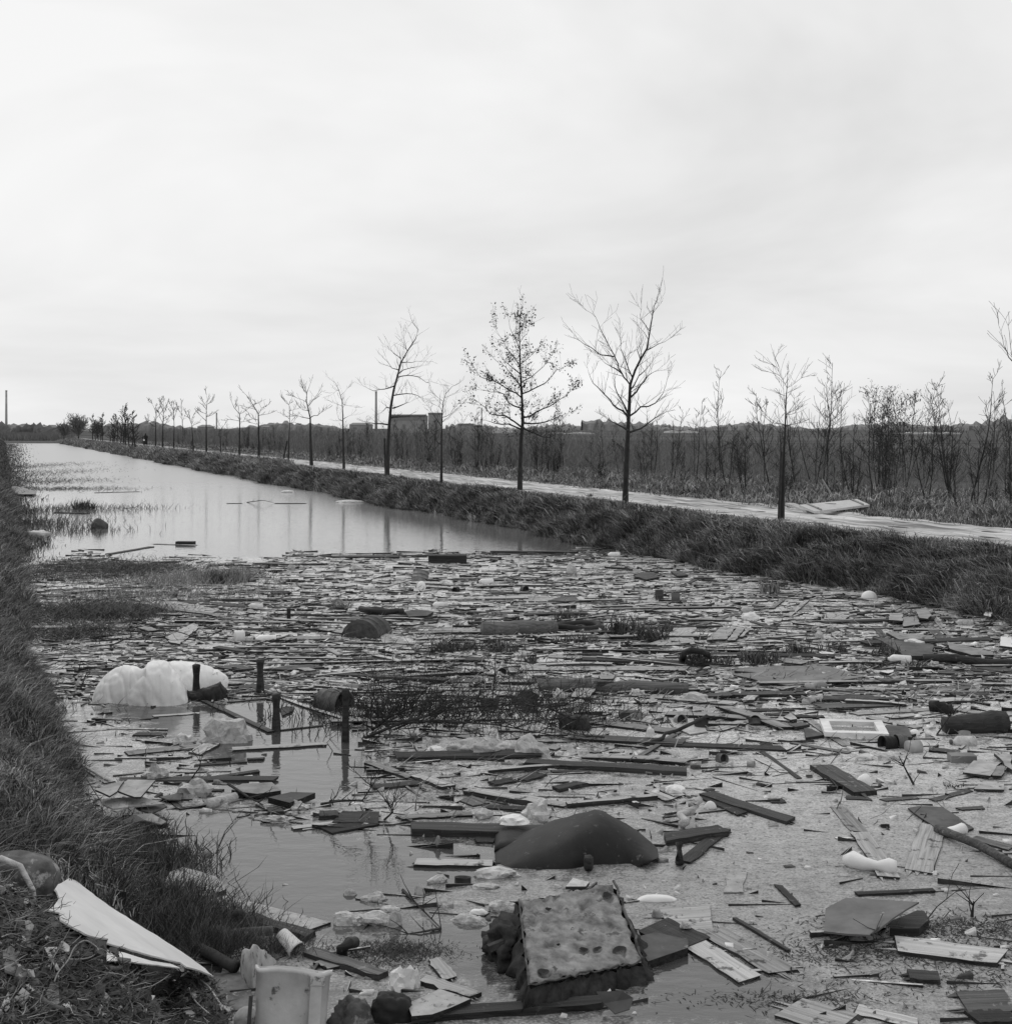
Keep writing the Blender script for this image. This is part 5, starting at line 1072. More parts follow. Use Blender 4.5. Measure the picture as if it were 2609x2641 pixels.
for a in (('H',800,388,1275,600,.07,.05,'d','rail of the landing frame from the leftmost to the third post'),('H',1215,335,1420,395,.06,.05,'d','rail running right from the second post, upper part'),('H',1330,375,1745,515,.06,.05,'m','rail of the landing frame leading to the rightmost post'),
 ('H',1775,520,1960,570,.06,.05,'m','rail of the landing frame beyond the rightmost post'),('H',960,352,1180,330,.07,.05,'k','dark rail joining the white bags to the second post'),('H',990,408,1280,380,.05,.04,'k','thin dark rail ending at the third post'),
 ('H',1330,592,1610,560,.035,.03,'k','thin rod floating right of the third post')): plank(*a, name='rail', cat='rail')
# ------------------------------------------------------------------ bags, rags and plastic
def drape(t_, prof, label, name, cat, m, dep, folds=.03, seed=1.0, ns=70, nr=30, fr=5.0):
    """body whose skyline and waterline follow prof [(x, ytop, ybottom)]; front bulges, back closes"""
    xs = [p[0] for p in prof]; base = max(p[2] for p in prof); d0 = P(t_, prof[len(prof)//2][0], base, 0).y; mb = MB()
    for i in range(ns+1):
        f = i/ns; X_ = xs[0]+(xs[-1]-xs[0])*f; yt = float(np.interp(X_, xs, [p[1] for p in prof])); yb = float(np.interp(X_, xs, [p[2] for p in prof]))
        fr_ = P(t_, X_, yb, 0); e = math.sqrt(max(0, 1-(2*f-1)**2))**.7; dd = dep*e; rd = PD(t_, X_, yt, fr_.y+dd*.5)
        for j in range(nr+1):
            t = j/nr
            if t < .6: u_ = t/.6; q = Vector((fr_.x+(rd.x-fr_.x)*u_, fr_.y-.03*math.sin(u_*3.14)*e+(rd.y-fr_.y)*(1-math.cos(u_*math.pi/2)), -.05+(rd.z+.05)*math.sin(u_*math.pi/2)**.85))
            else: u_ = (t-.6)/.4; q = Vector((rd.x, rd.y+dd*.6*math.sin(u_*math.pi/2), rd.z*math.cos(u_*math.pi/2)-.05*u_))
            a1 = 2.4*f+2.1*t+.9*math.sin(5*f+seed)+.7*math.sin(4*t+2*f+seed); a2 = 3.4*t-2.2*f+1.1*math.sin(6*f+t*3+seed*2); a3 = 5*f+.9*math.sin(7*t+seed)
            w = -folds*((1-abs(math.sin(a1*2+seed)))**6*.8+(1-abs(math.sin(a2*2+seed*2)))**7*.8+(1-abs(math.sin(a3+seed*3)))**9*.6)+folds*1.1*nz((f*4, t*3, seed), 1.3, seed)+folds*.25*nz((f*16, t*12, seed), 1.6, seed)
            nrm = Vector((math.cos(f*math.pi)*-.6, -math.cos(t*math.pi), math.sin(t*math.pi)+.2)).normalized(); mb.v.append(tuple(q+nrm*w*min(1, e*1.6)))
    for i in range(ns):
        for j in range(nr): q = i*(nr+1)+j; mb.f.append((q, q+nr+1, q+nr+2, q+1))
    c_ = sum((Vector(v) for v in mb.v), Vector())/len(mb.v); return tag(mb.build(name, m, smooth=True, origin=c_), label, cat)
drape('H',[(95,385,405),(125,300,412),(160,250,415),(210,203,418),(255,182,420),(300,170,424),(360,168,428),(420,182,432),(450,185,434)],'wrinkled white sack, lower left half of the big white heap','sack','sack','bag_cloth',.45,.024,2.0)
drape('H',[(330,330,430),(380,250,434),(430,195,436),(460,152,438),(500,138,438),(560,134,438),(600,150,436),(640,200,432),(680,262,426),(708,335,420),(724,395,412)],'high domed white sack in the middle of the white heap','sack','sack','bag_cloth',.5,.017,5.0)
drape('H',[(590,160,330),(620,140,345),(700,136,352),(780,150,360),(860,170,345),(930,195,330),(975,225,318),(998,262,310),(990,300,305)],'white sack behind the leftmost post, sagging to the right','sack','sack','bag_cloth',.5,.022,8.0)
drape('H',[(720,330,400),(780,320,405),(860,305,408),(940,268,402),(965,300,392),(985,330,380)],'black torn lining under the right white sack','sack_lining','lining','rubber',.3,.02,3.0)
blob('H',960,680,330,175,.5,'film','torn grey translucent sack lying before the posts','sack','sack',rough=.2,fs=3.2,seed=4,crease=.15,flat=0)
blob('H',690,690,150,60,.6,'film','end of grey sack nearest the bank','sack','sack',rough=.25,fs=4,seed=9,flat=0,sub=3)
blob('E',1140,560,170,95,.6,'film','crumpled white plastic bag above the dark tank','plastic_bag','plastic bag',rough=.28,fs=3.4,seed=6,crease=.2,flat=0)
blob('E',840,555,100,50,.7,'pale_rag','crumpled pale rag left of the white plastic bag','rag','rag',rough=.3,fs=3,seed=2,flat=0,sub=3)
blob('E',1005,590,160,45,.7,'bag_cloth','knobbly white parcel lying on the massive beam','parcel','parcel',z=.1,rough=.15,fs=4,seed=1,flat=0,sub=3)
blob('E',575,190,100,28,.6,'bag_cloth','small white bag at the left tip of the plastic film','plastic_bag','plastic bag',rough=.15,seed=3,flat=0,sub=3)
blob('E',840,215,420,80,.5,'film','wrinkled pale plastic film spread on the scum, left part','plastic_film','plastic film',rough=.35,fs=3.1,seed=1.5,crease=.3,flat=0)
blob('E',1100,222,260,66,.5,'film','peaked pale plastic film, right part','plastic_film','plastic film',rough=.3,fs=2.6,seed=7.5,crease=.3,flat=0,bumps=[(0,0,1,.6,.4)])
blob('L3',1630,950,85,85,.8,'paper','bright white crumpled scrap on the long dark beam','crumpled_paper','paper',z=.05,rough=.2,fs=3,seed=1,flat=0,sub=3)
blob('L2',660,225,110,90,.8,'film','white dome of plastic at the far side of the drift','plastic_bag','plastic bag',rough=.15,seed=4,flat=0,sub=3)
blob('L6',905,195,190,80,.7,'bag_cloth','white skull-like crumpled plastic at the ridge','plastic_bag','plastic bag',rough=.25,fs=3.5,seed=5,crease=.25,flat=0,sub=3)
blob('L6',1575,370,80,75,.7,'film','white crumpled plastic left of the ridge','plastic_bag','plastic bag',rough=.2,seed=2,flat=0,sub=3)
blob('L5',960,1330,110,60,.8,'shell_white','white rounded cap of something half sunk right of the frame','floating_cap','float',rough=.05,seed=2,flat=0,sub=3)
blob('G',1110,270,90,55,.8,'shell_white','white cup-shaped float behind the thick dark plank','float','float',rough=.12,seed=6,flat=-.1,sub=3)
blob('C',1137,200,88,40,.9,'shell_white','smooth white half-dome bowl by the far bank','bowl','bowl',rough=.01,seed=1,flat=0)
blob('L1',900,382,98,76,1.0,'shell_white','clean white ball on the drift','ball','ball',rough=.0,seed=1,flat=-.5)
blob('G',70,320,110,50,.7,'bag_cloth','white peaked scrap left of the crossing dark planks','plastic_bag','plastic bag',rough=.2,seed=5,flat=0,sub=3)
blob('G',262,400,70,40,.8,'shell_white','round whitish lump below the crossing dark planks','float','float',rough=.1,seed=3,flat=0,sub=3)
blob('C',1250,1085,130,45,.5,'film','limp translucent bag drowning left of the dark can group','plastic_bag','plastic bag',rough=.2,fs=2.5,seed=5,crease=.2,flat=0)
blob('C',1110,1085,90,35,.6,'paper','small white peaked scrap left of the dark can group','crumpled_paper','paper',rough=.3,seed=5,flat=0,sub=3)
blob('H',760,1040,260,110,.5,'film','crumpled pale plastic sheet at the edge of the bank heap','plastic_sheet','plastic sheet',rough=.35,fs=3.4,seed=5,crease=.35,flat=0)
blob('H',500,920,180,80,.5,'film','plastic scraps in the shallows by the bank','plastic_sheet','plastic sheet',rough=.35,fs=3.8,seed=2,crease=.3,flat=0,sub=3)
blob('H',1440,1120,170,45,.5,'film','foamy white flock of plastic floating in the left pool, upper','plastic_film','plastic film',rough=.4,fs=4,seed=2,crease=.3,flat=0,sub=3)
blob('H',1310,1205,260,35,.4,'film','foamy white flock of plastic floating in the left pool, lower','plastic_film','plastic film',rough=.4,fs=4,seed=5,crease=.3,flat=0,sub=3)
blob('F',100,505,190,70,.4,'pale_rag','soaked pale cloth floating, left and larger fold','cloth','cloth',rough=.18,fs=2.6,seed=5,crease=.25,flat=0)
blob('F',250,505,240,70,.4,'pale_rag','soaked pale cloth floating, long right fold','cloth','cloth',rough=.18,fs=2.4,seed=3,crease=.25,flat=0)
blob('F',355,512,90,85,.4,'pale_rag','rolled end of the soaked pale cloth','cloth','cloth',rough=.15,seed=4,flat=0,sub=3,rz=.7)
blob('F',245,375,150,42,.5,'pale_rag','lens-shaped pale rag floating in the near pool','rag','rag',rough=.15,seed=6,crease=.2,flat=0,sub=3)
blob('F',110,340,70,30,.5,'pale_rag','smallest pale rag at the left of the near pool','rag','rag',rough=.2,seed=1,flat=0,sub=3)
blob('F',325,430,110,28,.5,'pale_rag','flat pale rag behind the soaked cloth','rag','rag',rough=.2,seed=2,flat=0,sub=3)
blob('F',490,335,60,55,.5,'pale_rag','upright-looking pale rag left of the floating ring','rag','rag',rough=.1,seed=7,flat=0,sub=3)
blob('F',625,405,100,55,.6,'pale_rag','tilted pale rag with a dark left end','rag','rag',rough=.25,seed=3,flat=0,sub=3)
blob('F',590,270,110,35,.4,'film','curl of pale plastic beside the brown cup','plastic_film','plastic film',rough=.2,seed=6,flat=0,sub=3,rz=.4)
blob('F',910,245,260,50,.4,'film','pale drowned bag left of the tank foot','plastic_bag','plastic bag',rough=.2,seed=8,crease=.2,flat=0)
blob('F',850,305,150,24,.4,'film','flat pale strip of film under the drowned bag','plastic_film','plastic film',rough=.2,seed=5,flat=0,sub=3)
blob('F',760,495,190,35,.4,'pale_rag','thin grey rag drifting left of the foam block','rag','rag',rough=.25,seed=4,flat=0,sub=3,rz=-.3)
blob('F',810,445,100,24,.5,'paper','oblong white card left of the foam block','card','card',rough=.1,seed=4,flat=0,sub=3)
blob('F',950,435,190,60,.45,'film','folded plastic sheet touching the foam block','plastic_sheet','plastic sheet',rough=.2,fs=2,seed=9,crease=.3,flat=0)
blob('F',1790,378,220,30,.35,'shell_white','bright white strip right of the foam block','white_strip','strip',rough=.08,seed=4,flat=0,sub=3)
blob('F',1790,465,60,40,.8,'rag','pale lump on the corner of the cross board','lump_of_foam','foam',rough=.2,seed=4,flat=0,sub=3)
blob('G',125,1050,60,30,.7,'pale_rag','pale stone-like lump on the left board','lump_of_foam','foam',z=.03,rough=.15,seed=4,flat=0,sub=3)
blob('E',590,715,50,40,.5,'rag','small rag cone floating left of the tank','rag','rag',rough=.3,seed=6,flat=0,sub=3,bumps=[(0,0,1,.5,.4)])
# hourglass float
p = P('G', 1150, 735); mb = MB(); s = mpp('G', 1150, 735)
pts = [Vector((-60, 42, 10))*s, Vector((-35, 34, 16))*s, Vector((0, 10, 14))*s, Vector((30, -8, 18))*s, Vector((70, -30, 16))*s]; pts[0].y = .25; pts = [Vector((-.17, .14, .03)), Vector((-.12, .1, .045)), Vector((-.05, .04, .035)), Vector((.03, -.01, .04)), Vector((.1, -.04, .045)), Vector((.15, -.05, .04))]
mb.tube(pts, [.035, .066, .05, .034, .062, .05], 14); tag(mb.build('float', 'shell_white', smooth=True, loc=tuple(p)), 'white hourglass-shaped float at the end of the long slanting plank', 'float')
# group of anonymous small pale bits across the drift
scr = []
for k in range(30):
    while True:
        v = 1050+R.random()*330; u = R.uniform(250, 1900); d_ = F*H/(v*1.36668-HY); x = (u*1.36668-CX)*d_/F; c = x+K*d_
        if cleft(d_)+1 < c < cright(d_)-.4 and density(u, v) > .15: break
    kk = k % 5
    if k < 5: o = blob_mesh(R.uniform(.07, .13), R.uniform(.05, .09), R.uniform(.04, .1), rough=.35, fs=3.5, seed=k*1.7, crease=.2, flat=0, sub=3).build('plastic_scrap', ['film', 'film', 'pale_rag', 'film', 'paper'][k], smooth=False); scr.append(o)
    else: o = scr[kk].copy(); C.objects.link(o)
    o.location = (x, d_, .01); o.rotation_euler = (0, 0, R.random()*6); s = R.uniform(.6, 1.3); o.scale = (s, s, s); tag(o, 'small pale crumpled scrap of plastic among the drifting wood', 'plastic scrap', 'pale scraps strewn over the drift')
# bottles
for a in ((('L1',1530,325,.34,.07,15,'white_plastic','large white bottle lying in the far half of the drift')),('L4',1080,890,.34,.06,5,'white_plastic','long white bottle right of the white roll'),('L4',980,560,.3,.05,-15,'white_plastic','slim white bottle lower left of the white sail-like scrap'),
 ('L1',380,390,.26,.06,0,'film','dull pale bottle below the round drum lids, left'),('L1',690,285,.26,.05,20,'white_plastic','curved pale bottle left of the upright drum'),('B',590,455,.24,.055,20,'white_plastic','white bottle in the middle of the drift'),
 ('B',1550,180,.34,.07,0,'white_plastic','white canister-like bottle near the far bank'),('L6',850,110,.24,.06,15,'film','grey bottle just behind the white skull-like plastic'),('L5',790,600,.34,.065,-25,'white_plastic','white bottle with a grey end caught in the right reeds'),
 ('L5',1430,235,.3,.06,-10,'film','pale bottle right of the rubbish ridge'),('C',1640,1000,.26,.06,0,'film','pale bottle beside the striped tin'),('B',1020,375,.12,.05,0,'white_plastic','tiny white flask left of the pale sheet'),
 ('L1',1100,550,.22,.05,15,'white_plastic','small white bottle by the pale sheet in mid-field'),('B',1430,408,.2,.045,5,'white_plastic','white flask beside the small reeds at the far side')):
    bottle(*a)
# tins, drums, pails
can('L1',372,955,.3,.62,-105,0,'rust','half-sunk oil drum showing its dark round end','oil_drum','oil drum',z=-.2,open_=False,hoops=True)
can('L1',890,285,.17,.24,70,62,'tin','upright drum with a pale lid on the far part of the drift','drum','drum',open_=False,hoops=True)
can('H',1680,480,.17,.34,-35,2,'rust','dark sunken barrel with its open mouth to the right','barrel','barrel',z=-.06,hoops=True)
can('L3',165,345,.062,.1,-80,5,'tin','small open tin with a dark mouth, left of the long broad plank')
can('L3',415,640,.115,.2,60,60,'rust','dark open pail tilted in the brushwood','pail','pail',z=.02,taper=.85)
can('L3',50,690,.11,.18,100,70,'rust','second dark pail sunk in the brushwood, left of the tilted one','pail','pail',z=-.02,taper=.85)
can('L3',440,735,.09,.12,90,80,'clay','rusty pot right below the tilted pail','pot','pot',z=-.03)
can('C',210,905,.075,.1,85,55,'rubber','black mushroom-like tin standing where the poles cross')
can('C',95,885,.065,.09,-70,15,'tin','dull round tin left of the black one')
can('C',505,885,.06,.08,-100,10,'rust','round rusty tin at the top of the slanting plank')
can('C',322,1092,.05,.08,-60,10,'clay','crushed brown tin in the scum')
can('C',482,1118,.035,.07,-20,5,'tin','small bright tin end in the scum')
can('C',178,1128,.05,.05,90,85,'rust','round tin lid beside the long beam end')
can('C',1230,1015,.075,.14,200,5,'rubber','black open can, left of the mooring of cans',hoops=True)
can('C',1300,1010,.08,.1,-170,0,'rust','ribbed rusty can in the middle of the can group',hoops=True)
can('C',1370,1035,.07,.13,15,0,'mid_board','grey can pushed against the rusty one')
can('C',1650,965,.06,.1,75,60,'tin','upright tin with a dark band at the right')
can('C',1645,1000,.05,.15,0,0,'tin','lying striped tin below the upright one')
can('F',728,262,.058,.05,80,80,'rust','small brown cup floating in the near pool','cup','cup',z=.005)
can('L2',200,400,.07,.1,-60,0,'rust','dark round tin left of the pale rectangle')
can('L1',1245,405,.06,.1,-120,0,'rubber','dark tin with a pale stick beside it')
can('L6',940,1215,.07,.06,90,60,'rust','round brown tin floating alone left of the window frame')
can('G',800,222,.03,.03,90,70,'rust','tiny dark tin floating in the scum')
can('G',1215,495,.035,.03,90,70,'rubber','tiny black lid floating in the scum by the long slanting plank')
# square tin, oblong tin, small box
def tinbox(t_, x, y, L, w, h_, rz, m, label, name, open_end=True, z=.0, pitch=0):
    p = P(t_, x, y, z); root = empty(name, p+Vector((0, 0, h_*.35))); mb = MB(); i = .006
    if open_end:
        for c_, d_ in (((0, 0, h_/2-i/2), (L, w, i)), ((0, 0, -h_/2+i/2), (L, w, i)), ((0, w/2-i/2, 0), (L, i, h_-2*i)), ((0, -w/2+i/2, 0), (L, i, h_-2*i)), ((L/2-i, 0, 0), (i, w-2*i, h_-2*i))): mb.box(c_, d_)
    else: mb.box((0, 0, 0), (L, w, h_))
    mb.build('body', m, root); mb = MB(); mb.box((L*.22, 0, 0), (L*.5, w+.004, h_*.9)); mb.build('faded_label', 'mid_board', root) if open_end else None
    root.rotation_euler = (0, -math.radians(pitch), rz); tag(root, label, 'tin box')
tinbox('L3',1430,770,.24,.12,.085,.05,'rust','oblong open tin with a pale faded side','oblong_tin')
tinbox('L3',1185,445,.2,.1,.055,0,'wet_wood','small dark box sitting on the long log','small_box',False,z=.09)
tinbox('C',1635,1090,.24,.14,.08,-.05,'grey_board','oblong grey tin with rounded look at the right','oblong_tin',False)
tinbox('B',645,215,.9,.3,.22,0,'wet_wood','long dark box-like hull sitting at the edge of the open water','wooden_chest',False)
tinbox('A',1015,115,.5,.22,.1,-.1,'wet_wood','dark lump of timber with a spur on the open water','timber_lump',False)
# sunken cushion thing on open water
blob('A0',535,858,95,45,.7,'dark_board','small dark peaked island out on the water, left','bundle','bundle',rough=.2,seed=5,flat=0,sub=3,bumps=[(-.2,0,1,.5,.4)])
blob('A0',195,905,140,45,.6,'film','heap of pale plastic stranded at the left shore','plastic_bag','plastic bag',rough=.3,seed=5,crease=.3,flat=0,sub=3)
blob('K2',1490,1110,140,26,.6,'film','smooth white hump at the far bank waterline, left one','bag_of_rubbish','bag',rough=.08,seed=5,flat=0,sub=3)
blob('B0',105,1180,165,14,.5,'film','smooth white hump at the far bank waterline, right one','bag_of_rubbish','bag',rough=.08,seed=2,flat=0,sub=3)
# ------------------------------------------------------------------ reeds, tufts and brushwood
for a in (('B',660,700,230,110,150,'reed','thick dark reed clump right of the half-sunk drum'),('B',780,690,120,80,60,'reed','thin reeds joining on the right of the thick clump'),('B',940,700,200,80,110,'reed','loose reed clump in front of the thick grey log'),('B',1090,755,110,70,40,'reed','small sparse reeds on the very long plank'),
 ('B',1300,525,160,75,90,'reed','reed clump behind the inner tube'),('B',1390,650,230,70,90,'reed','low reeds in front of the inner tube'),('B',1250,650,110,60,40,'reed','sparse reeds left of those in front of the inner tube'),('B',1600,600,230,130,190,'reed','tall dense reed clump right of the inner tube'),
 ('B',1760,640,200,130,170,'reed','reed clump at the edge of the light hardboard sheet'),('B',1490,408,90,45,50,'reed','small reeds at the far side of the drift'),('C',190,560,180,120,150,'reed','dark reeds under the arching hose'),('C',340,560,130,80,60,'reed','reeds right of the arching hose'),
 ('C',530,550,230,110,170,'reed','dense reeds behind the big grey sheet'),('C',735,500,170,100,110,'reed','reeds left of the white oval slab'),('C',940,490,180,80,90,'reed','thin reeds behind the white oval slab'),('C',1220,510,170,110,70,'reed','tall thin reeds before the warped dark panel'),
 ('C',1180,570,120,50,70,'reed','low reeds left of the white reed bottle'),('C',1385,570,130,60,80,'reed','low reeds right of the white reed bottle'),('C',1075,590,60,45,30,'reed','tiny reed tuft above the thin white slab'),('C',590,165,110,110,110,'pale_reed','grey upright reeds at the foot of the far bank'),
 ('A',1265,320,200,130,260,'pale_reed','tall pale-stemmed grass clump on the left of the drift'),('A',1180,330,130,110,120,'reed','dark grass left of the tall pale clump'),('L4',1180,780,120,100,50,'pale_reed','thin pale shoots before the long pale pole'),('L4',1850,560,180,110,80,'pale_reed','pale sparse shoots in the left of the drift'),
 ('A0',460,750,120,75,220,'reed','round dark grass tussock in the open water'),('H',960,650,200,140,130,'reed','tussock growing through the torn grey sack'),('G',1590,280,130,60,24,'reed','few dark stalks in the scum at the right'),('A',1850,440,80,60,40,'pale_reed','little pale shoots by the mossy panel'),
 ('C',20,385,70,90,80,'reed','reeds beside the toothed strip'),('L1',1640,940,200,120,90,'reed','reeds between the thick clump and the grey log'),('E',900,235,30,60,10,'reed','single upright stalks in the plastic film'),('L3',470,235,130,80,50,'reed','small dark tuft on the very long plank'),
 ('L5',400,690,80,70,34,'reed','dark stubby reeds in the pale pool'),('L5',1085,790,60,110,10,'reed','crooked black stump shoots in the right drift')):
    tuft(*a)
# bushy dark growth along the left shore, as stuff
mb = None
def shore_mass(name, pts, n, hmin, hmax, m, label, wd=.006, lay=1.0):
    X_, Y_ = [], []
    for x, y, w, d_, k in pts:
        X_.append(NR.normal(x, w, int(n*k))); Y_.append(NR.normal(y, d_, int(n*k)))
    X_ = np.concatenate(X_); Y_ = np.concatenate(Y_); k = len(X_); z = np.maximum(height(X_+K*Y_, Y_), 0); b_ = np.stack([X_, Y_, z], -1); hh = NR.uniform(hmin, hmax, k)
    o = ribbons(name, b_, b_+np.stack([NR.normal(.1*lay, .5*lay, k)*hh, NR.normal(0, .5*lay, k)*hh, hh*.8/lay**1.4], -1), np.full(k, wd), m, .5); return tag(o, label, 'rough growth', kind='stuff')
def wp(t_, x, y, w, d_, k=1): p = P(t_, x, y); return (p.x, p.y, w, d_, k)
shore_mass('marsh_growth', [wp('A',400,250,1.0,1.2),wp('A',560,240,1.0,.8),wp('A',760,250,.6,.5),wp('A',650,290,1.2,.6)], 2000, .06, .26, 'reed', 'dark tangled marsh growth reaching out from the left bank', lay=1.6)
shore_mass('marsh_growth', [wp('A',420,480,.5,1.0),wp('A',560,490,.55,.5),wp('A',680,500,.4,.35),wp('A',430,600,.3,.4,.6)], 2400, .08, .3, 'reed', 'dark overhanging tangle of brambles on the left bank', lay=1.6)
shore_mass('marsh_growth', [wp('A0',120,560,2.2,6),wp('A0',160,600,2.2,3),wp('A0',260,640,2.2,1.2,.6),wp('A0',90,520,2,7)], 1700, .1, .35, 'reed', 'dark marsh plants on the far left shore', .012, lay=1.6)
shore_mass('marsh_growth', [wp('A0',250,760,1.6,1.5),wp('A0',180,830,1.0,1.2),wp('A0',300,870,1.2,1.0,.5),wp('A0',600,745,1.4,.15,.25)], 800, .08, .35, 'reed', 'thin reeds and twigs in the shallows left of the open water', .008)
shore_mass('marsh_growth', [wp('D',650,640,.16,.25),wp('D',780,700,.22,.18),wp('D',560,600,.2,.3),wp('D',600,720,.3,.2)], 1200, .05, .2, 'reed', 'dark coarse grass hanging into the near pool below the left bank', .004)
shore_mass('root_tangle', [wp('D',900,1000,.22,.16),wp('D',1000,1050,.2,.12),wp('D',900,900,.14,.1,.6)], 1300, .06, .26, 'reed', 'tangled roots and weed at the water edge above the white board', .0035)
shore_mass('root_tangle', [wp('D',1180,1180,.14,.08),wp('D',1100,1130,.16,.08),wp('D',1300,1060,.12,.05,.5),wp('D',1500,1180,.12,.05,.5)], 800, .05, .2, 'reed', 'dark roots and rotten stems left of the white pail', .002)
shore_mass('root_tangle', [wp('F',330,690,.2,.1),wp('F',250,640,.18,.08),wp('F',420,640,.16,.07)], 700, .015, .06, 'twig', 'thin floating weed stems behind the white rag at the bottom', .0022, lay=2.2)
shore_mass('brush_litter', [wp('B',600,1060,1.1,.5),wp('B',380,1040,.6,.4),wp('B',900,1050,.8,.45)], 420, .05, .34, 'twig', 'fine twigs of the brushwood heap', .005)
shore_mass('brush_litter', [wp('A',1000,330,.8,.5),wp('A',850,400,1.2,.5),wp('A',1150,300,.5,.4)], 700, .08, .35, 'pale_reed', 'broken dry stems heaped left of the tall pale grass', .005)
shore_mass('weed_scum', [wp('G',1500,1040,.45,.12),wp('G',1100,1180,.5,.1),wp('G',1500,1200,.6,.1),wp('G',1800,1060,.3,.12),wp('G',700,1440,.3,.06,.5),wp('G',1600,1330,.5,.08,.6)], 900, .01, .05, 'twig', 'dark rotting weed lying on the scum at the bottom right', .004, lay=2.6)
for side, nm, m_, lab in ((0, 'bank_fringe', 'dark_grass', 'dark shaggy tufts hanging over the waterline of the left bank'), (1, 'bank_fringe', 'reed', 'dark ragged tufts at the waterline of the far bank'), (2, 'bank_fringe', 'pale_reed', 'bleached ragged clumps on the far bank')):
    cl_ = []
    for _ in range(46 if side == 0 else 70):
        y_ = R.uniform(9.5, 34) if side == 0 else 19*(90/19)**R.random(); c_ = float(cleft(y_))-abs(R.gauss(0, .25)) if side == 0 else float(cright(y_))+abs(R.gauss(.1, .4))*(1+1.5*(side == 2)); cl_.append((c_-K*y_, y_, .07+.004*y_, .07+.005*y_, R.uniform(.3, 1.2)))
    shore_mass(nm, cl_, 120, .08, .3 if side else .24, m_, lab, .005+.002*side, lay=1.2)
# curled reeds and straw lying flat in the drift
n_ = 0; X_, Y_ = [], []
while n_ < 3000:
    v = 1046+R.random()**1.2*520; u = R.uniform(60, 1960); y_ = F*H/(v*1.36668-HY); x_ = (u*1.36668-CX)*y_/F; c_ = x_+K*y_
    if not (cleft(y_) < c_ < cright(y_)) or R.random() > density(u, v)*min(1, (y_/16))*(.5+.5*math.sin(x_*1.3)*math.sin(y_*.9+1)): continue
    X_.append(x_); Y_.append(y_); n_ += 1
X_, Y_ = np.array(X_), np.array(Y_); b_ = np.stack([X_, Y_, NR.uniform(0, .03, n_)], -1); l_ = NR.uniform(.06, .45, n_)
for k_, m_, lab in ((0, 'reed', 'dark curled reeds lying loose in the drift'), (1, 'pale_reed', 'pale curled straw lying loose in the drift')):
    q_ = NR.uniform(0, 1, n_) < (.62 if k_ == 0 else .5); th_ = NR.normal(0, .9, n_)
    tag(ribbons('loose_reeds', b_[q_], (b_+np.stack([np.cos(th_)*l_, np.sin(th_)*l_, NR.uniform(.01, .13, n_)], -1))[q_], np.full(int(q_.sum()), .006), m_, .6), lab, 'reeds', kind='stuff')
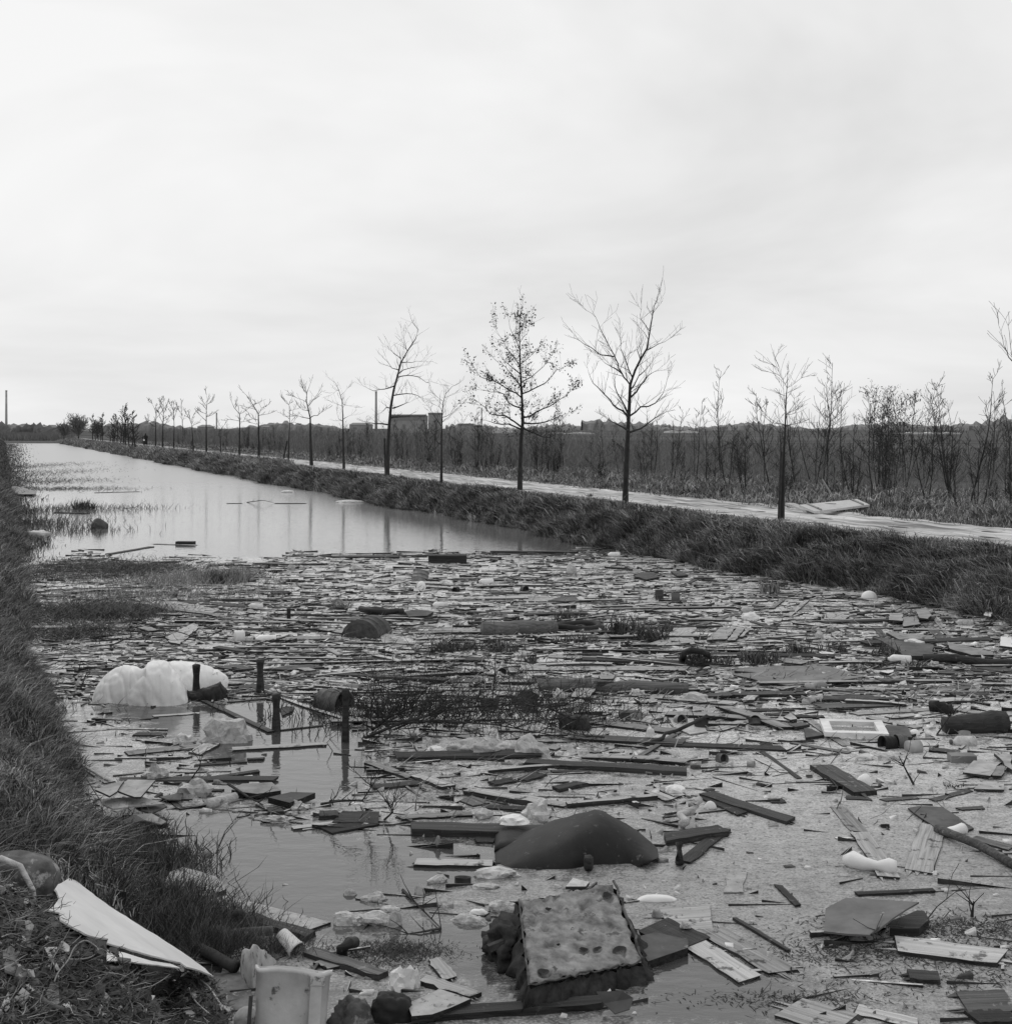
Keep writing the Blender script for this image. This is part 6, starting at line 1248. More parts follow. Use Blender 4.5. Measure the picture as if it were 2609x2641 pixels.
br = [('B',[(230,1130,.02),(330,1060,.2),(470,1000,.35)],.014,'arching twig at the left of the brushwood heap'),('B',[(180,1180,.0),(420,1080,.25),(700,1010,.3),(1000,990,.3),(1240,1000,.15)],.018,'long bough lying on top of the brushwood heap'),('B',[(300,1100,.05),(600,1080,.2),(900,1100,.2),(1280,1170,.0)],.016,'lower long bough of the brushwood heap'),
 ('B',[(1180,1000,.3),(1300,1060,.15),(1420,1110,.02)],.012,'forked rod leaning out right of the tilted pail'),('B',[(350,1130,.02),(600,1020,.25),(760,960,.35)],.012,'rod rising through the brushwood heap'),('B',[(1500,1170,.1),(1380,1160,.02),(1150,1080,.1)],.01,'thin rod behind the dark beam'),
 ('E',[(0,460,.02),(180,455,.06),(235,370,.3)],.012,'forked branch standing on the black plank heap, left one'),('E',[(300,560,.0),(345,520,.15),(305,430,.3)],.01,'curved branch standing on the black plank heap, right one'),('H',[(1600,1080,.1),(1750,1055,.2),(1880,1060,.2)],.012,'arched twig over the dark block'),
 ('A',[(600,670,.02),(720,620,.12),(700,540,.3)],.012,'bare twig standing in the left shallows'),('A',[(780,545,.05),(1000,600,.1),(1150,660,.02)],.012,'long crooked bough over the sunken tray'),('A',[(1240,570,.05),(1120,630,.08),(930,640,.03)],.01,'curling bough right of the sunken tray'),
 ('A',[(440,910,.0),(475,820,.3)],.01,'thin dark twig beside the big white sack'),('C',[(1370,1215,.0),(1330,1140,.2),(1290,1060,.35)],.012,'crooked black branch sticking up at the right'),('C',[(1500,940,.0),(1550,870,.15),(1600,800,.3)],.01,'slender rod sticking up behind the fat dark log'),
 ('G',[(1140,1085,.12),(1200,1030,.1),(1380,1050,.02)],.008,'twig lying over the five-cornered sheet'),('G',[(1400,1060,.0),(1500,930,.1),(1650,810,.2)],.006,'long thin twig rising right of the five-cornered sheet'),('G',[(1690,985,.0),(1700,900,.12)],.012,'short black stub in the scum right of the thin twig'),
 ('A0',[(690,745,.0),(740,740,.2),(800,700,.4)],.015,'pale wispy branch on the water right of the tussock'),('A0',[(1350,712,.0),(1440,700,.2),(1500,715,.02)],.02,'arched branch on the open water'),('B',[(735,830,.0),(740,790,.15),(800,830,.02)],.012,'small black twig left of the small open tin'),('B',[(895,890,.0),(905,830,.2),(850,825,.22)],.012,'hooked iron-like twig right of the small open tin'),
 ('L5',[(1240,1215,.0),(1290,1130,.15),(1345,1085,.22)],.012,'dark rod leaning on the short smooth log'),('L5',[(1620,265,.0),(1700,220,.1),(1790,165,.2)],.014,'pale bent root by the far bank'),('F',[(400,310,.01),(470,380,.015),(610,520,.01)],.012,'long straight twig, one arm of the bent stick in the near pool'),('F',[(610,520,.01),(500,540,.01),(420,550,.0)],.01,'dark lower arm of the bent stick in the near pool'),
 ('D',[(1045,235,.0),(1090,170,.15),(1105,110,.3)],.008,'thin curved twig among the parallel laths'),('D',[(1250,260,.06),(1360,330,.08),(1440,375,.02)],.014,'knotty dark branch below the tapered board'),('D',[(1180,640,.0),(1230,520,.01),(1330,400,.02)],.006,'thin twig trailing down into the near pool')]
for i, (t_, pts, r, lab) in enumerate(br): branchy(t_, pts, r, lab, n=(34 if i < 3 else 14 if i < 6 else 6 if r > .009 else 3), l=(.5 if i < 6 else .2), lv=(1 if i < 8 else 0))
# toothed strip, small standing pegs
plank('L6',110,220,300,235,.09,.05,'k','dark toothed strip left of the ridge')
for x, y, yt, lab in ((1315,675,570,'short black peg standing upright left in the drift'),):
    p = P('L4', x, y); mb = MB(); mb.tube([p-Vector((0, 0, .1)), p+Vector((0, 0, (y-yt)*mpp('L4', x, y)))], .035, 7); tag(mb.build('peg', 'wet_wood', origin=p), lab, 'peg')
for x, lab in ((1525, 'left'), (1685, 'right')):
    p = P('L2', x, 510 if x > 1600 else 475); mb = MB(); mb.box((0, 0, .07), (.15, .06, .2)); tag(mb.build('wooden_block', 'dark_wood', loc=tuple(p)), 'small square block under the long dark plank, the '+lab+' one of two', 'block')
# ------------------------------------------------------------------ the dark arched tank half above the water
def loft(sections, k, name, m, label, cat, cap=True):
    mb = MB(); n = len(sections); 
    for s in sections: mb.v += [tuple(p) for p in s]
    q = len(sections[0])
    for i in range(n-1):
        for j in range(q-1): mb.f.append((i*q+j, i*q+j+1, (i+1)*q+j+1, (i+1)*q+j))
    if cap: mb.f.append(tuple(range(q))); mb.f.append(tuple((n-1)*q+j for j in range(q))[::-1])
    c_ = sum((Vector(v) for v in mb.v), Vector())/len(mb.v); o = mb.build(name, m, smooth=True, origin=c_)
    if label: tag(o, label, cat)
    return o
sec = []
for x, yr, yb, wf in ((893,742,775,.12),(930,712,822,.4),(1000,684,832,.7),(1080,650,834,.85),(1160,618,834,1),(1240,588,834,1),(1310,566,832,1),(1350,552,826,1),(1390,540,818,1),(1415,532,812,1),(1463,519,808,1),(1500,528,806,1),(1560,560,806,1),(1640,608,802,.95),(1710,655,795,.8),(1760,690,785,.5),(1792,716,765,.15)):
    f = P('E', x, 832, 0); f2 = P('E', x, yb, 0 if yb > 800 else .05); ridge_d = 9.62; r = PD('E', x, yr, ridge_d); s = []
    back = Vector((r.x, 10.15, -.06)); fr_ = Vector((f2.x, min(f2.y, 9.5), -.06 if yb > 800 else .04))
    for j in range(13):
        t = j/12
        if t < .62: u_ = t/.62; pz = fr_.z+(r.z-fr_.z)*math.sin(u_*math.pi/2)**.8; py = fr_.y+(r.y-fr_.y)*(1-math.cos(u_*math.pi/2))**1.15; px_ = fr_.x+(r.x-fr_.x)*u_
        else: u_ = (t-.62)/.38; pz = r.z*math.cos(u_*math.pi/2)-.06*u_; py = r.y+(back.y-r.y)*math.sin(u_*math.pi/2)*wf; px_ = r.x
        s.append(Vector((px_, py, pz+.004*math.sin(x*.05+j))))
    sec.append(s)
tank = loft(sec, 0, 'tank_shell', 'tarpaulin', 'dark smooth arched tank shell with a pointed ridge, half above the water', 'tank')
lob = []
for x, yr, w in ((896,735,.04),(905,665,.2),(935,635,.27),(975,628,.3),(1020,632,.3),(1075,648,.25),(1130,665,.12)):
    r = PD('E', x, yr, 9.8); lob.append([Vector((r.x, 9.62+w*.2, -.05)), Vector((r.x, 9.58, r.z*.5)), Vector((r.x, 9.65, r.z*.9)), Vector((r.x, 9.8, r.z)), Vector((r.x, 9.95, r.z*.8)), Vector((r.x, 10.05, -.05))])
o = loft(lob, 0, 'rolled_end', 'tarpaulin', None, None); m_ = o.matrix_world.copy(); o.parent = tank; o.location = Vector(o.location)-Vector(tank.location)
log('E',1415,840,1415,765,.035,'wet_wood','dark stub propping the tank shell at the water',name='stub',pts=[(1415,840,-.02),(1415,800,.07),(1415,765,.12)],taper=1,k=5)
log('G',90,800,90,570,.035,'wet_wood','black stump standing before the squared timber right of the tank',name='stump',pts=[(90,700,-.02),(90,670,.07),(90,580,.17)],taper=.9,k=6)
# ------------------------------------------------------------------ torn foam block (upholstery)
TLc, TRc, BRc, BLc = PD('F', 1040, 362, 7.95), PD('F', 1545, 262, 8.25), PD('F', 1700, 690, 7.42), PD('F', 1095, 815, 7.0)
root = empty('foam_block', (TLc+BRc)/2); oc = root.location.copy(); nx, ny = 64, 48; mb = MB()
dimp = [(R.random(), R.random(), R.uniform(.015, .05), R.uniform(.01, .024)) for _ in range(85)]; holes = [(.52, .23, .045), (.64, .21, .042), (.84, .16, .065), (.13, .08, .055), (.9, .83, .06), (.27, .8, .035)]
def topz(u_, w_): return (BLc*(1-u_)+BRc*u_)*(1-w_)+(TLc*(1-u_)+TRc*u_)*w_
for j in range(ny+1):
    for i in range(nx+1):
        u_, w_ = i/nx, j/ny; ed = .012*math.sin(u_*23+1)+.01*math.sin(u_*47); ee = .012*math.sin(w_*19)+.008*math.sin(w_*41); uu = u_+ee*(1 if u_ > .5 else -1)*abs(2*u_-1)**6; ww = w_+ed*abs(2*w_-1)**6; p = topz(uu, ww)
        z = 0
        for a, b_, r, h_ in dimp: z -= h_*math.exp(-(((u_-a)*1.25)**2+(w_-b_)**2)/r**2)
        for a, b_, r in holes: z -= .02*smooth(1.6-math.hypot((u_-a)*1.25, (w_-b_)*1.6)/r)
        e = min(u_, 1-u_, w_, 1-w_); z -= .014*math.exp(-e/.012)
        mb.v.append(tuple(p-oc+Vector((0, 0, z+R.gauss(0, .0012)))))
for j in range(ny):
    for i in range(nx): q = j*(nx+1)+i; mb.f.append((q, q+1, q+nx+2, q+nx+1))
mb.build('top_face', 'foam', root, True)
up_ = (BRc-BLc).cross(TLc-BLc).normalized()
for a_, w_, r_ in holes+[(.46, .5, .02), (.3, .35, .018), (.7, .62, .018)]:      # torn holes: black discs put the shade inside into colour
    mb = MB(); ctr = topz(a_, w_)-oc+up_*.003; n_ = 13; ph = R.random()*6; rg = []
    for i in range(n_):
        t_ = 6.2832*i/n_; k_ = r_*(1+.25*math.sin(2*t_+ph)+.18*math.sin(3*t_+ph*2)+R.uniform(-.08, .08)); rg.append(topz(a_+k_*.85*math.cos(t_), w_+k_*.62*math.sin(t_))-oc+up_*.002)
    mb.add(rg+[ctr-up_*.012], [(i, (i+1) % n_, n_) for i in range(n_)]); mb.build('torn_hole_shade', 'cloth_and_hole_black', root)
edge = [topz(i/nx, 0) for i in range(nx+1)]+[topz(1, j/ny) for j in range(1, ny+1)]+[topz(1-i/nx, 1) for i in range(1, nx+1)]+[topz(0, 1-j/ny) for j in range(1, ny)]
mb = MB(); ne = len(edge); cxy = (TLc+BRc)/2
for lvl in range(7):
    f = lvl/6
    for i, e in enumerate(edge):
        o_ = (e-cxy); o_.z = 0; o_.normalize(); pz = (e.z-.028)*(1-f)+(-.08)*f; ou = .01+.085*math.sin(f*2.6)+.035*math.sin(i*.31+f*5)*f+.02*math.sin(i*.83+f*9)+R.gauss(0, .006)
        mb.v.append((e.x+o_.x*ou-oc.x, e.y+o_.y*ou-oc.y, pz-oc.z))
for l in range(6):
    for i in range(ne): mb.f.append((l*ne+i, l*ne+(i+1) % ne, (l+1)*ne+(i+1) % ne, (l+1)*ne+i))
mb.build('torn_cover', 'foam_side', root, True)
mb = MB()
for k in range(4):                                   # ragged seam cord along the edges
    pass
pts = [topz(u_, -.005)-oc+Vector((0, -.004, R.uniform(-.02, .004))) for u_ in np.linspace(0, 1, 24)]; mb.tube(pts, .006, 5)
pts = [topz(1.01, w_)-oc+Vector((R.uniform(0, .02), 0, R.uniform(-.02, .01))) for w_ in np.linspace(0, 1, 24)]; mb.tube(pts, .009, 5)
pts = [topz(-.01, w_)-oc+Vector((0, 0, R.uniform(-.02, .01))) for w_ in np.linspace(0, 1, 20)]; mb.tube(pts, .006, 5); mb.build('seam', 'rust', root)
lb = blob_mesh(.17, .26, .13, rough=.3, fs=3.4, seed=3, crease=.25, flat=-.8, sub=4).build('torn_stuffing', 'foam_side', root, True); q = PD('F', 985, 540, 7.75); lb.location = Vector((q.x, q.y, .06))-oc
lb = blob_mesh(.05, .05, .07, rough=.3, fs=3, seed=5, flat=-1, sub=3).build('broken_leg', 'wet_wood', root, True); q = P('F', 880, 660); lb.location = Vector((q.x, q.y, .05))-oc
mb = MB(); a, b_ = P('F', 870, 640, .09)-oc, P('F', 990, 590, .12)-oc; mb.tube([a, b_], .035, 6); mb.build('broken_leg', 'wet_wood', root)
tag(root, 'torn dimpled foam upholstery block with holes, floating in the foreground', 'foam block')
sheet('F',[(1460,865),(1600,862),(1660,900),(1640,960),(1560,985),(1500,930)],.006,'grey_board','grey torn flap hanging in front of the foam block',zs=[.1,.11,.06,.02,.01,.04])
sheet('F',[(1700,560),(1780,540),(1960,580),(1960,625),(1740,700),(1700,640)],.05,'dark_board','dark board sticking out to the right from under the foam block',z=.05)
# ------------------------------------------------------------------ rubbish heap in the near left corner
_D = np.concatenate([np.arange(2.5, 12, .02), np.arange(12, 80, .1)])
def PG(t_, x, y, off=0.0):                      # where the sight line meets the ground (or the water)
    u, v = px(t_, x, y); z = H-(v-HY)*_D/F; xx = (u-CX)*_D/F; D_ = _D
    if y and v > 2150: D_ = _D[:475]; z = z[:475]; xx = xx[:475]
    i = int(np.argmax(z <= np.maximum(height(xx+K*D_, D_), 0)+off)); d = D_[i]
    return Vector(((u-CX)*d/F, d, H-(v-HY)*d/F))
mb = MB(); mbp = MB(); fb_ = MB(); fbp = MB(); hp = [(0,0),(350,20),(480,180),(560,560),(900,640),(1500,700),(1760,860),(1909,1130),(1909,1244),(0,1244)]
k = 0
while k < 1500:
    x, y = R.uniform(-60, 1909), R.uniform(0, 1260)
    if not inpoly(max(x, 1), min(y, 1243), hp): continue
    k += 1; p = PG('L8', x, y, R.uniform(.0, .03)); s = R.uniform(.008, .034)*(1.5 if R.random() < .12 else 1); n = Vector((R.gauss(0, .5), R.gauss(-.3, .5), 1)).normalized(); a = n.cross(Vector((R.random(), R.random(), 0))).normalized(); b_ = n.cross(a)*R.uniform(.3, .9); m_ = R.randint(3, 6)
    ring_ = [p+(a*math.cos(6.28*i/m_+.3)+b_*math.sin(6.28*i/m_+.3))*s*R.uniform(.7, 1.3) for i in range(m_)]; th = -n*R.uniform(.003, .014); w = mbp if R.random() < .05 else mb
    w.add(ring_+[q+th for q in ring_], [tuple(range(m_))]+[(i, m_+i, m_+(i+1) % m_, (i+1) % m_) for i in range(m_)])
k = 0
while k < 2300:
    x, y = R.uniform(-60, 1909), R.uniform(0, 1260)
    if not inpoly(max(x, 1), min(y, 1243), hp): continue
    k += 1; p = PG('L8', x, y, R.uniform(.01, .05)); L = R.uniform(.02, .13)*(1.8 if R.random() < .06 else 1); d = Vector((R.gauss(.3, 1), R.gauss(0, 1), R.gauss(0, .35))).normalized(); pts = [p]
    for i in range(4): d = (d+Vector((R.gauss(0, .3), R.gauss(0, .3), R.gauss(-.02, .25)))).normalized(); pts.append(pts[-1]+d*L/4)
    (fbp if R.random() < .14 else fb_).tube(pts, [.0022, .002, .0018, .0014, .0008], 3, False)
tag(mb.build('rubbish_heap', 'heap_litter'), 'dark heap of broken rubbish filling the near left corner', 'rubbish heap', kind='stuff')
tag(mbp.build('heap_scraps', 'litter_pale'), 'small pale shards lying all over the heap', 'litter', kind='stuff')
tag(fb_.build('heap_roots', 'reed'), 'dark roots and wet stalks matted over the heap', 'roots', kind='stuff')
tag(fbp.build('heap_straw', 'pale_reed'), 'pale straw and wire ends on the heap', 'straw', kind='stuff')
# big white board lying across the heap
A_, B_, T_ = PG('L8', 400, 310, .05), PG('L8', 565, 50, .05), PG('L8', 1755, 855, .05); pn = (B_-A_).cross(T_-A_).normalized()
pn = pn if pn.z > 0 else -pn; dmax = 0
for x_, y_ in ((430,115),(600,120),(600,300),(480,200),(750,300),(700,480),(900,400),(900,560),(1200,560),(1500,720),(800,420),(550,350)):
    g_ = PG('L8', x_, y_, 0); dmax = max(dmax, (g_-A_).dot(pn)+.035)
A_ = A_+pn*dmax; B_ = B_+pn*dmax; T_ = T_+pn*dmax
def onplane(x, y, lift=0):
    d = PD('L8', x, y, 1.0)-Vector((0, 0, H)); t_ = (A_-Vector((0, 0, H))).dot(pn)/d.dot(pn); return Vector((0, 0, H))+d*t_+Vector((0, 0, lift))
if pn.z < 0: pn = -pn
def onboard(poly, th, m, name, lift=0, jag=.002):
    E = []
    for i, (x, y) in enumerate(poly):
        x2, y2 = poly[(i+1) % len(poly)]; k = max(1, int(math.hypot(x2-x, y2-y)/45))
        for j in range(k): E.append(onplane(x+(x2-x)*j/k, y+(y2-y)*j/k, lift)+Vector((R.gauss(0, jag), R.gauss(0, jag), 0))*(j > 0))
    n = len(E); c_ = sum(E, Vector())/n; d = pn*th; mb = MB(); mb.add(E+[q-d for q in E], [tuple(range(n)), tuple(range(n, 2*n))[::-1]]+[(i, n+i, n+(i+1) % n, (i+1) % n) for i in range(n)]); return mb.build(name, m, origin=c_)
bd = onboard([(430,115),(500,90),(565,50),(610,62),(900,280),(1200,470),(1410,600),(1530,680),(1640,760),(1755,855),(1640,805),(1530,775),(1480,740),(1250,685),(1130,650),(1020,615),(880,580),(890,545),(800,535),(700,505),(500,390),(490,330),(400,310),(440,280),(485,215),(470,160)], .008, 'painted_board', 'white_board')
tag(bd, 'large smooth white board with a torn edge lying over the heap, pointing to the water', 'board')
b2 = onboard([(870,596),(1020,626),(1130,662),(1240,695),(1400,720),(1480,755),(1250,725),(1080,700),(880,690)], .006, 'painted_board', 'torn_strip', -.02); m_ = b2.location.copy(); b2.parent = bd; b2.location = m_-bd.location
b3 = onboard([(705,512),(885,548),(862,672),(800,640),(760,560)], .012, 'wet_wood', 'torn_backing', -.012); m_ = b3.location.copy(); b3.parent = bd; b3.location = m_-bd.location
# crushed drum at the very left with a strap over it
p = PG('L8', 330, 250); root = empty('crushed_drum', p); bm_ = blob_mesh(.2, .15, .13, rough=.1, fs=1.9, seed=4.5, crease=.12, flat=-.5, sub=4, bumps=[(1, -.2, .2, .12, .6), (-.2, -.8, .4, -.16, .5)])
o = bm_.build('body', 'clay', root, True); o.location = (-.14, .05, .1); mb = MB(); mb.tube([(-.36,-.1,.12),(-.28,-.09,.2),(-.16,-.08,.245),(-.06,-.1,.215),(.0,-.1,.1),(.02,-.1,-.02)], [.014,.016,.017,.015,.013,.01], 8); mb.build('strap', 'pale_rag', root, True)
o = blob_mesh(.1, .05, .06, rough=.1, seed=2, flat=-1, sub=3).build('dark_mouth', 'rubber', root, True); o.location = (-.3, -.1, .07); tag(root, 'crushed rusty drum with a strap bent over it, at the left edge above the heap', 'drum')
def chip(poly, m, label, th=.01, lift=.02, name='shard', cat='shard', lifts=None):
    E = [PG('L8', x, y, lift if not lifts else lifts[i]) for i, (x, y) in enumerate(poly)]; c_ = sum(E, Vector())/len(E); n = len(E); mb = MB(); d = Vector((0, .3*th, th)); mb.add(E+[q-d for q in E], [tuple(range(n)), tuple(range(n, 2*n))[::-1]]+[(i, n+i, n+(i+1) % n, (i+1) % n) for i in range(n)]); return tag(mb.build(name, m, origin=c_), label, cat)
chip([(120,1030),(185,945),(245,995),(180,1085)],'mid_board','square grey tile standing out in the lower left of the heap',lifts=[.03,.06,.06,.03],name='tile',cat='tile')
chip([(228,795),(275,800),(295,890),(245,880)],'pale_wood','small upright pale tile left of the middle of the heap',lifts=[.06,.06,.03,.03],name='tile',cat='tile')
chip([(165,855),(240,890),(340,985),(300,1000),(250,980)],'painted_board','whitish split slat in the lower left of the heap',name='slat',cat='slat')
chip([(365,615),(470,612),(470,625),(400,632),(440,700),(490,795),(465,800),(400,690)],'pale_wood','curved pale strip bent like a hook on the heap',th=.004,lift=.05)
chip([(205,400),(240,390),(280,435),(250,490),(215,465)],'pale_wood','pale angular shard under the crushed drum',lifts=[.05,.06,.05,.03,.03])
chip([(345,560),(385,520),(450,555),(430,575)],'pale_wood','flat pale shard left of the wire loop')
chip([(120,850),(140,780),(190,765),(225,820),(200,860)],'clay','rounded dark stone-like shard on the left of the heap',th=.04,lift=.05,name='stone',cat='stone')
chip([(755,850),(790,835),(830,870),(800,905),(770,890)],'mid_board','pale five-sided shard in the middle of the heap')
chip([(815,990),(860,980),(910,1020),(880,1075),(830,1050)],'scummed_board','crumpled light shard low in the heap')
chip([(440,760),(540,665),(555,680),(470,775)],'grey_board','narrow grey slat beside the hooked strip',lift=.04,name='slat',cat='slat')
chip([(20,650),(90,600),(150,700),(120,830),(40,800)],'rag','mouldy grey rag at the left edge of the heap',lift=.04,name='rag',cat='rag')
chip([(380,990),(420,900),(480,920),(490,1080),(400,1080)],'rag','grey cloth-like slab low in the heap',lift=.03,name='rag',cat='rag')
chip([(965,700),(1065,668),(1075,715),(990,730)],'dark_board','dark square chip at the lower edge of the white board',lift=.07)
chip([(960,1230),(1000,1190),(1050,1244),(980,1250)],'mid_board','dark shard at the very bottom of the heap')
def wire(t_, pts, r, m, label, name='wire', cat='wire', k=5, off=.03, taper=1.0):
    Q0 = [PG(t_, x, y, off if len(q) == 0 else q[0]) for x, y, *q in pts]; Q = []
    for i in range(len(Q0)-1):
        for j in range(4): f = j/4; a, b_, c_, d_ = Q0[max(i-1, 0)], Q0[i], Q0[i+1], Q0[min(i+2, len(Q0)-1)]; Q.append(.5*((2*b_)+(c_-a)*f+(2*a-5*b_+4*c_-d_)*f*f+(3*b_-a-3*c_+d_)*f**3))
    Q.append(Q0[-1]); n = len(Q); mb = MB(); mb.tube(Q, [r*(1-(1-taper)*i/(n-1))*R.uniform(.92, 1.08) for i in range(n)], k); return tag(mb.build(name, m, smooth=True, origin=Q0[0]), label, cat)
wire('L8', [(445,900),(480,820),(560,720),(610,620),(690,562),(760,590),(805,640),(750,695),(660,715),(560,715)], .0035, 'mid_board', 'looped wire standing up from the heap below the white board', off=.06)
wire('L8', [(450,960),(520,1005),(620,1015),(720,1020),(790,980),(830,910)], .003, 'rust', 'second thinner wire curving low over the heap')
wire('L8', [(0,610),(80,582),(150,600),(230,640),(330,620),(470,612)], .005, 'bark', 'dark root bent over the left of the heap', 'root', 'root')
wire('L8', [(1540,818),(1640,885),(1720,950),(1800,1070),(1880,1150)], .006, 'pale_wood', 'long pale stick running down the right flank of the heap', 'stick', 'stick')
wire('L8', [(1560,995),(1620,1080),(1720,1165)], .005, 'pale_wood', 'short pale stick left of the long one on the heap', 'stick', 'stick')
wire('L8', [(300,990),(400,1080),(560,1140),(680,1190),(760,1250)], .011, 'clay', 'thick crooked root in the bottom left', 'root', 'root')
wire('L8', [(780,730),(840,775),(920,790),(1000,790)], .012, 'clay', 'stout peeled branch lying under the lower edge of the white board', 'branch', 'branch')
wire('L8', [(980,925),(1030,1000),(1100,1110)], .004, 'dark_wood', 'dark stick low on the right half of the heap', 'stick', 'stick')
wire('L8', [(0,1150),(40,1060),(75,990)], .006, 'pale_wood', 'stick leaning up at the bottom left edge', 'stick', 'stick')
wire('D', [(345,360,.06),(420,390,.08),(500,430,.1)], .006, 'pale_wood', 'thin bleached cane sticking out of the bank grass', 'cane', 'cane')
wire('D', [(410,128,.05),(500,185,.05),(600,245,.02)], .014, 'pale_wood', 'pale split pole lying down the bank slope', 'pole', 'pole')
wire('D', [(465,215,.05),(510,290,.05),(560,365,.02)], .006, 'dark_wood', 'thin dark cane left of the bank heap', 'cane', 'cane')
# rolled roofing felt by the bank
q = [P('D', x, y, z) for x, y, z in ((480,405,.12),(560,445,.1),(640,475,.07))]; mb = MB(); mb.tube(q, .03, 10); tag(mb.build('felt_roll', 'rubber', smooth=True, origin=q[0]), 'black rolled edge of roofing felt at the bank', 'felt')
sheet('D',[(630,480),(740,425),(830,420),(910,465),(880,480),(760,470)],.006,'mid_board','curled grey sheet with a black rolled end, at the foot of the bank heap',zs=[.06,.14,.14,.12,.1,.06])
q = [P('D', x, y, z) for x, y, z in ((800,505,.03),(850,490,.06),(905,478,.08))]; mb = MB(); mb.tube(q, [.028, .03, .032], 10); tag(mb.build('felt_roll', 'rubber', smooth=True, origin=q[0]), 'black tube-like end sticking out right of the curled sheet', 'felt')
sheet('D',[(590,865),(640,845),(690,850),(715,950),(700,985),(660,960)],.03,'clay','stone-like slab standing behind the white board',zs=[.28,.3,.3,.16,.12,.14])
sheet('D',[(1030,925),(1240,870),(1810,1015),(1680,1060),(1320,960)],.05,'scummed_board','sunken grey table top before the near pool',z=.015)
sheet('L7',[(0,985),(240,990),(310,1090),(320,1290),(0,1290)],.01,'clay','mottled dark panel sunk behind the mug-shaped rag',z=.01)
# pale square pail
def superprof(w, d, e=3.2, k=40): return [(w*math.copysign(abs(math.cos(a))**(2/e), math.cos(a)), d*math.copysign(abs(math.sin(a))**(2/e), math.sin(a))) for a in np.linspace(0, 2*math.pi, k, endpoint=False)]
pc = PD('L7', 665, 905, 6.72); root = empty('square_pail', (pc.x, pc.y, 0)); hh = pc.z; mb = MB(); rows = [(-.12, .86), (0, .9), (hh*.5, .95), (hh*.93, 1.0), (hh*.94, 1.035), (hh, 1.04), (hh, .97), (hh*.6, .93), (.02, .86)]
for z, s in rows:
    for i, (a, b_) in enumerate(superprof(.185*s, .13*s)): mb.v.append((a+.004*math.sin(z*31+i), b_+.14+.004*math.sin(i*.9+z*20), z+.012*(a/.18)*(-1)*(z > hh*.5)+(.006*math.sin(i*.7) if z > hh*.9 else 0)))
for r_ in range(len(rows)-1):
    for i in range(40): mb.f.append((r_*40+i, r_*40+(i+1) % 40, (r_+1)*40+(i+1) % 40, (r_+1)*40+i))
mb.build('body', 'pail_enamel', root, True); mb = MB(); mb.box((.125, .004, hh*.42), (.055, .03, hh*.78)); mb.box((.13, .002, hh*.86), (.07, .034, hh*.12)); mb.build('corner_rib', 'pail_enamel', root)
mb = MB(); mb.box((-.19, .03, hh*.35), (.012, .07, hh*.62)); mb.build('torn_corner', 'dark_board', root)
root.location = (pc.x-.02, pc.y-.13, -.02); root.rotation_euler = (math.radians(-21), math.radians(2), .06); root.scale = (1.08, 1, 1.02); tag(root, 'dented off-white square pail standing at the bottom edge', 'pail')
# leathery rag beside the pail
drape('L7',[(222,900,960),(240,785,1020),(270,778,1080),(300,790,1120),(325,738,1130),(350,750,1090),(385,795,1040),(415,800,990),(450,835,960),(500,865,930),(552,885,905)],'pale stiff rag draped over the left corner of the pail','rag','rag','scummed_board',.16,.012,2.0,ns=40,nr=20)
# tapered cup
a, b_ = P('L7', 560, 660, .1), P('L7', 685, 800, .03); d = (b_-a).normalized(); root = empty('cup', a); L = (b_-a).length; mb = MB(); mb.lathe([(.036, 0), (.04, .01), (.052, L*.9), (.056, L*.92), (.056, L), (.05, L), (.045, L*.5)], 22, True, False); mb.build('body', 'pail_enamel', root, True)
mb = MB(); mb.lathe([(.046, L*.5), (.001, L*.5)], 22, False, False); mb.build('inside', 'rubber', root); root.rotation_euler = d.to_track_quat('Z', 'Y').to_euler(); tag(root, 'pale tapered cup lying with its dark mouth down, above the pail', 'cup')
blob('L7',265,1420,230,120,.9,'scummed_board','rounded pale stone at the bottom edge left of the pail','stone','stone',rough=.06,seed=2,flat=-.3)
blob('L7',1450,1400,400,200,.7,'rubber','black wet sack at the bottom edge','sack','sack',rough=.15,seed=4,crease=.1,flat=-.2)
blob('L7',1130,1430,380,190,.7,'clay','dull dark bundle left of the black wet sack','bundle','bundle',rough=.2,seed=7,crease=.2,flat=-.2)
blob('L7',1530,1140,230,170,.6,'bag_cloth','pointed white cloth rising from the weed near the bottom','cloth','cloth',rough=.2,seed=3.3,crease=.25,flat=-.1,bumps=[(.8,0,.8,.5,.35)])
blob('L7',1660,1110,90,140,.6,'bag_cloth','narrow white cloth strip right of the pointed one','cloth','cloth',rough=.2,seed=6,crease=.2,flat=-.1,sub=3)
q = [P('L7', x, y, z) for x, y, z in ((1050,860,-.02),(1055,790,.06),(1110,740,.08),(1160,735,.05))]; mb = MB(); mb.tube(q, .035, 10); tag(mb.build('bent_pipe', 'rubber', smooth=True, origin=q[0]), 'black bent pipe end rising beside the floating weed', 'pipe')
wire('L7', [(60,690,.02),(200,660,.05),(330,650,.06),(480,640,.04)], .03, 'clay', 'thick rotten bough lying towards the tapered cup', 'bough', 'bough', k=9)
wire('L7', [(150,560,.05),(190,500,.12),(230,490,.12)], .03, 'bark', 'root stump sticking up at the water edge', 'stump', 'stump', k=8, taper=.7)
wire('D', [(1060,1150,.02),(1150,1190,.05),(1290,1270,.03)], .035, 'bark', 'mouldy bark-covered log left of the pale stiff rag', 'log', 'log', k=9)
for a in ((0,1010,60,1190),(0,0,0,0)): pass
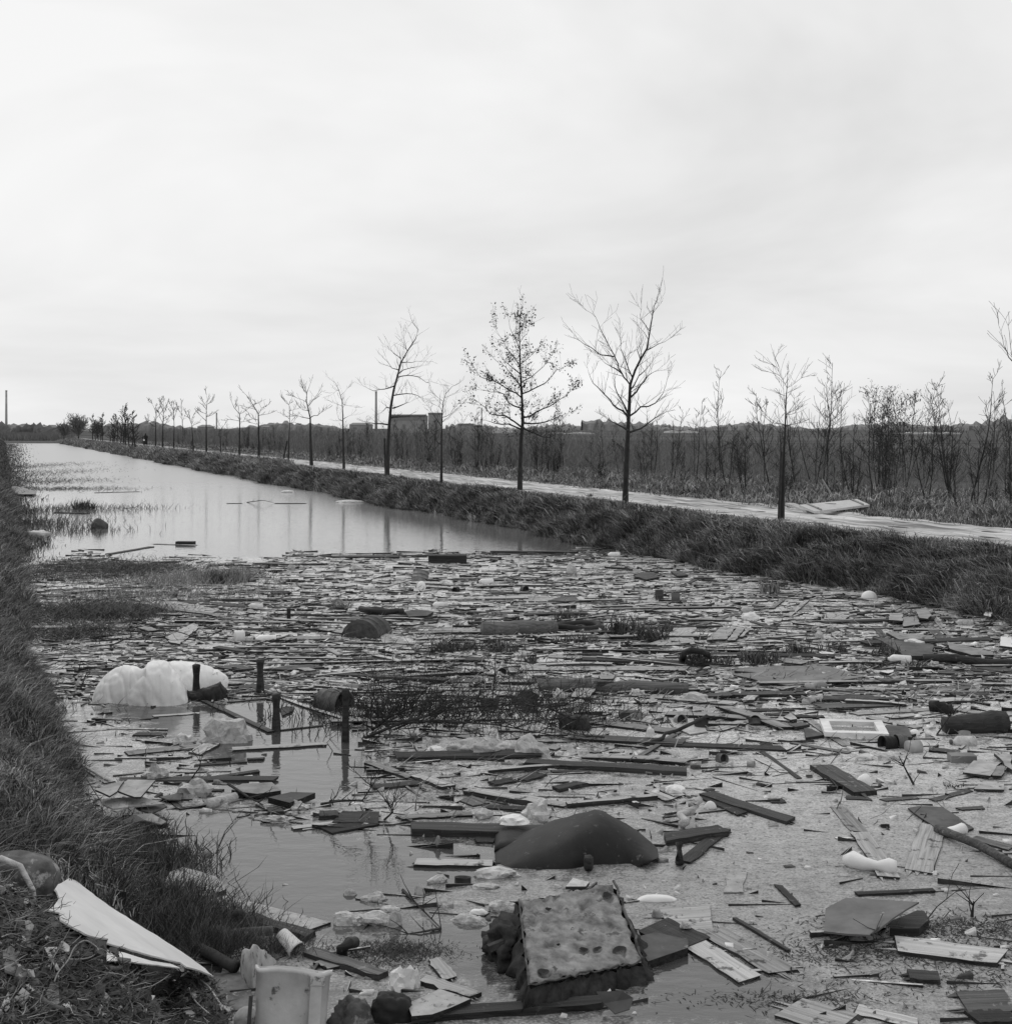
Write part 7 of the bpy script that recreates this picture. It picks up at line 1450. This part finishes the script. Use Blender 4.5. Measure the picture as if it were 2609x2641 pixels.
# ------------------------------------------------------------------ rider far down the track
b_ = P('K1', 1590, 733, .85); d0 = b_.y; root = empty('moped', (b_.x, d0, .85))
for y_, nm in ((-.6, 'wheel'), (.6, 'wheel')):
    mb = MB(); pts = [Vector((0, y_+.28*math.cos(a), .28+.28*math.sin(a))) for a in np.linspace(0, 6.2832, 20)]; mb.tube(pts, .05, 8, False); mb.tube([(-.05, y_, .28), (.05, y_, .28)], .05, 8); mb.build('wheel', 'rubber', root)
mb = MB(); mb.tube([(0, -.6, .28), (0, -.45, .9), (0, -.4, 1.0)], .04, 6); mb.tube([(0, -.42, .75), (0, 0, .45), (0, .6, .28)], .06, 6); mb.tube([(0, .1, .5), (0, .3, .75), (0, .65, .78)], .08, 6); mb.build('frame', 'rubber', root)
mb = MB(); mb.tube([(-.33, -.35, 1.0), (0, -.42, 1.0), (.33, -.35, 1.0)], .02, 6); mb.build('handlebar', 'rubber', root)
mb = MB(); mb.tube([(0, -.5, .86), (0, -.62, .86)], [.09, .11], 14); hl = mb.build('headlight', 'shell_white', root); 
mb = MB(); mb.box((0, -.5, .6), (.4, .04, .5)); mb.build('leg_shield', 'rubber', root)
tag(root, 'dark moped with a round headlight far down the track', 'moped')
me = bpy.data.meshes.new('person'); J = [(0,.3,.8),(0,.22,1.05),(0,.15,1.32),(0,.12,1.45),(0,.1,1.6),(0,.1,1.72),(-.2,.15,1.34),(-.32,-.02,1.12),(-.3,-.3,1.03),(.2,.15,1.34),(.32,-.02,1.12),(.3,-.3,1.03),(-.12,.28,.78),(-.2,-.1,.72),(-.16,-.12,.32),(-.16,-.24,.28),(.12,.28,.78),(.2,-.1,.72),(.16,-.12,.32),(.16,-.24,.28)]
me.from_pydata(J, [(0,1),(1,2),(2,3),(3,4),(4,5),(2,6),(6,7),(7,8),(2,9),(9,10),(10,11),(0,12),(12,13),(13,14),(14,15),(0,16),(16,17),(17,18),(18,19)], [])
me.materials.append(MT['cloth_and_hole_black']); pe = bpy.data.objects.new('person', me); C.objects.link(pe); pe.location = (b_.x, d0, .85); md = pe.modifiers.new('Skin', 'SKIN')
rr = [.17,.17,.17,.07,.11,.09,.09,.07,.05,.09,.07,.05,.1,.09,.07,.05,.1,.09,.07,.05]
for i, v in enumerate(me.skin_vertices[0].data): v.radius = (rr[i], rr[i]); v.use_root = (i == 0)
ss = pe.modifiers.new('Subdivision', 'SUBSURF'); ss.levels = 1; ss.render_levels = 1
tag(pe, 'person in dark clothes sitting on the moped, holding the handlebar', 'person')
# wooden hatch lying on the verge
q = [PD('C0', 720, 1190, F*(H-.95)/(px('C0', 0, 1215)[1]-HY))]
def vs_(x, y, z): return P('C0', x, y, z)
E = [vs_(745,1192,1.1), vs_(1062,1160,1.16), vs_(1130,1190,1.04), vs_(830,1228,.95)]; c_ = sum(E, Vector())/4; mb = MB(); d = Vector((0, 0, .06)); root = empty('wooden_hatch', c_)
mb.add([e-c_ for e in E]+[e-c_-d for e in E], [(0,1,2,3),(7,6,5,4),(0,4,5,1),(1,5,6,2),(2,6,7,3),(3,7,4,0)]); mb.build('panel', 'hatch_wood', root)
for f in (.12, .88):
    mb = MB(); a = (E[0]*(1-f)+E[1]*f)-c_+Vector((0, 0, .02)); b2 = (E[3]*(1-f)+E[2]*f)-c_+Vector((0, 0, .02)); mb.tube([a, b2], .03, 4); mb.build('batten', 'grey_wood', root)
mb = MB(); mb.box((-.25, -.02, .035), (.5, .04, .01)); mb.build('slot', 'rubber', root); tag(root, 'pale wooden hatch lying flat on the verge behind the staked tree', 'hatch')
E = [vs_(668,1180,1.07), vs_(720,1182,1.07), vs_(830,1225,.93), vs_(785,1225,.93)]; c_ = sum(E, Vector())/4; mb = MB(); mb.add([e-c_ for e in E]+[e-c_-d for e in E], [(0,1,2,3),(7,6,5,4),(0,4,5,1),(1,5,6,2),(2,6,7,3),(3,7,4,0)]); tag(mb.build('board', 'pale_wood', loc=tuple(c_)), 'narrow pale board leaning left of the wooden hatch', 'board')
for x1, y1, x2, y2, lab in ((870,1050,940,1165,'pale lath leaning up behind the hatch, left one'),(945,1130,1020,1165,'pale lath lying behind the hatch, right one')):
    u, v = px('C0', x2, y2); dd = F*(H-.9)/(v-HY); a = PD('C0', x2, y2, dd); b2 = PD('C0', x1, y1, dd+.2); mb = MB(); mb.tube([a-a, b2-a], [.03, .025], 4); tag(mb.build('lath', 'pale_wood', loc=tuple(a)), lab, 'lath')
for t_, x, y, w, h_, n, m, lab in (('C0',650,1290,110,45,120,'pale_reed','tousled grass at the foot of the staked tree'),('C0',490,1345,110,55,130,'reed','dark grass tussock left of the staked tree, on the bank edge'),('C0',1150,1400,200,80,260,'reed','dark grass tussock on the bank edge right of the staked tree'),('C0',870,1320,70,50,60,'reed','small tussock on the near edge of the track'),
    ('C0',1260,1460,120,60,120,'pale_reed','pale bent grass right of the dark tussock'),('C0',1780,1180,180,80,200,'pale_reed','bleached grass clump at the right edge behind the track'),('B0',1425,1150,40,40,40,'reed','small weed on the near edge of the track, left of the forked tree')):
    p = PG(t_, x, y); s = p.y/F*TL[t_][2]; tuft(None, 0, 0, 0, 0, n, m, lab, loc=p, sz=(w*s/2, h_*s), name='grass_tussock', cat='grass tussock', spread=.5)
